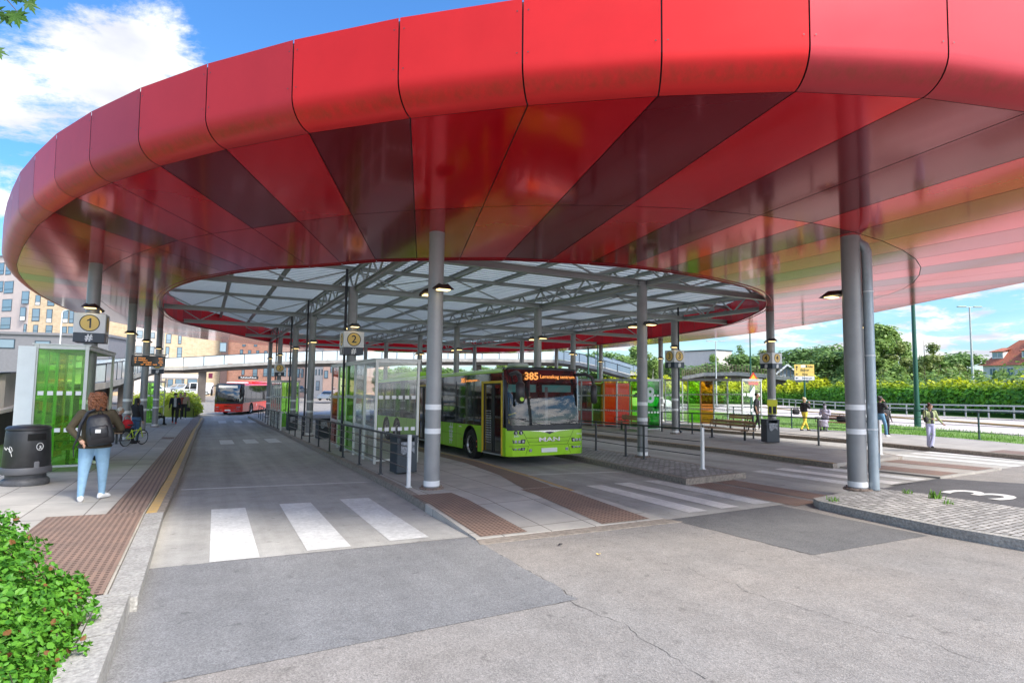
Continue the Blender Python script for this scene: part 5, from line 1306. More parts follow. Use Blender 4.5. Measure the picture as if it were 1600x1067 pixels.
# ------------------------------------------------------------------ van and cars
def car(loc, rz, Ln, Wd, Ht, paint, label, van=False, name='parked_car', cat='car', group='cars parked below the apartment buildings'):
    t = empty(name, loc, rz, label, cat, group); z0 = .22
    if van: side = [(0, .35), (.02, .75), (.35, .95), (1.15, 1.15), (1.95, Ht-.12), (2.3, Ht), (Ln-.15, Ht), (Ln-.02, Ht-.15), (Ln, .5), (Ln-.05, .3), (0.1, .3)]
    else: side = [(0, .35), (.03, .62), (.25, .80), (1.15, .92), (1.75, Ht-.06), (2.2, Ht), (Ln-1.5, Ht), (Ln-.75, 1.0), (Ln-.05, .90), (Ln, .5), (Ln-.05, .3), (.1, .3)]
    mb = MB(); n = len(side); vs = []
    for x_, f in ((-Wd/2, .93), (-Wd/2*.98, 1), (Wd/2*.98, 1), (Wd/2, .93)):
        for y_, z_ in side:
            tw = 1 if z_ < 1.0 else 1-.16*(z_-1.0)/(Ht-1.0+.01)
            vs.append((x_*tw, y_*f+Ln*(1-f)/2, (z_-.6)*f+.6 if z_ > .6 else z_))
    for k in range(3): mb.add([], [], 0)
    fs = [(k*n+i, k*n+(i+1) % n, (k+1)*n+(i+1) % n, (k+1)*n+i) for k in range(3) for i in range(n)]+[tuple(range(n)), tuple(range(3*n, 4*n))]
    mb.add(vs, fs); mb.build('body', paint, t, smooth=True, sharp=40)
    zt = Ht-.12; zb = 1.02 if van else .95
    for s in (-1, 1):
        tw0 = 1-.16*(zb-1.0)/(Ht-.99) if zb > 1 else 1; tw1 = 1-.16*(zt-1.0)/(Ht-.99)
        for a0, a1, b0, b1 in (((1.35, 2.15, 1.9, 2.15), (2.25, 3.2, 2.25, 3.2)) if van else ((1.4, 2.35, 1.85, 2.35), (2.42, Ln-1.15, 2.42, Ln-1.5))):
            mb = MB(); xa, xb = s*(Wd/2*tw0+.006), s*(Wd/2*tw1+.008)
            mb.quad((xa, a0, zb+.03), (xa, a1, zb+.03), (xb, b1, zt), (xb, b0, zt)); mb.build('side_window', tint, t, recalc=False)
    mb = MB(); y0_, y1_ = (1.18, 1.93) if van else (1.2, 1.73); mb.quad((-Wd*.42, y0_-.01, zb+.12), (Wd*.42, y0_-.01, zb+.12), (Wd*.36, y1_-.02, Ht-.12), (-Wd*.36, y1_-.02, Ht-.12)); mb.build('windscreen', tint, t, recalc=False)
    for wy in (.85, Ln-.9):
        for s in (-1, 1):
            b_ = MB(); b_.lathe((0, 0, 0), [(.20, -.1), (.31, -.1), (.33, -.06), (.33, .08), (.31, .11), (.2, .11)], 18); w_ = b_.build('wheel', rubber, t, smooth=True, sharp=30); w_.data.transform(Matrix.Rotation(s*PI/2, 4, 'Y')); w_.location = (s*(Wd/2-.09), wy, .33)
            b_ = MB(); b_.lathe((0, 0, 0), [(.001, .09), (.19, .10), (.2, .113), (.001, .113)], 14); r_ = b_.build('rim', steel_l, w_, smooth=True); r_.data.transform(Matrix.Rotation(s*PI/2, 4, 'Y'))
    for s in (-1, 1): MB().box((s*Wd*.36, .10, .68), (.3, .12, .14), bev=.03).build('headlight', lampg, t)
    return t
wht = mat('car_white', (.75, .76, .77), .3, coat=.5); slv = mat('car_silver', (.30, .33, .36), .3, metal=.5, coat=.5); drk = mat('car_dark', (.03, .035, .04), .3, coat=.5)
def place_far(px, dep, zoff=0): p = far(px, 600, dep); return p
p = far(274, 617, 96); v_ = car(p, R(-97), 5.6, 2.0, 2.1, wht, 'white panel van with a dark stripe, parked by the far shops', van=True, name='panel_van', cat='van', group=None)
MB().beam((1.0*1.01, 1.9, .75), (1.01, 3.2, .9), .012, .10).build('stripe', navy, v_); MB().beam((-1.01, 1.9, .75), (-1.01, 3.2, .9), .012, .10).build('stripe', navy, v_)
car(far(215, 616, 92), R(-80), 4.4, 1.8, 1.5, wht, 'white car behind the left columns')
car(far(258, 613, 99), R(-60), 4.3, 1.8, 1.5, slv, 'grey car left of the white van')
car(far(504, 626, 86), R(-35), 4.3, 1.8, 1.5, slv, 'silver car on the pale ramp behind the railing')
car(far(474, 616, 98), R(20), 4.3, 1.8, 1.5, drk, 'dark car farther up behind the far green shelter')
car(far(1046, 640, 46), R(60), 4.3, 1.8, 1.45, wht, 'white car glimpsed between two columns behind the shelter marked 8')
# ------------------------------------------------------------------ people
skin_m = mat('skin', (.50, .29, .20), .5, var=.06, vs=20); skin_d = mat('skin_dark', (.16, .085, .055), .5, var=.06, vs=20); skin_t = mat('skin_tan', (.34, .19, .12), .5, var=.06, vs=20)
eye_w = mat('eye_white', (.75, .74, .72), .3); eye_d = mat('eye_dark', (.02, .015, .01), .2); lip = mat('lip', (.38, .12, .10), .5)
def cloth(n, c, v=.14, s=14, b=.4, bs=22): return mat(n, c, .85, var=v, vs=s, bump=b, bs=bs)
V = Vector
def uvs(mb, c, r_, n=10, m=0, M_=None):
    vs = []; fs = []
    for i in range(n+1):
        t = PI*i/n
        for j in range(2*n):
            a = PI*j/n; p = V((r_[0]*math.sin(t)*math.cos(a), r_[1]*math.sin(t)*math.sin(a), r_[2]*math.cos(t)))
            if M_: p = M_ @ p
            vs.append(p+V(c))
    k = 2*n
    for i in range(n):
        for j in range(k): fs.append((i*k+j, (i+1)*k+j, (i+1)*k+(j+1) % k, i*k+(j+1) % k))
    return mb.add(vs, fs, m)
def cap(mb, a, b, ra, rb, m=0, n=12):
    a, b = V(a), V(b); d = (b-a); L_ = d.length; d.normalize() if L_ > 1e-6 else None
    pts, rs = [], []
    for t in (-1, -.9, -.6, -.25): pts.append(a+d*ra*t); rs.append(max(.0015, ra*math.sqrt(1-t*t)))
    pts.append(a+d*.0); rs.append(ra); pts.append(b); rs.append(rb)
    for t in (.25, .6, .9, 1): pts.append(b+d*rb*t); rs.append(max(.0015, rb*math.sqrt(1-t*t)))
    return mb.path(pts, rs, n, m)
def evalmesh(me, vox, smooth=4):
    o = bpy.data.objects.new('tmp', me); col.objects.link(o)
    r_ = o.modifiers.new('r', 'REMESH'); r_.mode = 'VOXEL'; r_.voxel_size = vox
    s_ = o.modifiers.new('s', 'SMOOTH'); s_.factor = .5; s_.iterations = smooth
    dg = bpy.context.evaluated_depsgraph_get(); dg.update()
    out = bpy.data.meshes.new_from_object(o.evaluated_get(dg)); bpy.data.objects.remove(o); return out

def person(loc, ang, H, label, top, bot, shoe, skin=None, hairc=None, hair='short', J=None, wide=1.0, sleeve='long', vox=.016, dress=None, mask=None, jacket=None, flare=0, group=None, printm=None, headturn=0, headtilt=0, hips=1.0, girth=1.0, leg=1.0, hemz=None, cap_=None, bodysc=None):
    """figure faces local +y; J overrides joints given for a 1.72 m body"""
    skin = skin or skin_m; hairc = hairc or MATS['hair_dark']
    j = dict(pel=(0, 0, .94), waist=(0, .0, 1.10), chest=(0, .0, 1.28), neck=(0, -.01, 1.45), head=(0, .025, 1.60),
             shL=(-.18, 0, 1.40), shR=(.18, 0, 1.40), elL=(-.25, -.03, 1.13), elR=(.25, -.03, 1.13), wrL=(-.27, .04, .88), wrR=(.27, .04, .88),
             hipL=(-.09, 0, .90), hipR=(.09, 0, .90), knL=(-.10, .02, .50), knR=(.10, .02, .50), anL=(-.10, -.02, .09), anR=(.10, -.02, .09))
    if J: j.update(J)
    j = {k: V(p) for k, p in j.items()}
    for k in ('shL', 'shR'): j[k].x *= wide
    S = H/1.72
    t = empty('person', loc, ang, label, 'person', group); t.scale = (S*(bodysc or 1), S*(bodysc or 1), S)
    P = []     # primitives (kind, data, tag)
    A = lambda a, b, ra, rb, tg: P.append(('c', j[a] if isinstance(a, str) else V(a), j[b] if isinstance(b, str) else V(b), ra, rb, tg))
    w_ = wide*girth
    st = [(j['pel']-V((0, 0, .08)), .155*hips, .115*hips, 2), (j['pel']+V((0, 0, .02)), .165*hips, .125*girth*hips, 2), (j['waist'], .145*w_, .110*girth, 1), (j['chest'], .168*w_, .122*girth, 1), (j['chest']+(j['neck']-j['chest'])*.62, .172*w_, .105*girth, 1), (j['neck']-V((0, 0, .02)), .085*wide, .065, 1)]
    for a, b in zip(st[:-1], st[1:]): P.append(('t', a, b))
    A('neck', j['head']-V((0, .02, .07)), .056, .052, 0)
    hd = j['head']
    Mh = (Matrix.Rotation(headturn, 3, 'Z') @ Matrix.Rotation(headtilt, 3, 'X'))
    hv = lambda x, y, z: hd+Mh @ V((x, y, z))
    P.append(('e', hv(0, -.008, .028), (.076, .094, .092), 0, Mh)); P.append(('e', hv(0, .024, -.045), (.058, .066, .062), 0, Mh))
    A(hv(0, .088, .002), hv(0, .104, -.022), .011, .015, 0)
    for s in (-1, 1): P.append(('e', hv(s*.077, -.008, -.004), (.010, .018, .028), 0, Mh))
    for s, q in ((-1, 'L'), (1, 'R')):
        ra = .060*girth
        A('sh'+q, 'el'+q, .066*girth*(1.1 if jacket else 1), .050*girth, 1 if sleeve != 'none' else 0)
        A('el'+q, 'wr'+q, .047*girth if sleeve == 'long' else .040, .034*(1.15 if sleeve == 'long' else .9), 1 if sleeve == 'long' else 0)
        if not dress:
            A('hip'+q, 'kn'+q, .088*hips*leg, .062*hips*(1+(leg-1)*.8), 2); A('kn'+q, 'an'+q, .060*hips*(1+(leg-1)*.7), .046+flare, 2)
        else: A('kn'+q, 'an'+q, .050, .038, 0)
        an = j['an'+q]; fd = j.get('ft'+q, V((0, 1, 0))).normalized() if 'ft'+q in j else V((0, 1, 0))
        A(an+fd*-.02-V((0, 0, .035)), an+fd*.10-V((0, 0, .05)), .048, .036, 3); A(an-fd*.04-V((0, 0, .055)), an+fd*.13-V((0, 0, .062)), .036, .030, 3)
        # palm
        d = (j['wr'+q]-j['el'+q]).normalized(); pc = j['wr'+q]+d*.055
        A(j['wr'+q], pc+d*.01, .024, .034, 0)
    if dress:
        z0_, z1_ = dress; c0 = V((j['pel'].x, j['pel'].y, j['pel'].z))
        kn = (j['knL']+j['knR'])/2
        P.append(('t', (c0, .17, .14, 1), (kn+V((0, .03, .02)), .19, .13, 1))); P.append(('t', (kn+V((0, .05, .0)), .19, .12, 1), (V((kn.x, kn.y+.04, z0_)), .24, .17, 1)))
    mb = MB()
    for p in P:
        if p[0] == 'c': cap(mb, p[1], p[2], p[3], p[4])
        elif p[0] == 'e': uvs(mb, p[1], p[2], 10, 0, p[4])
        else:
            (c0, x0, y0, _), (c1, x1, y1, _) = p[1], p[2]; vs = []; n = 20
            for i in range(5):
                f = i/4; c = V(c0).lerp(V(c1), f); rx, ry = x0+(x1-x0)*f, y0+(y1-y0)*f
                for q in range(n): vs.append((c.x+rx*math.cos(2*PI*q/n), c.y+ry*math.sin(2*PI*q/n), c.z))
            fs = [(i*n+q, i*n+(q+1) % n, (i+1)*n+(q+1) % n, (i+1)*n+q) for i in range(4) for q in range(n)]+[tuple(range(n)), tuple(range(4*n, 5*n))]
            mb.add(vs, fs)
    me = bpy.data.meshes.new('p'); me.from_pydata([tuple(v) for v in mb.v], [], mb.f)
    bm = bmesh.new(); bm.from_mesh(me); bmesh.ops.recalc_face_normals(bm, faces=bm.faces); bm.to_mesh(me); bm.free()
    out = evalmesh(me, vox); out.materials.clear()
    for m in (skin, top, bot, shoe, eye_w, eye_d, lip, jacket or top): out.materials.append(m)
    def dist(p, q):
        if q[0] == 'c':
            a, b = q[1], q[2]; d = b-a; t_ = max(0, min(1, (p-a).dot(d)/max(1e-9, d.length_squared))); return (p-a-d*t_).length-(q[3]+(q[4]-q[3])*t_), q[5]
        if q[0] == 'e':
            l = q[4].inverted() @ (p-q[1]); r_ = q[2]; return (math.sqrt((l.x/r_[0])**2+(l.y/r_[1])**2+(l.z/r_[2])**2)-1)*min(r_), q[3]
        (c0, x0, y0, t0), (c1, x1, y1, t1) = q[1], q[2]; c0, c1 = V(c0), V(c1); d = c1-c0
        t_ = max(0, min(1, (p-c0).dot(d)/max(1e-9, d.length_squared))); c = c0+d*t_; rx, ry = x0+(x1-x0)*t_, y0+(y1-y0)*t_
        k = math.sqrt(((p.x-c.x)/rx)**2+((p.y-c.y)/ry)**2+((p.z-c.z)/.05)**2*(0 if 0 < t_ < 1 else 1))-1
        return k*min(rx, ry), (t0 if t_ < .5 else t1)
    hem = j['waist'].z-.16 if jacket else (j['waist'].z-.11)
    if hemz: hem = hemz
    for f in out.polygons:
        p = f.center; best = min((dist(p, q) for q in P), key=lambda u: u[0])[1]
        if best == 2 and p.z > hem and abs(p.x-j['pel'].x) < .24 and not dress: best = 1
        if best == 1 and p.z < hem and abs(p.x-j['pel'].x) < .155 and not hemz and not dress and j['pel'].z > .8: best = 2
        f.material_index = 7 if (best == 1 and jacket) else best; f.use_smooth = True
    if jacket:    # open front shows the shirt
        for f in out.polygons:
            p = f.center
            if f.material_index == 7 and abs(p.x-j['chest'].x) < .062 and f.normal.y > .35 and p.z < j['neck'].z: f.material_index = 1
    # face and fingers are joined onto the same mesh
    ex = MB()
    for s in (-1, 1):
        uvs(ex, hv(s*.030, .078, .014), (.013, .010, .0075), 5, 4, Mh); uvs(ex, hv(s*.030, .085, .014), (.0065, .006, .0065), 5, 5, Mh)
        ex.path([hv(s*.016, .088, .032), hv(s*.032, .090, .037), hv(s*.048, .080, .032)], [.003, .004, .002], 5, 5)
    ex.path([hv(-.024, .078, -.052), hv(0, .091, -.050), hv(.024, .078, -.052)], [.002, .0055, .002], 6, 6)
    for s, q in ((-1, 'L'), (1, 'R')):
        wr, el = j['wr'+q], j['el'+q]; d = (wr-el).normalized()
        side = V((1, 0, 0)) if abs(d.x) < .8 else V((0, 1, 0)); side = (side-d*side.dot(d)).normalized(); nrm_ = d.cross(side).normalized()*(-s)
        if nrm_.y > 0 and abs(d.z) > .5: nrm_ = -nrm_
        fw_ = V((0, 1, 0))-d*d.y; fw_ = fw_.normalized() if fw_.length > .2 else side   # across the knuckles
        pal = fw_.cross(d).normalized()*s
        base = wr+d*.082
        for k, (ln, off_) in enumerate(((.068, .026), (.076, .009), (.071, -.009), (.055, -.025))):
            b0 = base+fw_*off_; b1 = b0+d*ln*.42+pal*-.006; b2 = b1+d*ln*.32-pal*ln*.22; b3 = b2+d*ln*.16-pal*ln*.24
            ex.path([b0-d*.02, b0, b1, b2, b3], [.008, .0085, .0078, .0072, .0055], 6, 0)
        c0 = wr+d*.03+fw_*.026; c1 = c0+fw_*.022+d*.028-pal*.012; c2 = c1+d*.028+fw_*.006-pal*.008
        ex.path([c0-fw_*.01, c0, c1, c2], [.010, .0105, .0092, .0065], 6, 0)
    m2 = bpy.data.meshes.new('x'); m2.from_pydata([tuple(v) for v in ex.v], [], ex.f)
    bm = bmesh.new(); bm.from_mesh(out); n0 = len(bm.faces); bm.from_mesh(m2); bm.faces.ensure_lookup_table()
    for f, k in zip(bm.faces[n0:], ex.m): f.material_index = k; f.smooth = True
    bm.to_mesh(out); bm.free(); out.name = 'body'
    bo = bpy.data.objects.new('body', out); link(bo, t)
    # hair
    hb = MB(); r6 = random.Random(int(H*1000)+len(label))
    if hair != 'none':
        sh = MB(); uvs(sh, hv(0, -.022, .045), (.087, .098, .090), 12, 0, Mh)
        if hair in ('long', 'bun', 'curly'): uvs(sh, hv(0, -.045, -.01), (.082, .070, .10), 10, 0, Mh)
        if hair == 'long':
            for k in range(9):
                x = -.075+.15*k/8; cap(sh, hv(x, -.065, .02), hv(x*1.25, -.09+.02*r6.random(), -.30-.05*r6.random()), .030, .018)
            for s in (-1, 1): cap(sh, hv(s*.072, .0, .05), hv(s*.10, .03, -.25), .026, .016)
        if hair == 'bun': uvs(sh, hv(0, -.10, .10), (.05, .05, .045), 8)
        if hair == 'curly':
            for k in range(420):
                a = r6.uniform(0, 2*PI); zz = r6.uniform(-.13, .115); ra = math.sqrt(max(.05, 1-(zz/.17)**2))
                ee = r6.uniform(.9, 1.16); c = hv(math.cos(a)*.104*ra*ee, -.035+math.sin(a)*.10*ra*ee, zz+.01)
                if (Mh.inverted() @ (c-hd)).y > .045 and zz < .05: continue
                pts_ = []; h0 = r6.uniform(0, 6); L_ = r6.uniform(.05, .10)
                for q in range(9): pts_.append(c+V((.014*math.cos(h0+q*1.1), .014*math.sin(h0+q*1.1), -L_*q/8)))
                hb.path(pts_, [.006]+[.009]*7+[.004], 5)
        # cut the shell away from the face
        mh = bpy.data.meshes.new('h'); mh.from_pydata([tuple(v) for v in sh.v], [], sh.f)
        bm = bmesh.new(); bm.from_mesh(mh); bmesh.ops.recalc_face_normals(bm, faces=bm.faces)
        bm.to_mesh(mh); bm.free(); mh = evalmesh(mh, .011, 2)
        bm = bmesh.new(); bm.from_mesh(mh); Mi = Mh.inverted()
        dl = [v for v in bm.verts if (lambda l: l.y > .028 and l.z < .068-.0*l.x and abs(l.x) < .078)(Mi @ (v.co-hd))]
        bmesh.ops.delete(bm, geom=dl, context='VERTS')
        for f in bm.faces: f.smooth = True
        if hb.v:
            m3 = bpy.data.meshes.new('x'); m3.from_pydata([tuple(v) for v in hb.v], [], hb.f); bm.from_mesh(m3)
        bm.to_mesh(mh); bm.free(); mh.materials.clear(); mh.materials.append(hairc); mh.name = 'hair'
        link(bpy.data.objects.new('hair', mh), t)
    if cap_:
        mb = MB(); uvs(mb, hv(0, -.01, .075), (.090, .105, .062), 10, 0, Mh); mb.box(hv(0, .12, .075), (.13, .10, .012), headturn, bev=.004); mb.build('cap', cap_, t, smooth=True, sharp=50)
    if mask:
        mb = MB(); uvs(mb, hv(0, .052, -.045), (.056, .058, .045), 8, 0, Mh); mb.build('face_mask', mask, t, smooth=True)
    if printm:
        mb = MB(); mb.box(j['chest']+V((0, .122*girth+.004, .0)), (.14, .012, .17), bev=.005); mb.build('shirt_print', printm, t)
    t['_j'] = 0; del t['_j']
    return t, j, S
hair_dark = mat('hair_dark', (.018, .013, .011), .5, var=.3, vs=40); hair_br = mat('hair_brown', (.16, .075, .035), .5, var=.35, vs=40)
hair_aub = mat('hair_auburn', (.22, .085, .04), .5, var=.4, vs=30); hair_w = mat('hair_white', (.62, .56, .50), .6, var=.15, vs=30); hair_bl = mat('hair_blond', (.48, .36, .20), .5, var=.2, vs=30)
olive = cloth('olive_nylon', (.055, .042, .022)); denim_l = cloth('light_denim', (.24, .40, .55), .12, 9); white_sn = cloth('white_sneaker', (.74, .73, .72), .05)
blk = cloth('black_cloth', (.018, .018, .021), .2); denim = cloth('mid_denim', (.07, .15, .28), .15); maroon = cloth('maroon_jacket', (.12, .03, .035)); navyc = cloth('navy_jacket', (.018, .022, .04))
redsh = cloth('red_shoe', (.62, .06, .04)); beige = cloth('beige_knit', (.42, .32, .24)); grsh = cloth('pale_shirt', (.48, .50, .56)); yelc = cloth('yellow_trousers', (.72, .56, .07)); lil = cloth('lilac_trousers', (.42, .42, .60))
sage = cloth('sage_jacket', (.30, .34, .17)); pinkt = cloth('pale_top', (.66, .60, .60)); blk_sh = cloth('black_shoe', (.02, .02, .02)); jean2 = cloth('blue_jeans', (.12, .26, .40), .15)
maskm = cloth('mask_blue', (.30, .52, .62), .05)
dressm = mat('patterned_dress', (.50, .47, .56), .85, var=.5, vs=11, vc=(.16, .14, .20), bump=.3, bs=20)
def at2(px, py):
    p = at(px, py, .15)
    for _ in range(6): p = at(px, py, PZ(p.x, p.y)-G(p.x, p.y))
    return p
def pplace(px, py, pyh):
    p = at2(px, py); return p, zat(px, pyh, p.x, p.y)-p.z
# 1: woman with the backpack, seen from behind
p, h = pplace(143, 781, 613)
t1, J1, S1 = person(p, R(6), h, 'person with curly auburn hair, olive jacket, light jeans and white sneakers, seen from behind', olive, denim_l, white_sn, hairc=hair_aub, hair='curly', wide=1.12, girth=1.16, hips=1.18, leg=1.16, hemz=.85, vox=.011, headturn=R(-8),
    J=dict(anL=(-.145, -.10, .09), knL=(-.125, -.02, .50), anR=(.125, .10, .09), knR=(.12, .05, .50), hipL=(-.095, 0, .90), hipR=(.095, 0, .90), elL=(-.335, -.07, 1.15), wrL=(-.19, -.20, .98), elR=(.335, .03, 1.13), wrR=(.24, .22, 1.10), ftL=(-.15, 1, 0), ftR=(.75, .65, 0), shL=(-.175, 0, 1.375), shR=(.175, 0, 1.375)))
# jacket hem and collar as clothing
mb = MB(); n = 28
for zz, sc_ in ((.86, 1.0),):
    pts = [(.208*math.cos(2*PI*q/n), .165*math.sin(2*PI*q/n), zz) for q in range(n)]; mb.path(pts, .026, 8, closed=True)
mb.path([(.078*math.cos(2*PI*q/n), -.01+.070*math.sin(2*PI*q/n), 1.465) for q in range(n)], .022, 8, closed=True)
mb.build('jacket_ribbing', cloth('olive_rib', (.042, .034, .020), .3, 60), t1, smooth=True)
bpk = mat('backpack_nylon', (.014, .015, .019), .45, var=.3, vs=9, bump=.5, bs=14)
t = empty('backpack', t1.matrix_world @ V((0, 0, 0)) if False else p, R(6), 'black backpack with a white label on the olive jacket', 'backpack'); t.scale = t1.scale
mb = MB(); Mx = Matrix.Rotation(R(-9), 3, 'Y')
for zz, w2, d2, y2 in ((1.36, .10, .05, -.175), (1.32, .15, .09, -.20), (1.20, .185, .125, -.225), (1.05, .20, .135, -.235), (.94, .195, .125, -.225), (.885, .17, .09, -.205)):
    pass
secs = [(1.375, .07, .03, -.165), (1.36, .115, .055, -.18), (1.30, .15, .085, -.205), (1.18, .172, .105, -.225), (1.04, .185, .118, -.235), (.94, .182, .108, -.225), (.90, .165, .085, -.205), (.888, .12, .05, -.195)]
vs = []; n = 24
for zz, a_, b_, yy in secs:
    for q in range(n):
        c_, s_ = math.cos(2*PI*q/n), math.sin(2*PI*q/n); ex_ = .55
        vs.append(Mx @ V((math.copysign(abs(c_)**ex_, c_)*a_, math.copysign(abs(s_)**ex_, s_)*b_, zz-1.1))+V((.055, yy, 1.1)))
mb.add(vs, [(i*n+q, i*n+(q+1) % n, (i+1)*n+(q+1) % n, (i+1)*n+q) for i in range(len(secs)-1) for q in range(n)]+[tuple(range(n)), tuple(range((len(secs)-1)*n, len(secs)*n))])
bb = mb.build('bag_body', bpk, t, smooth=True, sharp=50)
mb = MB(); fl = [(1.30, .10, .07), (1.24, .135, .02), (1.12, .15, .02), (1.08, .14, .01)]; mb.box(Mx @ V((0, 0, .02))+V((.055, -.335, 1.08)), (.24, .05, .20), mat=Mx, bev=.022); mb.build('front_pocket', bpk, t, smooth=True, sharp=60)
MB().box((.035, -.362, 1.12), (.07, .008, .055), bev=.002).build('label', white_m, t)
mb = MB(); mb.path([(.04, -.10, 1.47), (.10, .04, 1.47), (.16, .14, 1.34), (.17, .13, 1.12), (.16, -.02, .98)], .018, 6)
mb.path([(-.02, -.14, 1.45), (-.12, -.12, 1.40), (-.20, -.20, 1.20), (-.22, -.22, 1.02), (-.27, -.20, .88), (-.26, -.19, .72)], [.022, .026, .03, .02, .010, .008], 6)
mb.path([(.01, -.16, 1.36), (.04, -.19, 1.46), (.09, -.16, 1.36)], .009, 6); mb.build('strap', bpk, t, smooth=True)
# 2: long haired woman beyond her
p, h = pplace(149, 724, 612)
person(p, R(-70), h, 'person with long brown hair in a pale top, half hidden behind the backpack wearer', pinkt, blk, white_sn, hairc=hair_br, hair='long', headtilt=R(-18), jacket=cloth('brown_cardigan', (.09, .07, .06)), J=dict(elR=(.20, .10, 1.12), wrR=(.08, .28, 1.12), elL=(-.22, .08, 1.12), wrL=(-.08, .27, 1.10)))
# 3: seated old man
sit = dict(pel=(0, 0, .52), waist=(0, .0, .68), chest=(0, .03, .88), neck=(0, .05, 1.06), head=(0, .09, 1.21), shL=(-.18, .04, 1.0), shR=(.18, .04, 1.0), elL=(-.24, .06, .74), elR=(.24, .06, .74), wrL=(-.13, .28, .68), wrR=(.13, .28, .68), hipL=(-.10, .04, .50), hipR=(.10, .04, .50), knL=(-.13, .46, .50), knR=(.13, .46, .50), anL=(-.13, .44, .09), anR=(.12, .50, .09))
bx, by = -2.95, 28.1; z0 = PZ(bx, by)
person((bx, by-.55, z0), R(-90), 1.86, 'seated person with white hair, dark red jacket and black trousers on the left bench', maroon, blk, blk_sh, hairc=hair_w, hair='short', J=sit)
t = empty('shoulder_bag', (bx+.33, by-.62, z0+.62), R(10), 'bright red bag on the lap of the white haired person', 'bag')
mb = MB(); uvs(mb, (0, 0, .16), (.20, .15, .19), 12); mb.build('bag_body', cloth('red_bag', (.62, .02, .03)), t, smooth=True); MB().path([(-.12, 0, .25), (-.1, 0, .42), (-.02, .02, .5), (.1, 0, .42), (.12, 0, .25)], .014, 6).build('strap', MATS['red_bag'], t)
# 4: woman with the bicycle
p, h = pplace(211, 691, 622)
person(p, R(-38), h, 'person with long black hair, black jacket and blue jeans holding the bicycle', blk, denim, blk_sh, hair='long', girth=1.12, hips=1.12, headturn=R(-25), J=dict(elR=(.28, -.05, 1.12), wrR=(.30, -.02, .88), elL=(-.25, .12, 1.14), wrL=(-.22, .34, 1.02)))
bp_ = at2(209, 696)
t = empty('bicycle', bp_, R(-35), 'small bicycle with neon yellow frame beside the black haired person', 'bicycle')
neon = mat('neon_yellow', (.55, .70, .05), .35)
for wx in (-.42, .42):
    w_ = empty('wheel', (0, wx, .29), 0, parent=t)
    MB().path([(0, .27*math.cos(q/28*2*PI), .27*math.sin(q/28*2*PI)) for q in range(28)], .020, 6, closed=True).build('tyre', rubber, w_)
    mb = MB()
    mb.path([(0, .245*math.cos(q/28*2*PI), .245*math.sin(q/28*2*PI)) for q in range(28)], .009, 5, closed=True)
    for q in range(14): mb.tube((0, 0, 0), (0, .24*math.cos(q/14*2*PI), .24*math.sin(q/14*2*PI)), .0025, 4)
    mb.tube((-.04, 0, 0), (.04, 0, 0), .02, 8); mb.build('rim', steel_l, w_)
mb = MB(); bb_, hs, st_, ra_ = (0, -.02, .30), (0, .30, .68), (0, -.16, .62), (0, -.42, .29)
for a, b in ((bb_, hs), (bb_, st_), ((0, -.14, .56), (0, .30, .60)), (bb_, ra_), ((0, -.15, .56), ra_), (hs, (0, .42, .29))): mb.tube(a, b, .019, 8)
mb.build('frame', neon, t)
mb = MB(); mb.tube((0, .29, .66), (0, .25, .92), .013, 6); mb.path([(-.27, .18, .95), (-.12, .26, .93), (0, .25, .93), (.12, .26, .93), (.27, .18, .95)], .013, 6); mb.build('handlebar', black_m, t)
mb = MB(); mb.tube((0, -.16, .6), (0, -.19, .78), .013, 6); mb.box((0, -.20, .80), (.13, .26, .05), bev=.02); mb.build('saddle', black_m, t)
mb = MB(); mb.path([(.04, -.02+.07*math.cos(q/14*2*PI), .30+.07*math.sin(q/14*2*PI)) for q in range(14)], .007, 5, closed=True); mb.beam((-.06, -.02, .30), (-.06, .08, .17), .02, .02); mb.beam((.06, -.02, .30), (.06, -.12, .42), .02, .02); mb.build('crank', black_m, t)
# 5: seated in far shelter
person((-2.75, 45.0, PZ(-2.75, 45)), R(-90), 1.85, 'seated person in dark clothes inside the far left shelter', navyc, blk, blk_sh, hair='short', J=sit, vox=.03)
# 6, 7, 8
walk = dict(knL=(-.09, .20, .52), anL=(-.09, .24, .10), knR=(.09, -.02, .50), anR=(.09, -.26, .12), elL=(-.25, -.10, 1.13), wrL=(-.26, -.06, .88), elR=(.25, .04, 1.13), wrR=(.25, .18, .92))
p, h = pplace(272, 662, 614)
person(p, R(180), h, 'person walking in dark jacket, pale shirt, black cap and red shoes', grsh, blk, redsh, hair='short', J=walk, jacket=navyc, cap_=blk, mask=maskm, girth=1.1, vox=.024)
p, h = pplace(287, 655, 613)
person(p, R(180), h, 'person in beige jumper and black trousers shading the face with a raised arm', beige, blk, white_sn, hairc=hair_br, hair='bun', vox=.028, J=dict(walk, elR=(.30, .12, 1.34), wrR=(.12, .20, 1.52)))
q_ = at2(293, 654)
t = empty('handbag', q_+V((0, -.1, .62)), R(10), 'black handbag carried low by the person in beige', 'bag'); MB().box((0, 0, .12), (.34, .16, .30), bev=.05).build('bag_body', blk, t, smooth=True, sharp=60); MB().path([(-.1, 0, .26), (-.06, 0, .46), (.06, 0, .46), (.1, 0, .26)], .012, 5).build('handle', blk, t)
p, h = pplace(280, 655, 614)
person(p, R(180), h, 'person in a rust red top, mostly hidden between the two walkers on the left', cloth('rust_top', (.35, .08, .06)), blk, blk_sh, hair='short', vox=.03, J=walk)
# 9
p, h = pplace(1183, 671, 614)
person(p, R(-150), h, 'person in black t-shirt with a pale print, black trousers and white shoes', blk, blk, white_sn, skin=skin_t, hair='short', sleeve='short', printm=cloth('print_grey', (.30, .24, .30), .5, 20), vox=.02, J=dict(anL=(-.10, -.14, .09), anR=(.10, .12, .09), knR=(.10, .09, .50)))
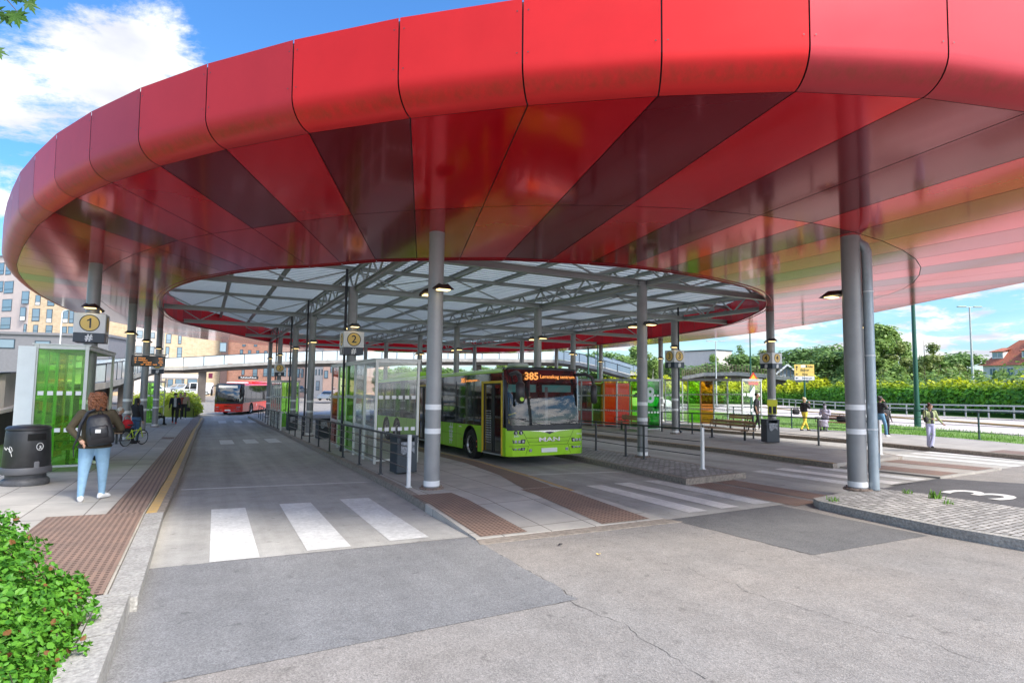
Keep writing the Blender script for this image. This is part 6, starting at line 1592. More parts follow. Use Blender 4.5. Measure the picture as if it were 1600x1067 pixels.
# 10
p, h = pplace(1258, 674, 621)
person(p, R(-105), h, 'person in mustard yellow trousers and black cardigan, hand raised to a face mask', blk, yelc, blk_sh, hairc=hair_bl, hair='bun', mask=maskm, vox=.02, hips=1.05, J=dict(knL=(-.09, .10, .50), anL=(-.09, .26, .12), knR=(.09, -.08, .50), anR=(.09, -.30, .14), elR=(.24, .10, 1.18), wrR=(.10, .20, 1.42), elL=(-.25, -.02, 1.12), wrL=(-.27, .08, .90)))
q_ = at2(1247, 672)
t = empty('handbag', q_+V((0, .1, .85)), R(-20), 'black shoulder bag hanging behind the yellow trousers', 'bag'); MB().box((0, 0, .12), (.40, .18, .30), bev=.07).build('bag_body', blk, t, smooth=True, sharp=60); MB().path([(-.12, 0, .24), (.0, .05, .62), (.12, 0, .24)], .014, 5).build('strap', blk, t)
# 11
bx, by = 28.62, 18.3; z0 = PZ(bx, by)
q0 = far(1299, 640, 27.6)
person((28.6, 18.95, z0), R(112), 1.80, 'seated person in long pale patterned dress looking at a phone', dressm, dressm, blk_sh, skin=skin_d, hair='bun', J=dict(sit, head=(0, .11, 1.20), elL=(-.22, .12, .78), elR=(.22, .12, .78), wrL=(-.07, .27, .86), wrR=(.07, .27, .86)), dress=(.20, .5), headtilt=R(-20), vox=.02)
t = empty('handbag', (28.62, 18.1, z0+.47), R(90), 'black bag on the bench right of the patterned dress', 'bag'); MB().box((0, 0, .16), (.50, .22, .30), bev=.07).build('bag_body', blk, t, smooth=True, sharp=60); MB().path([(-.14, 0, .28), (-.08, 0, .44), (.08, 0, .44), (.14, 0, .28)], .012, 5).build('handle', blk, t)
# 12, 13
p, h = pplace(1377, 682, 619)
person(p, R(-110), h, 'person in black top and blue jeans with hand to the ear', blk, jean2, white_sn, skin=skin_t, hair='bun', vox=.02, hips=1.05, J=dict(anL=(-.12, -.10, .09), anR=(.12, .16, .09), knR=(.11, .12, .50), elR=(.26, .08, 1.20), wrR=(.12, .10, 1.48), elL=(-.24, .10, 1.13), wrL=(-.10, .24, 1.00)))
p, h = pplace(1386, 679, 630)
person(p, R(160), h*.95, 'dark clothed person standing behind the one in blue jeans', cloth('charcoal', (.04, .04, .045)), MATS['charcoal'], blk_sh, skin=skin_d, hair='short', vox=.024)
# 14
p, h = pplace(1455, 699, 631)
person(p, R(150), h, 'person in open sage green jacket and lilac trousers reading a phone', blk, lil, blk_sh, hair='bun', hairc=mat('hair_redbrown', (.07, .025, .018), .5), jacket=sage, flare=.034, vox=.018, girth=1.08, headtilt=R(-22), headturn=R(15),
       J=dict(anL=(.06, .10, .09), knL=(-.05, .09, .50), anR=(-.04, -.18, .09), knR=(.07, -.02, .50), elR=(.27, .05, 1.15), wrR=(.12, .25, 1.14), elL=(-.30, -.02, 1.18), wrL=(-.38, .12, .98)))
t = empty('handbag', p+V((-.36, -.05, .95)), R(20), 'small black shoulder bag on the sage jacket side', 'bag'); MB().box((0, 0, .05), (.28, .12, .2), bev=.04).build('bag_body', blk, t, smooth=True, sharp=60); MB().path([(-.1, 0, .14), (.12, .03, .48), (.1, 0, .14)], .012, 5).build('strap', blk, t)
t = empty('phone', p+V((-.10, -.34, 1.22)), R(20), 'small black phone held up by the person in sage', 'phone'); MB().box((0, 0, 0), (.075, .012, .15), bev=.004).build('case', black_pl, t)
MB().box((0, .008, 0), (.066, .003, .138)).build('screen', screen, t)
# ------------------------------------------------------------------ buildings far off
tan_b = bricked('tan_brick', (.50, .37, .23), (.58, .44, .28), (.52, .44, .33), .9, .28, .03, 'xz', .1)
pink_r = mat('pale_pink_render', (.62, .52, .47), .9, var=.06, vs=.6, var2=.08, v2s=.1); cream_r = mat('cream_brick', (.66, .60, .54), .9, var=.05, vs=2, var2=.06, v2s=.2)
red_b = bricked('red_brick', (.50, .22, .14), (.58, .28, .18), (.50, .32, .25), .9, .28, .03, 'xz', .1)
win_m = mat('window_sky_glass', (.16, .24, .30), .06, coat=1, spec=.8); frame_d = mat('window_frame_dark', (.03, .05, .07), .5); grey_cl = mat('grey_cladding', (.19, .185, .20), .6, var=.08)
roof_t = mat('red_roof_tiles', (.42, .13, .07), .75, var=.2, vs=3, bump=.4, bs=12); white_w = mat('white_boards', (.74, .73, .70), .7, var=.05)
blind = mat('window_blind', (.62, .62, .60), .7)
def facade(name, p0, p1, zt, zb, depth, m, wins, label, cat='building', group=None, blinds=0, roofm=None, bars=True):
    """p0, p1: plan ends of the front; wins: pixel rectangles of windows projected on to it"""
    a, b = V((p0[0], p0[1], zb)), V((p1[0], p1[1], zb)); u = (b-a); L_ = u.length; u.normalize(); n = V((u.y, -u.x, 0))
    if n.dot(CAM-a) < 0: n = -n
    t = empty(name, a, math.atan2(u.y, u.x), label, cat, group)
    s = 1 if n.dot(V((-u.y, u.x, 0))) > 0 else -1      # local y of the street side
    MB().box((L_/2, -s*depth/2, (zt-zb)/2), (L_, depth, zt-zb)).build('wall', m, t)
    MB().box((L_/2, -s*depth/2, zt-zb+.15), (L_+.4, depth+.4, .3)).build('roof', roofm or grey_cl, t)
    r8 = random.Random(int(L_*10))
    for (x0, y0, x1, y1) in wins:
        q = []
        for (px, py) in ((x0, y0), (x1, y1)):
            d = ray(px, py); tt = (a-CAM).dot(n)/d.dot(n); h_ = CAM+d*tt; q.append(((h_-a).dot(u), h_.z-zb))
        (u0_, z1_), (u1_, z0_) = q; u0_, u1_ = min(u0_, u1_), max(u0_, u1_)
        if z1_-z0_ < .2: continue
        w_ = MB().box(((u0_+u1_)/2, s*.02, (z0_+z1_)/2), (u1_-u0_, .08, z1_-z0_)).build('window', frame_d, t)
        g_ = .10; MB().box(((u0_+u1_)/2, s*.05, (z0_+z1_)/2), (u1_-u0_-2*g_, .04, z1_-z0_-2*g_)).build('pane', win_m, w_)
        if bars and z1_-z0_ > 1.6: MB().box(((u0_+u1_)/2, s*.08, z0_+(z1_-z0_)*.33), (u1_-u0_-.05, .04, .08)).build('transom', frame_d, w_)
        if r8.random() < blinds: MB().box(((u0_+u1_)/2, s*.075, z0_+(z1_-z0_)*.17), (u1_-u0_-2*g_, .02, (z1_-z0_)*.30)).build('blind', blind, w_)
    return t
def fp2(px, dep): q = far(px, 595, dep); return (q.x, q.y)
ab = 'apartment and shop buildings behind the footbridge'
facade('apartment_building', fp2(-60, 118), fp2(36, 112), 26.5, -2, 14, pink_r, [(0, 411, 6, 429), (10, 411, 17, 429), (-5, 440, 4.5, 456), (7.5, 440, 20.5, 458), (4.5, 468, 18, 486), (2, 496, 16, 514), (-22, 411, -10, 429), (-24, 440, -12, 456), (-22, 468, -8, 486)], 'pale pink rendered apartment building at the far left edge', group=ab)
facade('apartment_building', fp2(36.6, 112), fp2(150, 112), 27, -2, 14, tan_b, [(34.8, 455, 45, 475), (56, 461, 63, 477), (75, 462, 85, 478), (32, 480, 39.7, 501), (51, 482, 61.5, 502), (73.5, 483, 81, 504), (99, 485, 106.5, 504.5), (109, 485, 115, 505), (37.5, 506, 41, 520), (52.5, 507.5, 59, 521), (72, 508, 81.5, 522), (97.5, 510, 104, 525), (107, 510, 116, 529), (123, 486, 131, 506), (123, 511, 131, 528)], 'tan brick apartment building with narrow dark windows, behind the number 1 sign', group=ab, blinds=.4)
facade('apartment_building', fp2(157, 118), fp2(253, 124), 16.5, -2, 14, cream_r, [(177.4, 513, 192, 527), (214, 516, 223, 528.6), (235, 519, 242, 529), (175, 538, 190, 551), (212, 540, 222, 552), (234, 541, 241, 553)], 'cream brick apartment building between the left columns', group=ab)
facade('apartment_building', fp2(253.5, 120), fp2(343, 124), 16, -2, 14, tan_b, [(260, 521.6, 267.4, 536.8), (278.7, 524, 283.5, 537.6), (259, 541.6, 264, 558.7), (277, 542.4, 284, 558.7), (274, 592, 287.5, 606), (293, 592, 308, 606), (262, 592, 270, 606)], 'tan brick building with blank upper wall above the white van', group=ab, blinds=.5)
facade('stair_tower', fp2(343.3, 122), fp2(354, 122.5), 12.5, -2, 6, mat('brown_cladding', (.10, .06, .055), .6), [(343.6, 535, 353.6, 550)], 'dark brown stair tower between tan and red brick buildings', group=ab, bars=False)
facade('apartment_building', fp2(354.3, 123), fp2(436, 118), 13.2, -2, 14, red_b, [(375.4, 546, 379.6, 553), (388, 547, 392.5, 552.6), (400.7, 547.5, 405, 552), (379, 538, 384, 541.5), (397, 538, 402, 541.5), (378, 575, 382, 586), (395.5, 575, 402, 588), (413, 548, 418, 553), (412, 575, 418, 588), (424, 575, 430, 588)], 'red brick apartment building above the red bus', group=ab)
facade('apartment_building', fp2(437, 118), fp2(477, 116), 13, -2, 14, mat('rose_brick', (.52, .34, .27), .85, var=.1, vs=2), [(443, 562, 447, 588), (451, 562, 455, 588), (463, 576, 468, 590), (471, 576, 474, 590)], 'rose brick building between the number 2 columns', group=ab)
facade('apartment_building', fp2(477.6, 113), fp2(504, 110), 12.5, -2, 12, cream_r, [(469, 575, 472, 584), (482, 576, 485, 585), (493, 577, 495, 586), (498, 577, 500, 586), (494, 595, 499, 610), (484, 577, 487, 586)], 'cream building with small dark windows behind the railing', group=ab)
facade('apartment_building', fp2(504.5, 108), fp2(560, 106), 11.5, -2, 12, MATS['rose_brick'], [(507, 579, 512.5, 591), (502.5, 577, 504, 586), (517, 568, 521, 582), (526, 568, 530, 582)], 'pale rose building behind the green panes of the shelter', group=ab)
t = facade('site_building', fp2(-80, 66), fp2(166, 70), zat(60, 522, *fp2(60, 67)), 0.5, 8, grey_cl, [(-2, 529, 23, 544.5), (55, 532, 78.5, 544.5)], 'long low grey building in front of the apartment buildings', group=ab, bars=False)
for px in (40, 92): q = fp2(px, 65.5); MB().box(t.matrix_world.inverted() @ V((q[0], q[1], 4.2)) if False else (math.dist(q, fp2(-80, 66)), .5, 3.2), (.35, .2, 6.8)).build('gable_post', white_m, t)
q = fp2(285, 112); t = empty('shop_canopy', (q[0], q[1], 2.3), -yaw, 'long white canopy over the shop fronts behind the van', 'canopy', None); MB().box((0, 0, .5), (7.2, 2, .85), bev=.2).build('roof', white_m, t)
for x_ in (-3.2, 0, 3.2): MB().box((x_, 0, -1.6), (.25, .25, 3.3)).build('post', steel_l, t)
q = far(329, 587, 108); t = empty('shop_sign', q, -yaw, 'small dark red shop sign on the tan wall', 'shop sign'); MB().box((0, 0, 0), (.75, .15, .95), bev=.05).build('panel', mat('sign_plum', (.16, .02, .05), .5), t)
q = far(388, 590, 113); t = empty('shop_sign', q, -yaw, 'long black shop sign with pale dashes above the red bus', 'shop sign'); MB().box((0, 0, 0), (3.9, .12, .6)).build('panel', black_m, t)
mb = MB(); r9 = random.Random(2); x_ = -1.5
while x_ < 1.6: w_ = r9.uniform(.1, .3); mb.box((x_+w_/2, -.08, r9.uniform(-.05, .05)), (w_*.7, .03, .2)); x_ += w_+.05
mb.build('lettering', white_m, t)

# flat roofed blocks and houses on the right
facade('office_building', fp2(1040, 165), fp2(1132, 160), zat(1080, 552, *fp2(1080, 162)), 0, 16, cream_r, [(1066, 561, 1072, 567), (1075, 560, 1092, 566), (1094, 559.5, 1100, 565.5), (1066, 575, 1090, 581)], 'long flat roofed pale building beyond the concrete bridge', bars=False)
facade('office_building', fp2(1119, 152), fp2(1144, 156), zat(1130, 548, *fp2(1130, 153)), 0, 12, cream_r, [], 'windowless pale block with dark roof edge behind the tree', roofm=frame_d)
def gable_house(p0, p1, zb, hw, hr, depth, m, rm, label, dormers=(), wins=(), hip=False, chimney=None, name='house'):
    a, b = V((*p0, zb)), V((*p1, zb)); u = b-a; L_ = u.length; t = empty(name, a, math.atan2(u.y, u.x), label, 'house')
    MB().box((L_/2, depth/2, hw/2), (L_, depth, hw)).build('wall', m, t)
    o = .6; hx = L_*.32 if hip else 0
    rf = MB()
    if hip == 'gablefront':
        rf.add([(-o, -o, hw-.1), (L_/2, -o, hw+hr), (L_+o, -o, hw-.1), (-o, depth+o, hw-.1), (L_/2, depth+o, hw+hr), (L_+o, depth+o, hw-.1)], [(0, 1, 4, 3), (1, 2, 5, 4)])
        rf.add([(-o, -o, hw-.35), (L_/2, -o, hw+hr-.25), (L_+o, -o, hw-.35), (-o, depth+o, hw-.35), (L_/2, depth+o, hw+hr-.25), (L_+o, depth+o, hw-.35)], [(0, 1, 4, 3), (1, 2, 5, 4)])
        MB().prism([(0, hw), (L_, hw), (L_/2, hw+hr-.4)], 0, .2, 'y').build('gable', m, t)
        bw = MB(); bw.beam((-o, -o-.03, hw-.2), (L_/2, -o-.03, hw+hr-.1), .1, .35); bw.beam((L_/2, -o-.03, hw+hr-.1), (L_+o, -o-.03, hw-.2), .1, .35); bw.build('bargeboard', white_m, t)
    else:
        vs = [(-o, -o, hw), (L_+o, -o, hw), (L_+o, depth+o, hw), (-o, depth+o, hw), (hx, depth/2, hw+hr), (L_-hx, depth/2, hw+hr)]
        rf.add(vs, [(0, 1, 5, 4), (1, 2, 5), (2, 3, 4, 5), (3, 0, 4), (0, 3, 2, 1)])
    ro = rf.build('roof', rm, t)
    for x_ in dormers:
        z_ = hw+hr*.28; y_ = depth*.10
        d_ = MB().box((x_, y_+1.2, z_+.7), (2.2, 2.6, 1.5)).build('dormer', white_w, ro)
        MB().add([(x_-1.4, y_-.4, z_+1.35), (x_+1.4, y_-.4, z_+1.35), (x_+1.4, y_+3.6, z_+2.3), (x_-1.4, y_+3.6, z_+2.3), (x_-1.4, y_-.4, z_+1.5), (x_+1.4, y_-.4, z_+1.5), (x_+1.4, y_+3.6, z_+2.45), (x_-1.4, y_+3.6, z_+2.45)], [(0, 1, 2, 3), (4, 5, 6, 7), (0, 1, 5, 4)]).build('dormer_roof', rm, ro)
        for s in (-.5, .5): MB().box((x_+s, y_-.13, z_+.75), (.7, .06, .9)).build('dormer_window', win_m, ro)
    for x_, z_, w_, h_ in wins:
        f_ = MB().box((x_, -.04, z_), (w_+.25, .06, h_+.25)).build('window', white_m, t); MB().box((x_, -.09, z_), (w_, .05, h_)).build('pane', win_m, f_); MB().box((x_, -.13, z_), (.07, .03, h_)).build('mullion', white_m, f_)
    if chimney: MB().box((chimney, depth/2, hw+hr+.4), (1.5, 1.3, 2.6), bev=.06).build('chimney', frame_d, ro)
    return t
q0, q1 = far(1536, 575, 128), far(1640, 575, 116)
gable_house((q0.x, q0.y), (q1.x, q1.y), 1.0, zat(1600, 560, q1.x, q1.y)-1-1.2, 5.6, 11, white_w, roof_t, 'big white house with red tiled hipped roof and black chimney', dormers=(2.4, 8.2), wins=[(2, 5.0, 1.1, 1.6), (5.5, 5.0, 1.1, 1.6), (9, 5.0, 1.1, 1.6), (3, 1.8, 1.1, 1.5)], hip=True, chimney=8.0)
bgh = mat('blue_grey_boards', (.17, .22, .28), .7, var=.06); dk_roof = mat('dark_roof_tiles', (.11, .10, .10), .8, var=.15)
q0, q1 = far(1217, 590, 124), far(1244, 590, 123)
gable_house((q0.x, q0.y), (q1.x, q1.y), -1.0, zat(1230, 583, q0.x, q0.y)+1, 1.9, 4, bgh, dk_roof, 'blue grey house with white bargeboards right of the number 4 sign', wins=[(1.0, zat(1230, 588, q0.x, q0.y)+1, .45, .6), (2.6, zat(1230, 588, q0.x, q0.y)+1, .45, .6)], hip='gablefront')
q0, q1 = far(1200, 590, 130), far(1300, 590, 127)
gable_house((q0.x, q0.y), (q1.x, q1.y), -1.0, zat(1250, 582, q0.x, q0.y)+1, 1.4, 9, bgh, dk_roof, 'long dark roofed house behind the yellow road sign', wins=[])

# ------------------------------------------------------------------ footbridge with frosted glass parapets
br_c = mat('bridge_concrete', (.36, .34, .31), .85, var=.2, vs=1.2, var2=.15); br_d = mat('shaded_bridge_concrete', (.10, .085, .075), .9, var=.2, vs=1)  # second concrete is a dark copy, shade below the decks painted in
froth = mat('frosted_parapet', (.62, .70, .72), .25, coat=.4, var=.05); 
BR = [(1, 640, 20, 600, 0), (143, 600, 38, 571, 1), (165, 597, 40, 568.5, 1), (190, 592, 46, 565, 1), (215, 583, 58, 562.5, 1), (240, 577, 72, 560.5, 1), (257, 573.5, 84, 560, 1), (286, 573.4, 86, 558.7, 1), (350, 569, 86, 555, 1), (413, 565.5, 86, 552, 1), (480, 563.5, 86, 549, 1), (550, 562, 86, 547, 1), (620, 561, 86, 546, 1), (700, 560.5, 86, 545.5, 1), (780, 560.5, 86, 545.5, 1), (870, 562, 86, 547, 1), (905, 566, 80, 553, 1), (945, 575, 74, 564, 1), (985, 586, 70, 576, 1)]
BR = BR[1:]
pts = [far(a, b, d) for a, b, d, c, f_ in BR]; tops = [far(a, c, d).z for a, b, d, c, f_ in BR]
t = empty('footbridge', (pts[8].x, pts[8].y, 0), 0, 'long curving concrete footbridge with frosted white glass parapets', 'footbridge'); o0 = V((pts[8].x, pts[8].y, 0))
dk, un, hr_ = MB(), MB(), MB()
def away(i):
    a, b = pts[max(i-1, 0)], pts[min(i+1, len(pts)-1)]; d = (b-a); d.z = 0; d.normalize(); n = V((-d.y, d.x, 0)); return n if n.dot(pts[i]-CAM) > 0 else -n
for i in range(len(pts)-1):
    a, b = pts[i]-o0, pts[i+1]-o0; na, nb = away(i)*2.6, away(i+1)*2.6; z_ = V((0, 0, 1))
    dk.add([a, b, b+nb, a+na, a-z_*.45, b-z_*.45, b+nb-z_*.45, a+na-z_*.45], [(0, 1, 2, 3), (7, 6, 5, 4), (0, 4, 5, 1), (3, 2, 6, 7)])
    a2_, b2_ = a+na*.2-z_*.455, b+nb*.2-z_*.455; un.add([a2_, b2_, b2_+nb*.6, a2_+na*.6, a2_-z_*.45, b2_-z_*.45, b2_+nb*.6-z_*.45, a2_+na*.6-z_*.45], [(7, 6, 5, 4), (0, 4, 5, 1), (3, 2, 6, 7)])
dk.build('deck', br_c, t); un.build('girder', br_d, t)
for side in (0, 1):
    for i in range(len(pts)-1):
        a, b = pts[i], pts[i+1]; L_ = (b-a).length; n = max(1, round(L_/2.6)); ta, tb = tops[i], tops[i+1]
        for k in range(n):
            f0, f1 = k/n, (k+1)/n
            A_, B_ = a.lerp(b, f0)+away(i)*(2.5*side+.03), a.lerp(b, f1)+away(i)*(2.5*side+.03); A_, B_ = A_-o0, B_-o0
            h0, h1 = min(1.4, ta-a.z)*(1), min(1.4, tb-b.z)
            d_ = (B_-A_).normalized()*.05; z_ = V((0, 0, 1)); m_ = MB(); nn = away(i)*.02
            vs = [A_+d_+z_*.08, B_-d_+z_*.08, B_-d_+z_*h1, A_+d_+z_*h0]; m_.add(vs+[v+nn for v in vs], [(0, 1, 2, 3), (7, 6, 5, 4), (0, 4, 5, 1), (3, 2, 6, 7)])
            m_.build('parapet_panel', froth, t)
            if side == 0: MB().beam(A_, A_+z_*(h0+.06), .07, .10).build('parapet_post', rail_m, t)
        hh = min(1.4, ta-a.z)
        q = away(i)*(2.5*side+.04)-o0; MB().beam(a+q+V((0, 0, min(1.4, ta-a.z)+.04)), b+q+V((0, 0, min(1.4, tb-b.z)+.04)), .09, .07).build('handrail', rail_m, t)
for px, dep in ((316, 87), (135, 41), (163, 43.5), (198, 52), (560, 88), (745, 88), (895, 84)):
    q = far(px, 590, dep); zt_ = min(pts, key=lambda v: (v-q).xy.length).z-.5; zb_ = -3; MB().beam((q.x-o0.x, q.y-o0.y, zb_), (q.x-o0.x, q.y-o0.y, zt_), 1.1, .8).build('pier', br_d, t)
# solid ramp wall at the far left, behind the bin
t = empty('concrete_ramp', (-6.2, 20, 0), 0, 'pale concrete ramp wall behind the round black bin', 'ramp'); r0_ = V((-6.2, 20, 0))
A_ = [far(-60, 652, 22), far(5, 638, 24), far(60, 620, 30), far(135, 603, 46)]; T_ = [far(-60, 588, 22).z, far(5, 584, 24).z, far(60, 582, 30).z, far(135, 575, 46).z]
for i in range(3):
    a, b = A_[i]-r0_, A_[i+1]-r0_; n = 3; d_ = (b-a).normalized()
    for k in range(n):
        p_, q_ = a.lerp(b, k/n)+d_*.015, a.lerp(b, (k+1)/n)-d_*.015; h0 = T_[i]+(T_[i+1]-T_[i])*k/n; h1 = T_[i]+(T_[i+1]-T_[i])*(k+1)/n; nn = V((-.25, .05, 0))
        m_ = MB(); m_.add([p_, q_, V((q_.x, q_.y, h1)), V((p_.x, p_.y, h0)), p_+nn, q_+nn, V((q_.x, q_.y, h1))+nn, V((p_.x, p_.y, h0))+nn], [(0, 1, 2, 3), (7, 6, 5, 4), (3, 2, 6, 7), (0, 3, 7, 4), (1, 5, 6, 2)]); m_.build('wall_panel', cream_r, t)
    m_ = MB(); m_.beam(V((a.x, a.y, T_[i]+.05)), V((b.x, b.y, T_[i+1]+.05)), .3, .06); m_.build('coping', rail_m, t)
    m_ = MB(); m_.beam(a+V((.12, 0, -.06)), b+V((.12, 0, -.06)), .3, .14); m_.build('ledge', cream_r, t)
    m_ = MB(); m_.add([V((a.x-.1, a.y, -1.5)), V((b.x-.1, b.y, -1.5)), b-V((.1, 0, .1)), a-V((.1, 0, .1))], [(0, 1, 2, 3)]); m_.build('lower_wall', br_d, t)

# concrete road bridge on the right
q = [far(1066, 588, 118), far(1100, 582, 116), (far(1150, 581, 112)), far(1200, 585, 108), far(1260, 593, 104), far(1330, 600, 98)]
t = empty('road_bridge', (q[0].x, q[0].y, 0), 0, 'low arched concrete bridge over the road beyond the hedge', 'bridge'); o1 = V((q[0].x, q[0].y, 0))
mb, mu, pr = MB(), MB(), MB()
for i in range(len(q)-1):
    a, b = q[i]-o1, q[i+1]-o1; d = (b-a); n = V((-d.y, d.x, 0)).normalized()*6; n = n if n.dot(q[i]-CAM) > 0 else -n; z_ = V((0, 0, 1))
    mb.add([a, b, b+n, a+n, a-z_*.7, b-z_*.7, b+n-z_*.7, a+n-z_*.7], [(0, 1, 2, 3), (7, 6, 5, 4), (0, 4, 5, 1)])
    s = n.normalized()*.6; h0 = .35+1.4*abs(i-2)/3; h1 = .35+1.4*abs(i-1)/3
    mu.add([a+s-z_*.7, b+s-z_*.7, b+s-z_*(.8+h1), a+s-z_*(.8+h0), a+s*4-z_*(.8+h0), b+s*4-z_*(.8+h1)], [(0, 1, 2, 3), (3, 2, 5, 4)])
    k = 10
    for j_ in range(k): p_ = a.lerp(b, j_/k); pr.beam(p_, p_+z_*1.35, .08, .08)
    for zz in (1.35, .95, .55, .2): pr.beam(a+z_*zz, b+z_*zz, .06, .05)
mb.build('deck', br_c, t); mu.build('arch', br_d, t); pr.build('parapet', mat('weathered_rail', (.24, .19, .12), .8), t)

# ------------------------------------------------------------------ vegetation
leaf_d = leafmat('leaf_forest', (.11, .20, .05), (.20, .32, .085), trans=.25, scale=.35)
leaf_b = leafmat('leaf_birch', (.16, .27, .06), (.30, .42, .11), trans=.3, scale=.4)
leaf_o = leafmat('leaf_olive', (.17, .23, .06), (.30, .35, .11), trans=.3, scale=.4)
leaf_h = leafmat('leaf_hedge', (.06, .20, .012), (.13, .34, .02), trans=.3, scale=.5, z0=1.9, z1=2.9, tip=(.55, .58, .02))
leaf_y = leafmat('leaf_yellow_green', (.22, .33, .03), (.42, .48, .05), trans=.3, scale=.8)
leaf_f = leafmat('leaf_spirea', (.05, .19, .018), (.14, .36, .03), (.20, .09, .03), trans=.28, scale=3.)
leaf_m = leafmat('leaf_maple', (.035, .10, .015), (.08, .19, .02), trans=.35, scale=6)
bark = mat('bark', (.09, .07, .05), .9, var=.4, vs=12); birch_bark = mat('birch_bark', (.62, .59, .54), .8, var=.6, vs=6, vc=(.12, .11, .10))
def leaf_mesh(name, lobes, n, size, m, rs, flat=.0, inner=.35, leafshape=4):
    """many small leaf faces filling the volume of ellipsoid lobes"""
    rg = random.Random(rs); vs = []; fs = []
    wts = [l[1][0]*l[1][1]*l[1][2] for l in lobes]; tot = sum(w_**.75 for w_ in wts)
    for (c, r_), w_ in zip(lobes, wts):
        for _ in range(int(n*w_**.75/tot)):
            while True:
                d = V((rg.gauss(0, 1), rg.gauss(0, 1), rg.gauss(0, 1)))
                if d.length > .01: break
            d.normalize(); rad = (inner+(1-inner)*rg.random()**.6)*(1+.16*math.sin(d.x*7+c[0]*3)*math.cos(d.z*6+c[2]*2))
            p = V((c[0]+d.x*r_[0]*rad, c[1]+d.y*r_[1]*rad, c[2]+d.z*r_[2]*rad))
            nn = (d*.9+V((rg.uniform(-1, 1), rg.uniform(-1, 1), rg.uniform(-.3, 1.2)))*.9).normalized(); a = nn.orthogonal().normalized(); a = Matrix.Rotation(rg.uniform(0, 6.3), 3, nn) @ a; b = nn.cross(a)
            s = size*rg.uniform(.6, 1.35); k = len(vs)
            if leafshape == 4:
                vs += [p-a*s*.6, p+b*s*.42, p+a*s*.6, p-b*s*.42]; fs.append((k, k+1, k+2, k+3))
            else:
                tp = nn*s*.10; vs += [p-a*s*.55, p-a*s*.15+b*s*.36-tp, p+a*s*.30+b*s*.30-tp, p+a*s*.55, p+a*s*.30-b*s*.30-tp, p-a*s*.15-b*s*.36-tp, p+a*s*.1]; fs += [(k, k+6, k+1), (k+1, k+6, k+2), (k+2, k+6, k+3), (k+3, k+6, k+4), (k+4, k+6, k+5), (k+5, k+6, k)]
    me = bpy.data.meshes.new(name); me.from_pydata([tuple(v) for v in vs], [], fs); me.materials.append(m)
    return me
def trunk_mesh(h, r_, lobes, m, rs, nb=7):
    rg = random.Random(rs); mb = MB(); pts_ = [(0, 0, -.2)]; x = y = 0
    for k in range(1, 7):
        x += rg.uniform(-.12, .12)*h/10; y += rg.uniform(-.12, .12)*h/10; pts_.append((x, y, h*k/6*.93))
    mb.path(pts_, [r_*(1-.14*k) for k in range(7)], 7)
    for c, rr in lobes[:nb]:
        z_ = max(.25*h, c[2]-rr[2]*.9); i = min(5, int(z_/(h*.93)*6)); a = V(pts_[i]).lerp(V(pts_[i+1]), .5)
        mid = a.lerp(V(c), .5)+V((0, 0, -.08*h*.3)); mb.path([a, mid, V(c)], [r_*.35, r_*.22, r_*.06], 5)
    me = bpy.data.meshes.new('trunk'); me.from_pydata([tuple(v) for v in mb.v], [], mb.f); me.materials.append(m)
    for p_ in me.polygons: p_.use_smooth = True
    return me
def tree_kind(kind, rs):
    rg = random.Random(rs); lobes = []
    if kind == 'broad':
        h = 10
        for k in range(13):
            a = rg.uniform(0, 6.3); zz = rg.uniform(3.2, 8.6); ra = 2.5*math.sqrt(max(.1, 1-((zz-5.6)/4.0)**2)); lobes.append(((math.cos(a)*ra*.65, math.sin(a)*ra*.65, zz), (rg.uniform(1.1, 1.9), rg.uniform(1.1, 1.9), rg.uniform(.9, 1.5))))
        return leaf_mesh('crown', lobes, 6500, .28, leaf_d, rs), trunk_mesh(h, .22, lobes, bark, rs)
    if kind == 'birch':
        h = 10
        for k in range(16):
            zz = rg.uniform(2.6, 9.4); ra = 1.5*(1-(zz-2.6)/9)+.35; a = rg.uniform(0, 6.3); lobes.append(((math.cos(a)*ra*.7, math.sin(a)*ra*.7, zz), (rg.uniform(.5, 1.0), rg.uniform(.5, 1.0), rg.uniform(.7, 1.25))))
        return leaf_mesh('crown', lobes, 6500, .24, leaf_b, rs, inner=.1), trunk_mesh(h, .12, lobes, birch_bark, rs, 9)
    if kind == 'thin':
        h = 10
        for k in range(14):
            zz = rg.uniform(1.2, 9.2); ra = 1.2*(1-(zz-1.2)/12)+.3; a = rg.uniform(0, 6.3); lobes.append(((math.cos(a)*ra*.8, math.sin(a)*ra*.8, zz), (rg.uniform(.4, .9), rg.uniform(.4, .9), rg.uniform(.5, 1.0))))
        return leaf_mesh('crown', lobes, 5000, .22, leaf_o, rs, inner=.05), trunk_mesh(h, .10, lobes, birch_bark if rs % 2 else bark, rs, 10)
    if kind == 'conifer':
        h = 10
        for k in range(11): zz = 1.6+k*.8; ra = 2.1*(1-(zz-1.2)/9.4); lobes.append(((rg.uniform(-.2, .2), rg.uniform(-.2, .2), zz), (ra+.15, ra+.15, .55)))
        return leaf_mesh('crown', lobes, 5200, .22, leaf_d, rs, inner=.2), trunk_mesh(h, .2, [], bark, rs)
KM = {k: [tree_kind(k, s) for s in (3, 8, 15)] for k in ('broad', 'birch', 'thin', 'conifer')}
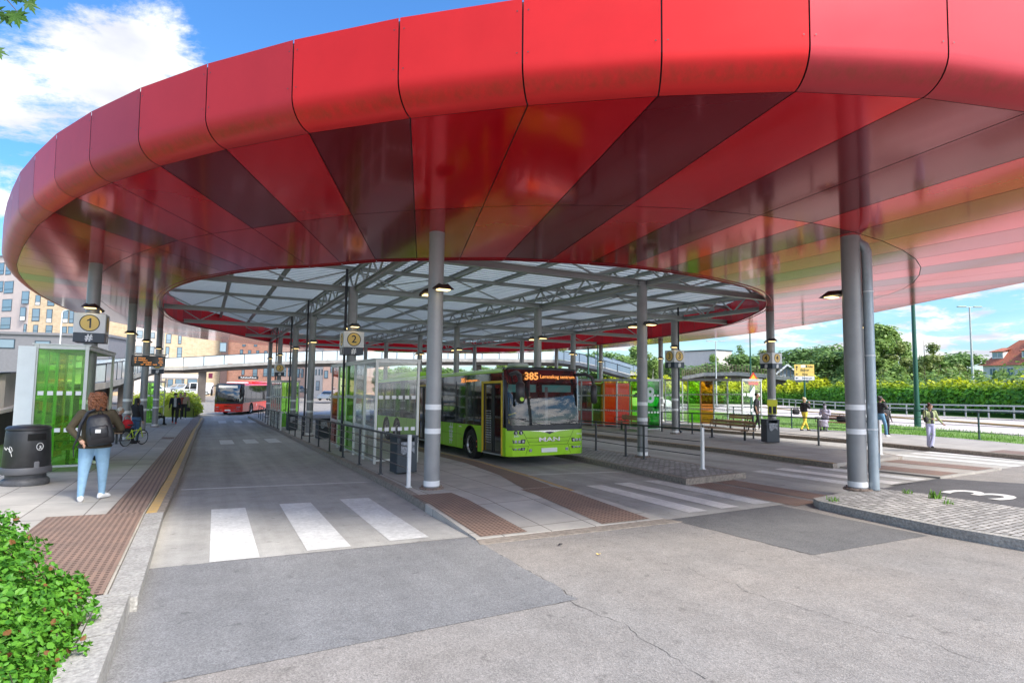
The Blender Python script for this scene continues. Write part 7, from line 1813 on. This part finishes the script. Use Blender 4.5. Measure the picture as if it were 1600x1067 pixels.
def tree(px, dep, ytop, kind, v_, label, wide=1., base=None):
    p = far(px, 595, dep); zb = (base if base is not None else max(-1, G(p.x, p.y))); zt_ = far(px, ytop, dep).z; s = (zt_-zb)/9.9
    t = empty('tree', (p.x, p.y, zb), (px*1.7) % 6.28, label, 'tree', 'trees around the bus station'); t.scale = (s*wide, s*wide, s)
    cm, tm = KM[kind][v_ % 3]
    link(bpy.data.objects.new('crown', cm), t); link(bpy.data.objects.new('trunk', tm), t); return t
r_t = random.Random(5)
def where(px):
    if px < 900: return 'behind the green bus'
    if px < 1010: return 'above the second red bus'
    if px < 1110: return 'left of the pale block beyond the bridge'
    if px < 1200: return 'right of the windowless pale block'
    if px < 1310: return 'behind the yellow road sign'
    if px < 1420: return 'between the big column and the green lamp post'
    if px < 1512: return 'between green and pale lamp posts'
    return 'in front of the red roofed house'
TL = [(1275, 128, 535, 'broad', 'dark round'), (1300, 105, 545, 'broad', 'dense dark'), (1345, 100, 516, 'birch', 'tallest wispy green'), (1366, 94, 504, 'birch', 'bright green slim'), (1385, 100, 514, 'birch', 'very tall slim'), (1402, 94, 524, 'thin', 'yellowish slim'), (1412, 98, 532, 'birch', 'drooping green'),
      (1447, 88, 524, 'thin', 'pale sparse birch'), (1425, 90, 560, 'thin', 'low thin'), (1468, 94, 545, 'thin', 'olive thin'), (1485, 120, 548, 'broad', 'dark rounded background'), (1500, 120, 552, 'conifer', 'dark pointed'), (1462, 116, 553, 'broad', 'dark bushy background'), (1440, 112, 556, 'conifer', 'dark narrow background'),
      (1500, 86, 568, 'thin', 'olive sapling like'), (1522, 84, 582, 'thin', 'light green thin'), (1545, 82, 592, 'thin', 'yellow olive thin'), (1562, 84, 578, 'birch', 'bushy green'), (1580, 82, 590, 'thin', 'pale twiggy'), (1600, 80, 586, 'thin', 'edge of frame thin'), (1535, 90, 588, 'birch', 'short green'),
      (1380, 84, 575, 'thin', 'short light'), (1350, 88, 560, 'birch', 'mid height green'), (1322, 100, 560, 'broad', 'low dark'), (1620, 82, 586, 'birch', 'outer right green'), (1407, 84, 572, 'birch', 'short bright'), (1482, 84, 580, 'thin', 'short olive'),
      (1158, 136, 540, 'conifer', 'dark pointed'), (1170, 134, 549, 'broad', 'dense green'), (1148, 134, 562, 'broad', 'rounded green'), (1100, 136, 562, 'broad', 'leafy green'), (1085, 136, 570, 'broad', 'low green'), (1116, 138, 556, 'birch', 'light green'), (1187, 132, 562, 'broad', 'small green'), (1200, 140, 545, 'thin', 'dark sparse'),
      (1262, 140, 568, 'broad', 'low distant'), (1330, 130, 552, 'broad', 'dark distant'),
      (948, 100, 545, 'broad', 'light green bushy'), (968, 98, 552, 'broad', 'green round'), (985, 104, 540, 'birch', 'tall green'), (1008, 100, 549, 'birch', 'tall bright'), (1022, 98, 560, 'birch', 'slim bright'), (1045, 132, 564, 'broad', 'low green'), (925, 102, 560, 'broad', 'low light'),
      (790, 96, 540, 'birch', 'tall leafy'), (868, 92, 540, 'birch', 'dense leafy'), (838, 98, 555, 'birch', 'short leafy'), (620, 100, 568, 'broad', 'dark rounded'), (600, 96, 572, 'broad', 'low dark'), (664, 98, 570, 'broad', 'low round'), (750, 108, 570, 'broad', 'distant low'), (705, 104, 572, 'broad', 'distant dark')]
used = {}
for px, dep, yt, kd, ds in TL:
    lb = '%s tree %s' % (ds, where(px))
    used[lb] = used.get(lb, 0)+1
    tree(px, dep, yt, kd, int(px), lb, wide=r_t.uniform(1.1, 1.6)*(1.35 if dep > 100 and kd == 'broad' else 1))
# hedges
def hedge(A, n, hgt, wid, m, label, size=.30, rs=2, core=(.03, .09, .01), bumps=.25, name='hedge'):
    rg = random.Random(rs); P = [V((*a, G(*a))) for a in A]; segs = [(a, b, (b-a).length) for a, b in zip(P[:-1], P[1:])]; tot = sum(s[2] for s in segs)
    o0 = P[0]; vs = []; fs = []
    for a, b, L_ in segs:
        d = (b-a).normalized(); nr_ = V((-d.y, d.x, 0))
        for _ in range(int(n*L_/tot)):
            t_ = rg.random(); c = a.lerp(b, t_); s_ = (c-o0).length
            hh = hgt*(1+bumps*math.sin(s_*.9)*math.sin(s_*.37+1)+.12*math.sin(s_*3.1)); an = rg.uniform(-.15, PI+.15); rad = rg.uniform(.82, 1.12)
            p = c+nr_*(math.cos(an)*wid/2*rad)+V((0, 0, max(0.05, math.sin(an))**.6*hh*rad)); p.z = max(p.z, c.z+rg.uniform(.05, .9)*hgt*(.6 if math.sin(an) < .2 else 0)) 
            nn = (nr_*math.cos(an)+V((0, 0, math.sin(an)))+V((rg.uniform(-1, 1), rg.uniform(-1, 1), rg.uniform(-.5, 1)))*.8).normalized(); q = nn.orthogonal().normalized(); q = Matrix.Rotation(rg.uniform(0, 6.3), 3, nn) @ q; w_ = nn.cross(q); s = size*rg.uniform(.6, 1.4); k = len(vs); p = p-o0
            vs += [p-q*s*.6, p+w_*s*.4, p+q*s*.6, p-w_*s*.4]; fs.append((k, k+1, k+2, k+3))
    t = empty(name, o0, 0, label, name)
    me = bpy.data.meshes.new('foliage'); me.from_pydata([tuple(v) for v in vs], [], fs); me.materials.append(m); link(bpy.data.objects.new('foliage', me), t)
    mb = MB()
    for a, b, L_ in segs:
        d = (b-a).normalized(); nr_ = V((-d.y, d.x, 0)); sec = [(-.40, 0), (-.38, .55), (-.2, .80), (.2, .80), (.38, .55), (.40, 0)]
        vv = [e_-o0+nr_*x_*wid+V((0, 0, z_*hgt*.92)) for e_ in (a-d*.2, b+d*.2) for x_, z_ in sec]; mb.add(vv, [(i, i+1, 7+i, 6+i) for i in range(5)]+[(0, 1, 2, 3, 4, 5), (6, 7, 8, 9, 10, 11)])
    mb.build('branches', mat('hedge_core_'+str(rs), core, .95), t)
    return t
HA = [(52, 2), (59, 11), (64, 19), (69.5, 28), (75, 38), (83, 50), (91, 62), (102, 76)]
hedge(HA, 30000, 3.0, 4.2, leaf_h, 'long bright green hedge with yellow tips behind the guard rail', size=.34, rs=3, core=(.035, .11, .012), bumps=.16)
hedge([(a+7, b+4) for a, b in HA], 9000, 4.2, 4.5, leaf_b, 'rougher green hedge growing behind the yellow tipped hedge', size=.4, rs=5)
hedge([(92, 60), (90, 71), (80, 78), (66, 80)], 16000, 3.6, 4.5, leaf_h, 'yellow green hedge behind the glass of the shelter marked 4', size=.36, rs=12, core=(.035, .11, .012))
hedge([(46, 54), (52, 64), (58, 76)], 9000, 3.4, 4, leaf_h, 'yellow green hedge behind the second red bus', size=.3, rs=9, core=(.035, .11, .012))
hedge([(-1.9, 57.2), (-1.6, 60), (-1.9, 64), (-3.5, 68), (-6, 71)], 9000, 1.7, 3.0, leaf_y, 'yellow green shrubs left of the red bus', size=.17, rs=6, core=(.10, .14, .02), name='shrubs')
# rough grass tufts along the verge and in the joints
gr = leafmat('grass_blades', (.10, .24, .03), (.22, .40, .06), trans=.3, scale=.6)
def tufts(name, pts_, hgt, n, sp_, kind=None, label=None, cat=None, dz=.05, rs=1):
    rg = random.Random(rs); vs = []; fs = []; c0 = pts_[0]
    for x, y in pts_:
        z = G(x, y)+dz
        for _ in range(n):
            p = V((x+rg.gauss(0, sp_), y+rg.gauss(0, sp_), z)); a = rg.uniform(0, 6.3); h = hgt*rg.uniform(.5, 1.3); w_ = h*.10; d = V((math.cos(a), math.sin(a), 0)); l = V((rg.uniform(-1, 1), rg.uniform(-1, 1), 0))*h*.35; k = len(vs)
            vs += [p-d*w_, p+d*w_, p+l*.4+d*w_*.7+V((0, 0, h*.6)), p+l+V((0, 0, h)), p+l*.4-d*w_*.7+V((0, 0, h*.6))]; fs.append((k, k+1, k+2, k+3, k+4))
    o = V((c0[0], c0[1], G(*c0))); me = bpy.data.meshes.new(name); me.from_pydata([tuple(v-o) for v in vs], [], fs); me.materials.append(gr)
    ob = bpy.data.objects.new(name, me); ob.location = o; link(ob); tag(ob, label, cat, kind=kind); return ob
rg = random.Random(9); gp = []
Va, Vb = dens(V0, V1, 1.0)
for a, b in zip(Va, Vb):
    for _ in range(9):
        t_ = rg.random()**1.3; gp.append((a[0]+.15+(b[0]-a[0])*t_+rg.uniform(-.4, .4), a[1]+(b[1]-a[1])*t_+rg.uniform(-.5, .5)))
tufts('grass', gp, .10, 40, .5, 'stuff', 'rough green grass on the verge behind the right railing', dz=.05)
for (x, y), lb in (((10.35, 6.75), 'small weed at the left tip of the setts island'), ((12.35, 6.0), 'taller weed growing in the setts right of the big column'), ((12.5, 6.6), 'low weed beside the downpipe foot'), ((11.9, 5.6), 'flat weed in the middle of the setts')):
    ob = tufts('weed', [(x, y)], .15 if 'taller' in lb else .08, 30, .05, label=lb, cat='weed', dz=.15, rs=int(x*10))
# foreground shrub
lob = []
rg = random.Random(21)
for c, r_ in (((-1.75, 6.6, .30), (.62, .70, .42)), ((-1.45, 5.9, .20), (.60, .60, .42)), ((-1.40, 5.2, .12), (.60, .60, .40)), ((-2.3, 7.1, .42), (.60, .6, .42)), ((-1.15, 6.3, .12), (.30, .38, .28)), ((-1.05, 5.5, .05), (.28, .4, .26)), ((-1.25, 4.6, .10), (.45, .5, .36)), ((-2.2, 6.0, .35), (.6, .6, .45)), ((-1.9, 5.2, .25), (.6, .6, .42)), ((-1.62, 7.25, .35), (.28, .3, .26)), ((-1.7, 4.4, .2), (.5, .5, .4)), ((-2.9, 7.3, .4), (.5, .5, .45)), ((-.98, 6.1, .12), (.26, .32, .27)), ((-.95, 5.35, .05), (.24, .36, .25)), ((-1.0, 4.7, .05), (.26, .4, .25)), ((-2.35, 7.7, .50), (.5, .5, .40)), ((-1.75, 7.5, .42), (.3, .3, .26))): lob.append((c, r_))
for k in range(46):
    c, r_ = rg.choice(lob[:17]); d = V((rg.gauss(0, 1), rg.gauss(0, 1), abs(rg.gauss(0, 1)))).normalized(); lob.append(((c[0]+d.x*r_[0]*.9, c[1]+d.y*r_[1]*.9, c[2]+d.z*r_[2]*.95), (.11, .11, .14)))
me = leaf_mesh('foliage', [((c[0]+1.7, c[1]-5.9, c[2]), r_) for c, r_ in lob], 30000, .044, leaf_f, 4, inner=.55, leafshape=6)
t = empty('shrub', (-1.7, 5.9, 0), 0, 'leafy bright green shrub in the bottom left corner', 'shrub'); link(bpy.data.objects.new('foliage', me), t)
mb = MB()
for k in range(60):
    c, r_ = rg.choice(lob[:17]); a = V((c[0]+1.7+rg.uniform(-.2, .2), c[1]-5.9+rg.uniform(-.2, .2), -.1)); b = a+V((rg.uniform(-.3, .3), rg.uniform(-.3, .3), rg.uniform(.25, .45))); mb.path([a, a.lerp(b, .5)+V((.03, .02, 0)), b], [.008, .006, .002], 5)
mb.build('stems', bark, t)
# maple twig hanging into the top left corner
t = empty('maple_branch', far(-60, -60, 2.6), 0, 'dark maple leaves hanging into the top left corner', 'branch'); o2 = t.location.copy()
mb = MB(); tips = []
for px, py in ((45, 5), (30, 22), (8, 26), (-10, 18), (20, -8), (-5, 78), (48, -12), (-25, 45)):
    b = far(px, py, 2.6+rg.uniform(-.1, .1))-o2; mb.path([V((0, 0, 0)), b*.5+V((0, 0, .03)), b], [.006, .004, .0015], 5); tips.append(b)
mb.build('twig', bark, t)
lobes5 = [(0, 1.0), (.16, .55), (.34, .62), (.50, .34), (.66, .92), (.80, .42), (1.0, .80), (1.2, .36), (1.38, .48)]
def maple(c, s, rs):
    rg2 = random.Random(rs); out = []; prof_ = [(0, 1.), (12, .60), (22, .66), (30, .36), (48, .92), (62, .50), (72, .55), (84, .30), (104, .70), (120, .40), (140, .30), (165, .25), (180, .12)]
    pol = [(-a, r_) for a, r_ in reversed(prof_[1:])]+prof_
    z_ = V((rg2.uniform(-.5, .5), -1+rg2.uniform(-.4, .4), rg2.uniform(-.5, .5))).normalized(); x_ = V((.8, .2, -.7)); x_ = (x_-z_*x_.dot(z_)).normalized(); x_ = Matrix.Rotation(rg2.uniform(-.7, .7), 3, z_) @ x_; y_ = z_.cross(x_)
    m_ = MB(); ring_ = [c+x_*(r_*s*math.cos(R(a)))+y_*(r_*s*math.sin(R(a)))+z_*(.12*s*r_*r_) for a, r_ in pol]
    m_.add([c]+ring_, [(0, i+1, i+2) for i in range(len(ring_)-1)]+[(0, len(ring_), 1)]); return m_
for k, b in enumerate(tips):
    for q in range(2 if k < 5 else 1):
        maple(b+V((rg.uniform(-.04, .04), rg.uniform(-.03, .03), rg.uniform(-.03, .03)))*q, rg.uniform(.045, .065), k*3+q).build('leaf', leaf_m, t, recalc=False)
# litter
for px, py, sz, m_, lb in ((935, 866, .05, yel, 'small yellow scrap lying on the old asphalt'), (876, 851, .07, blk, 'small dark scrap near the lowered kerb'), (1285, 790, .10, white_m, 'crumpled white paper scrap by the setts kerb')):
    p = at(px, py, .012); t = empty('litter_scrap', p, px % 3, lb, 'litter'); m2_ = MB(); n = 5
    m2_.add([(x_*sz*.5+rg.uniform(-.01, .01), y_*sz*.25+rg.uniform(-.008, .008), rg.uniform(0, .02)) for y_ in (-1, 0, 1) for x_ in (-1, -.4, .2, 1)], [(i*4+k, i*4+k+1, (i+1)*4+k+1, (i+1)*4+k) for i in range(2) for k in range(3)]); m2_.build('scrap', m_, t)
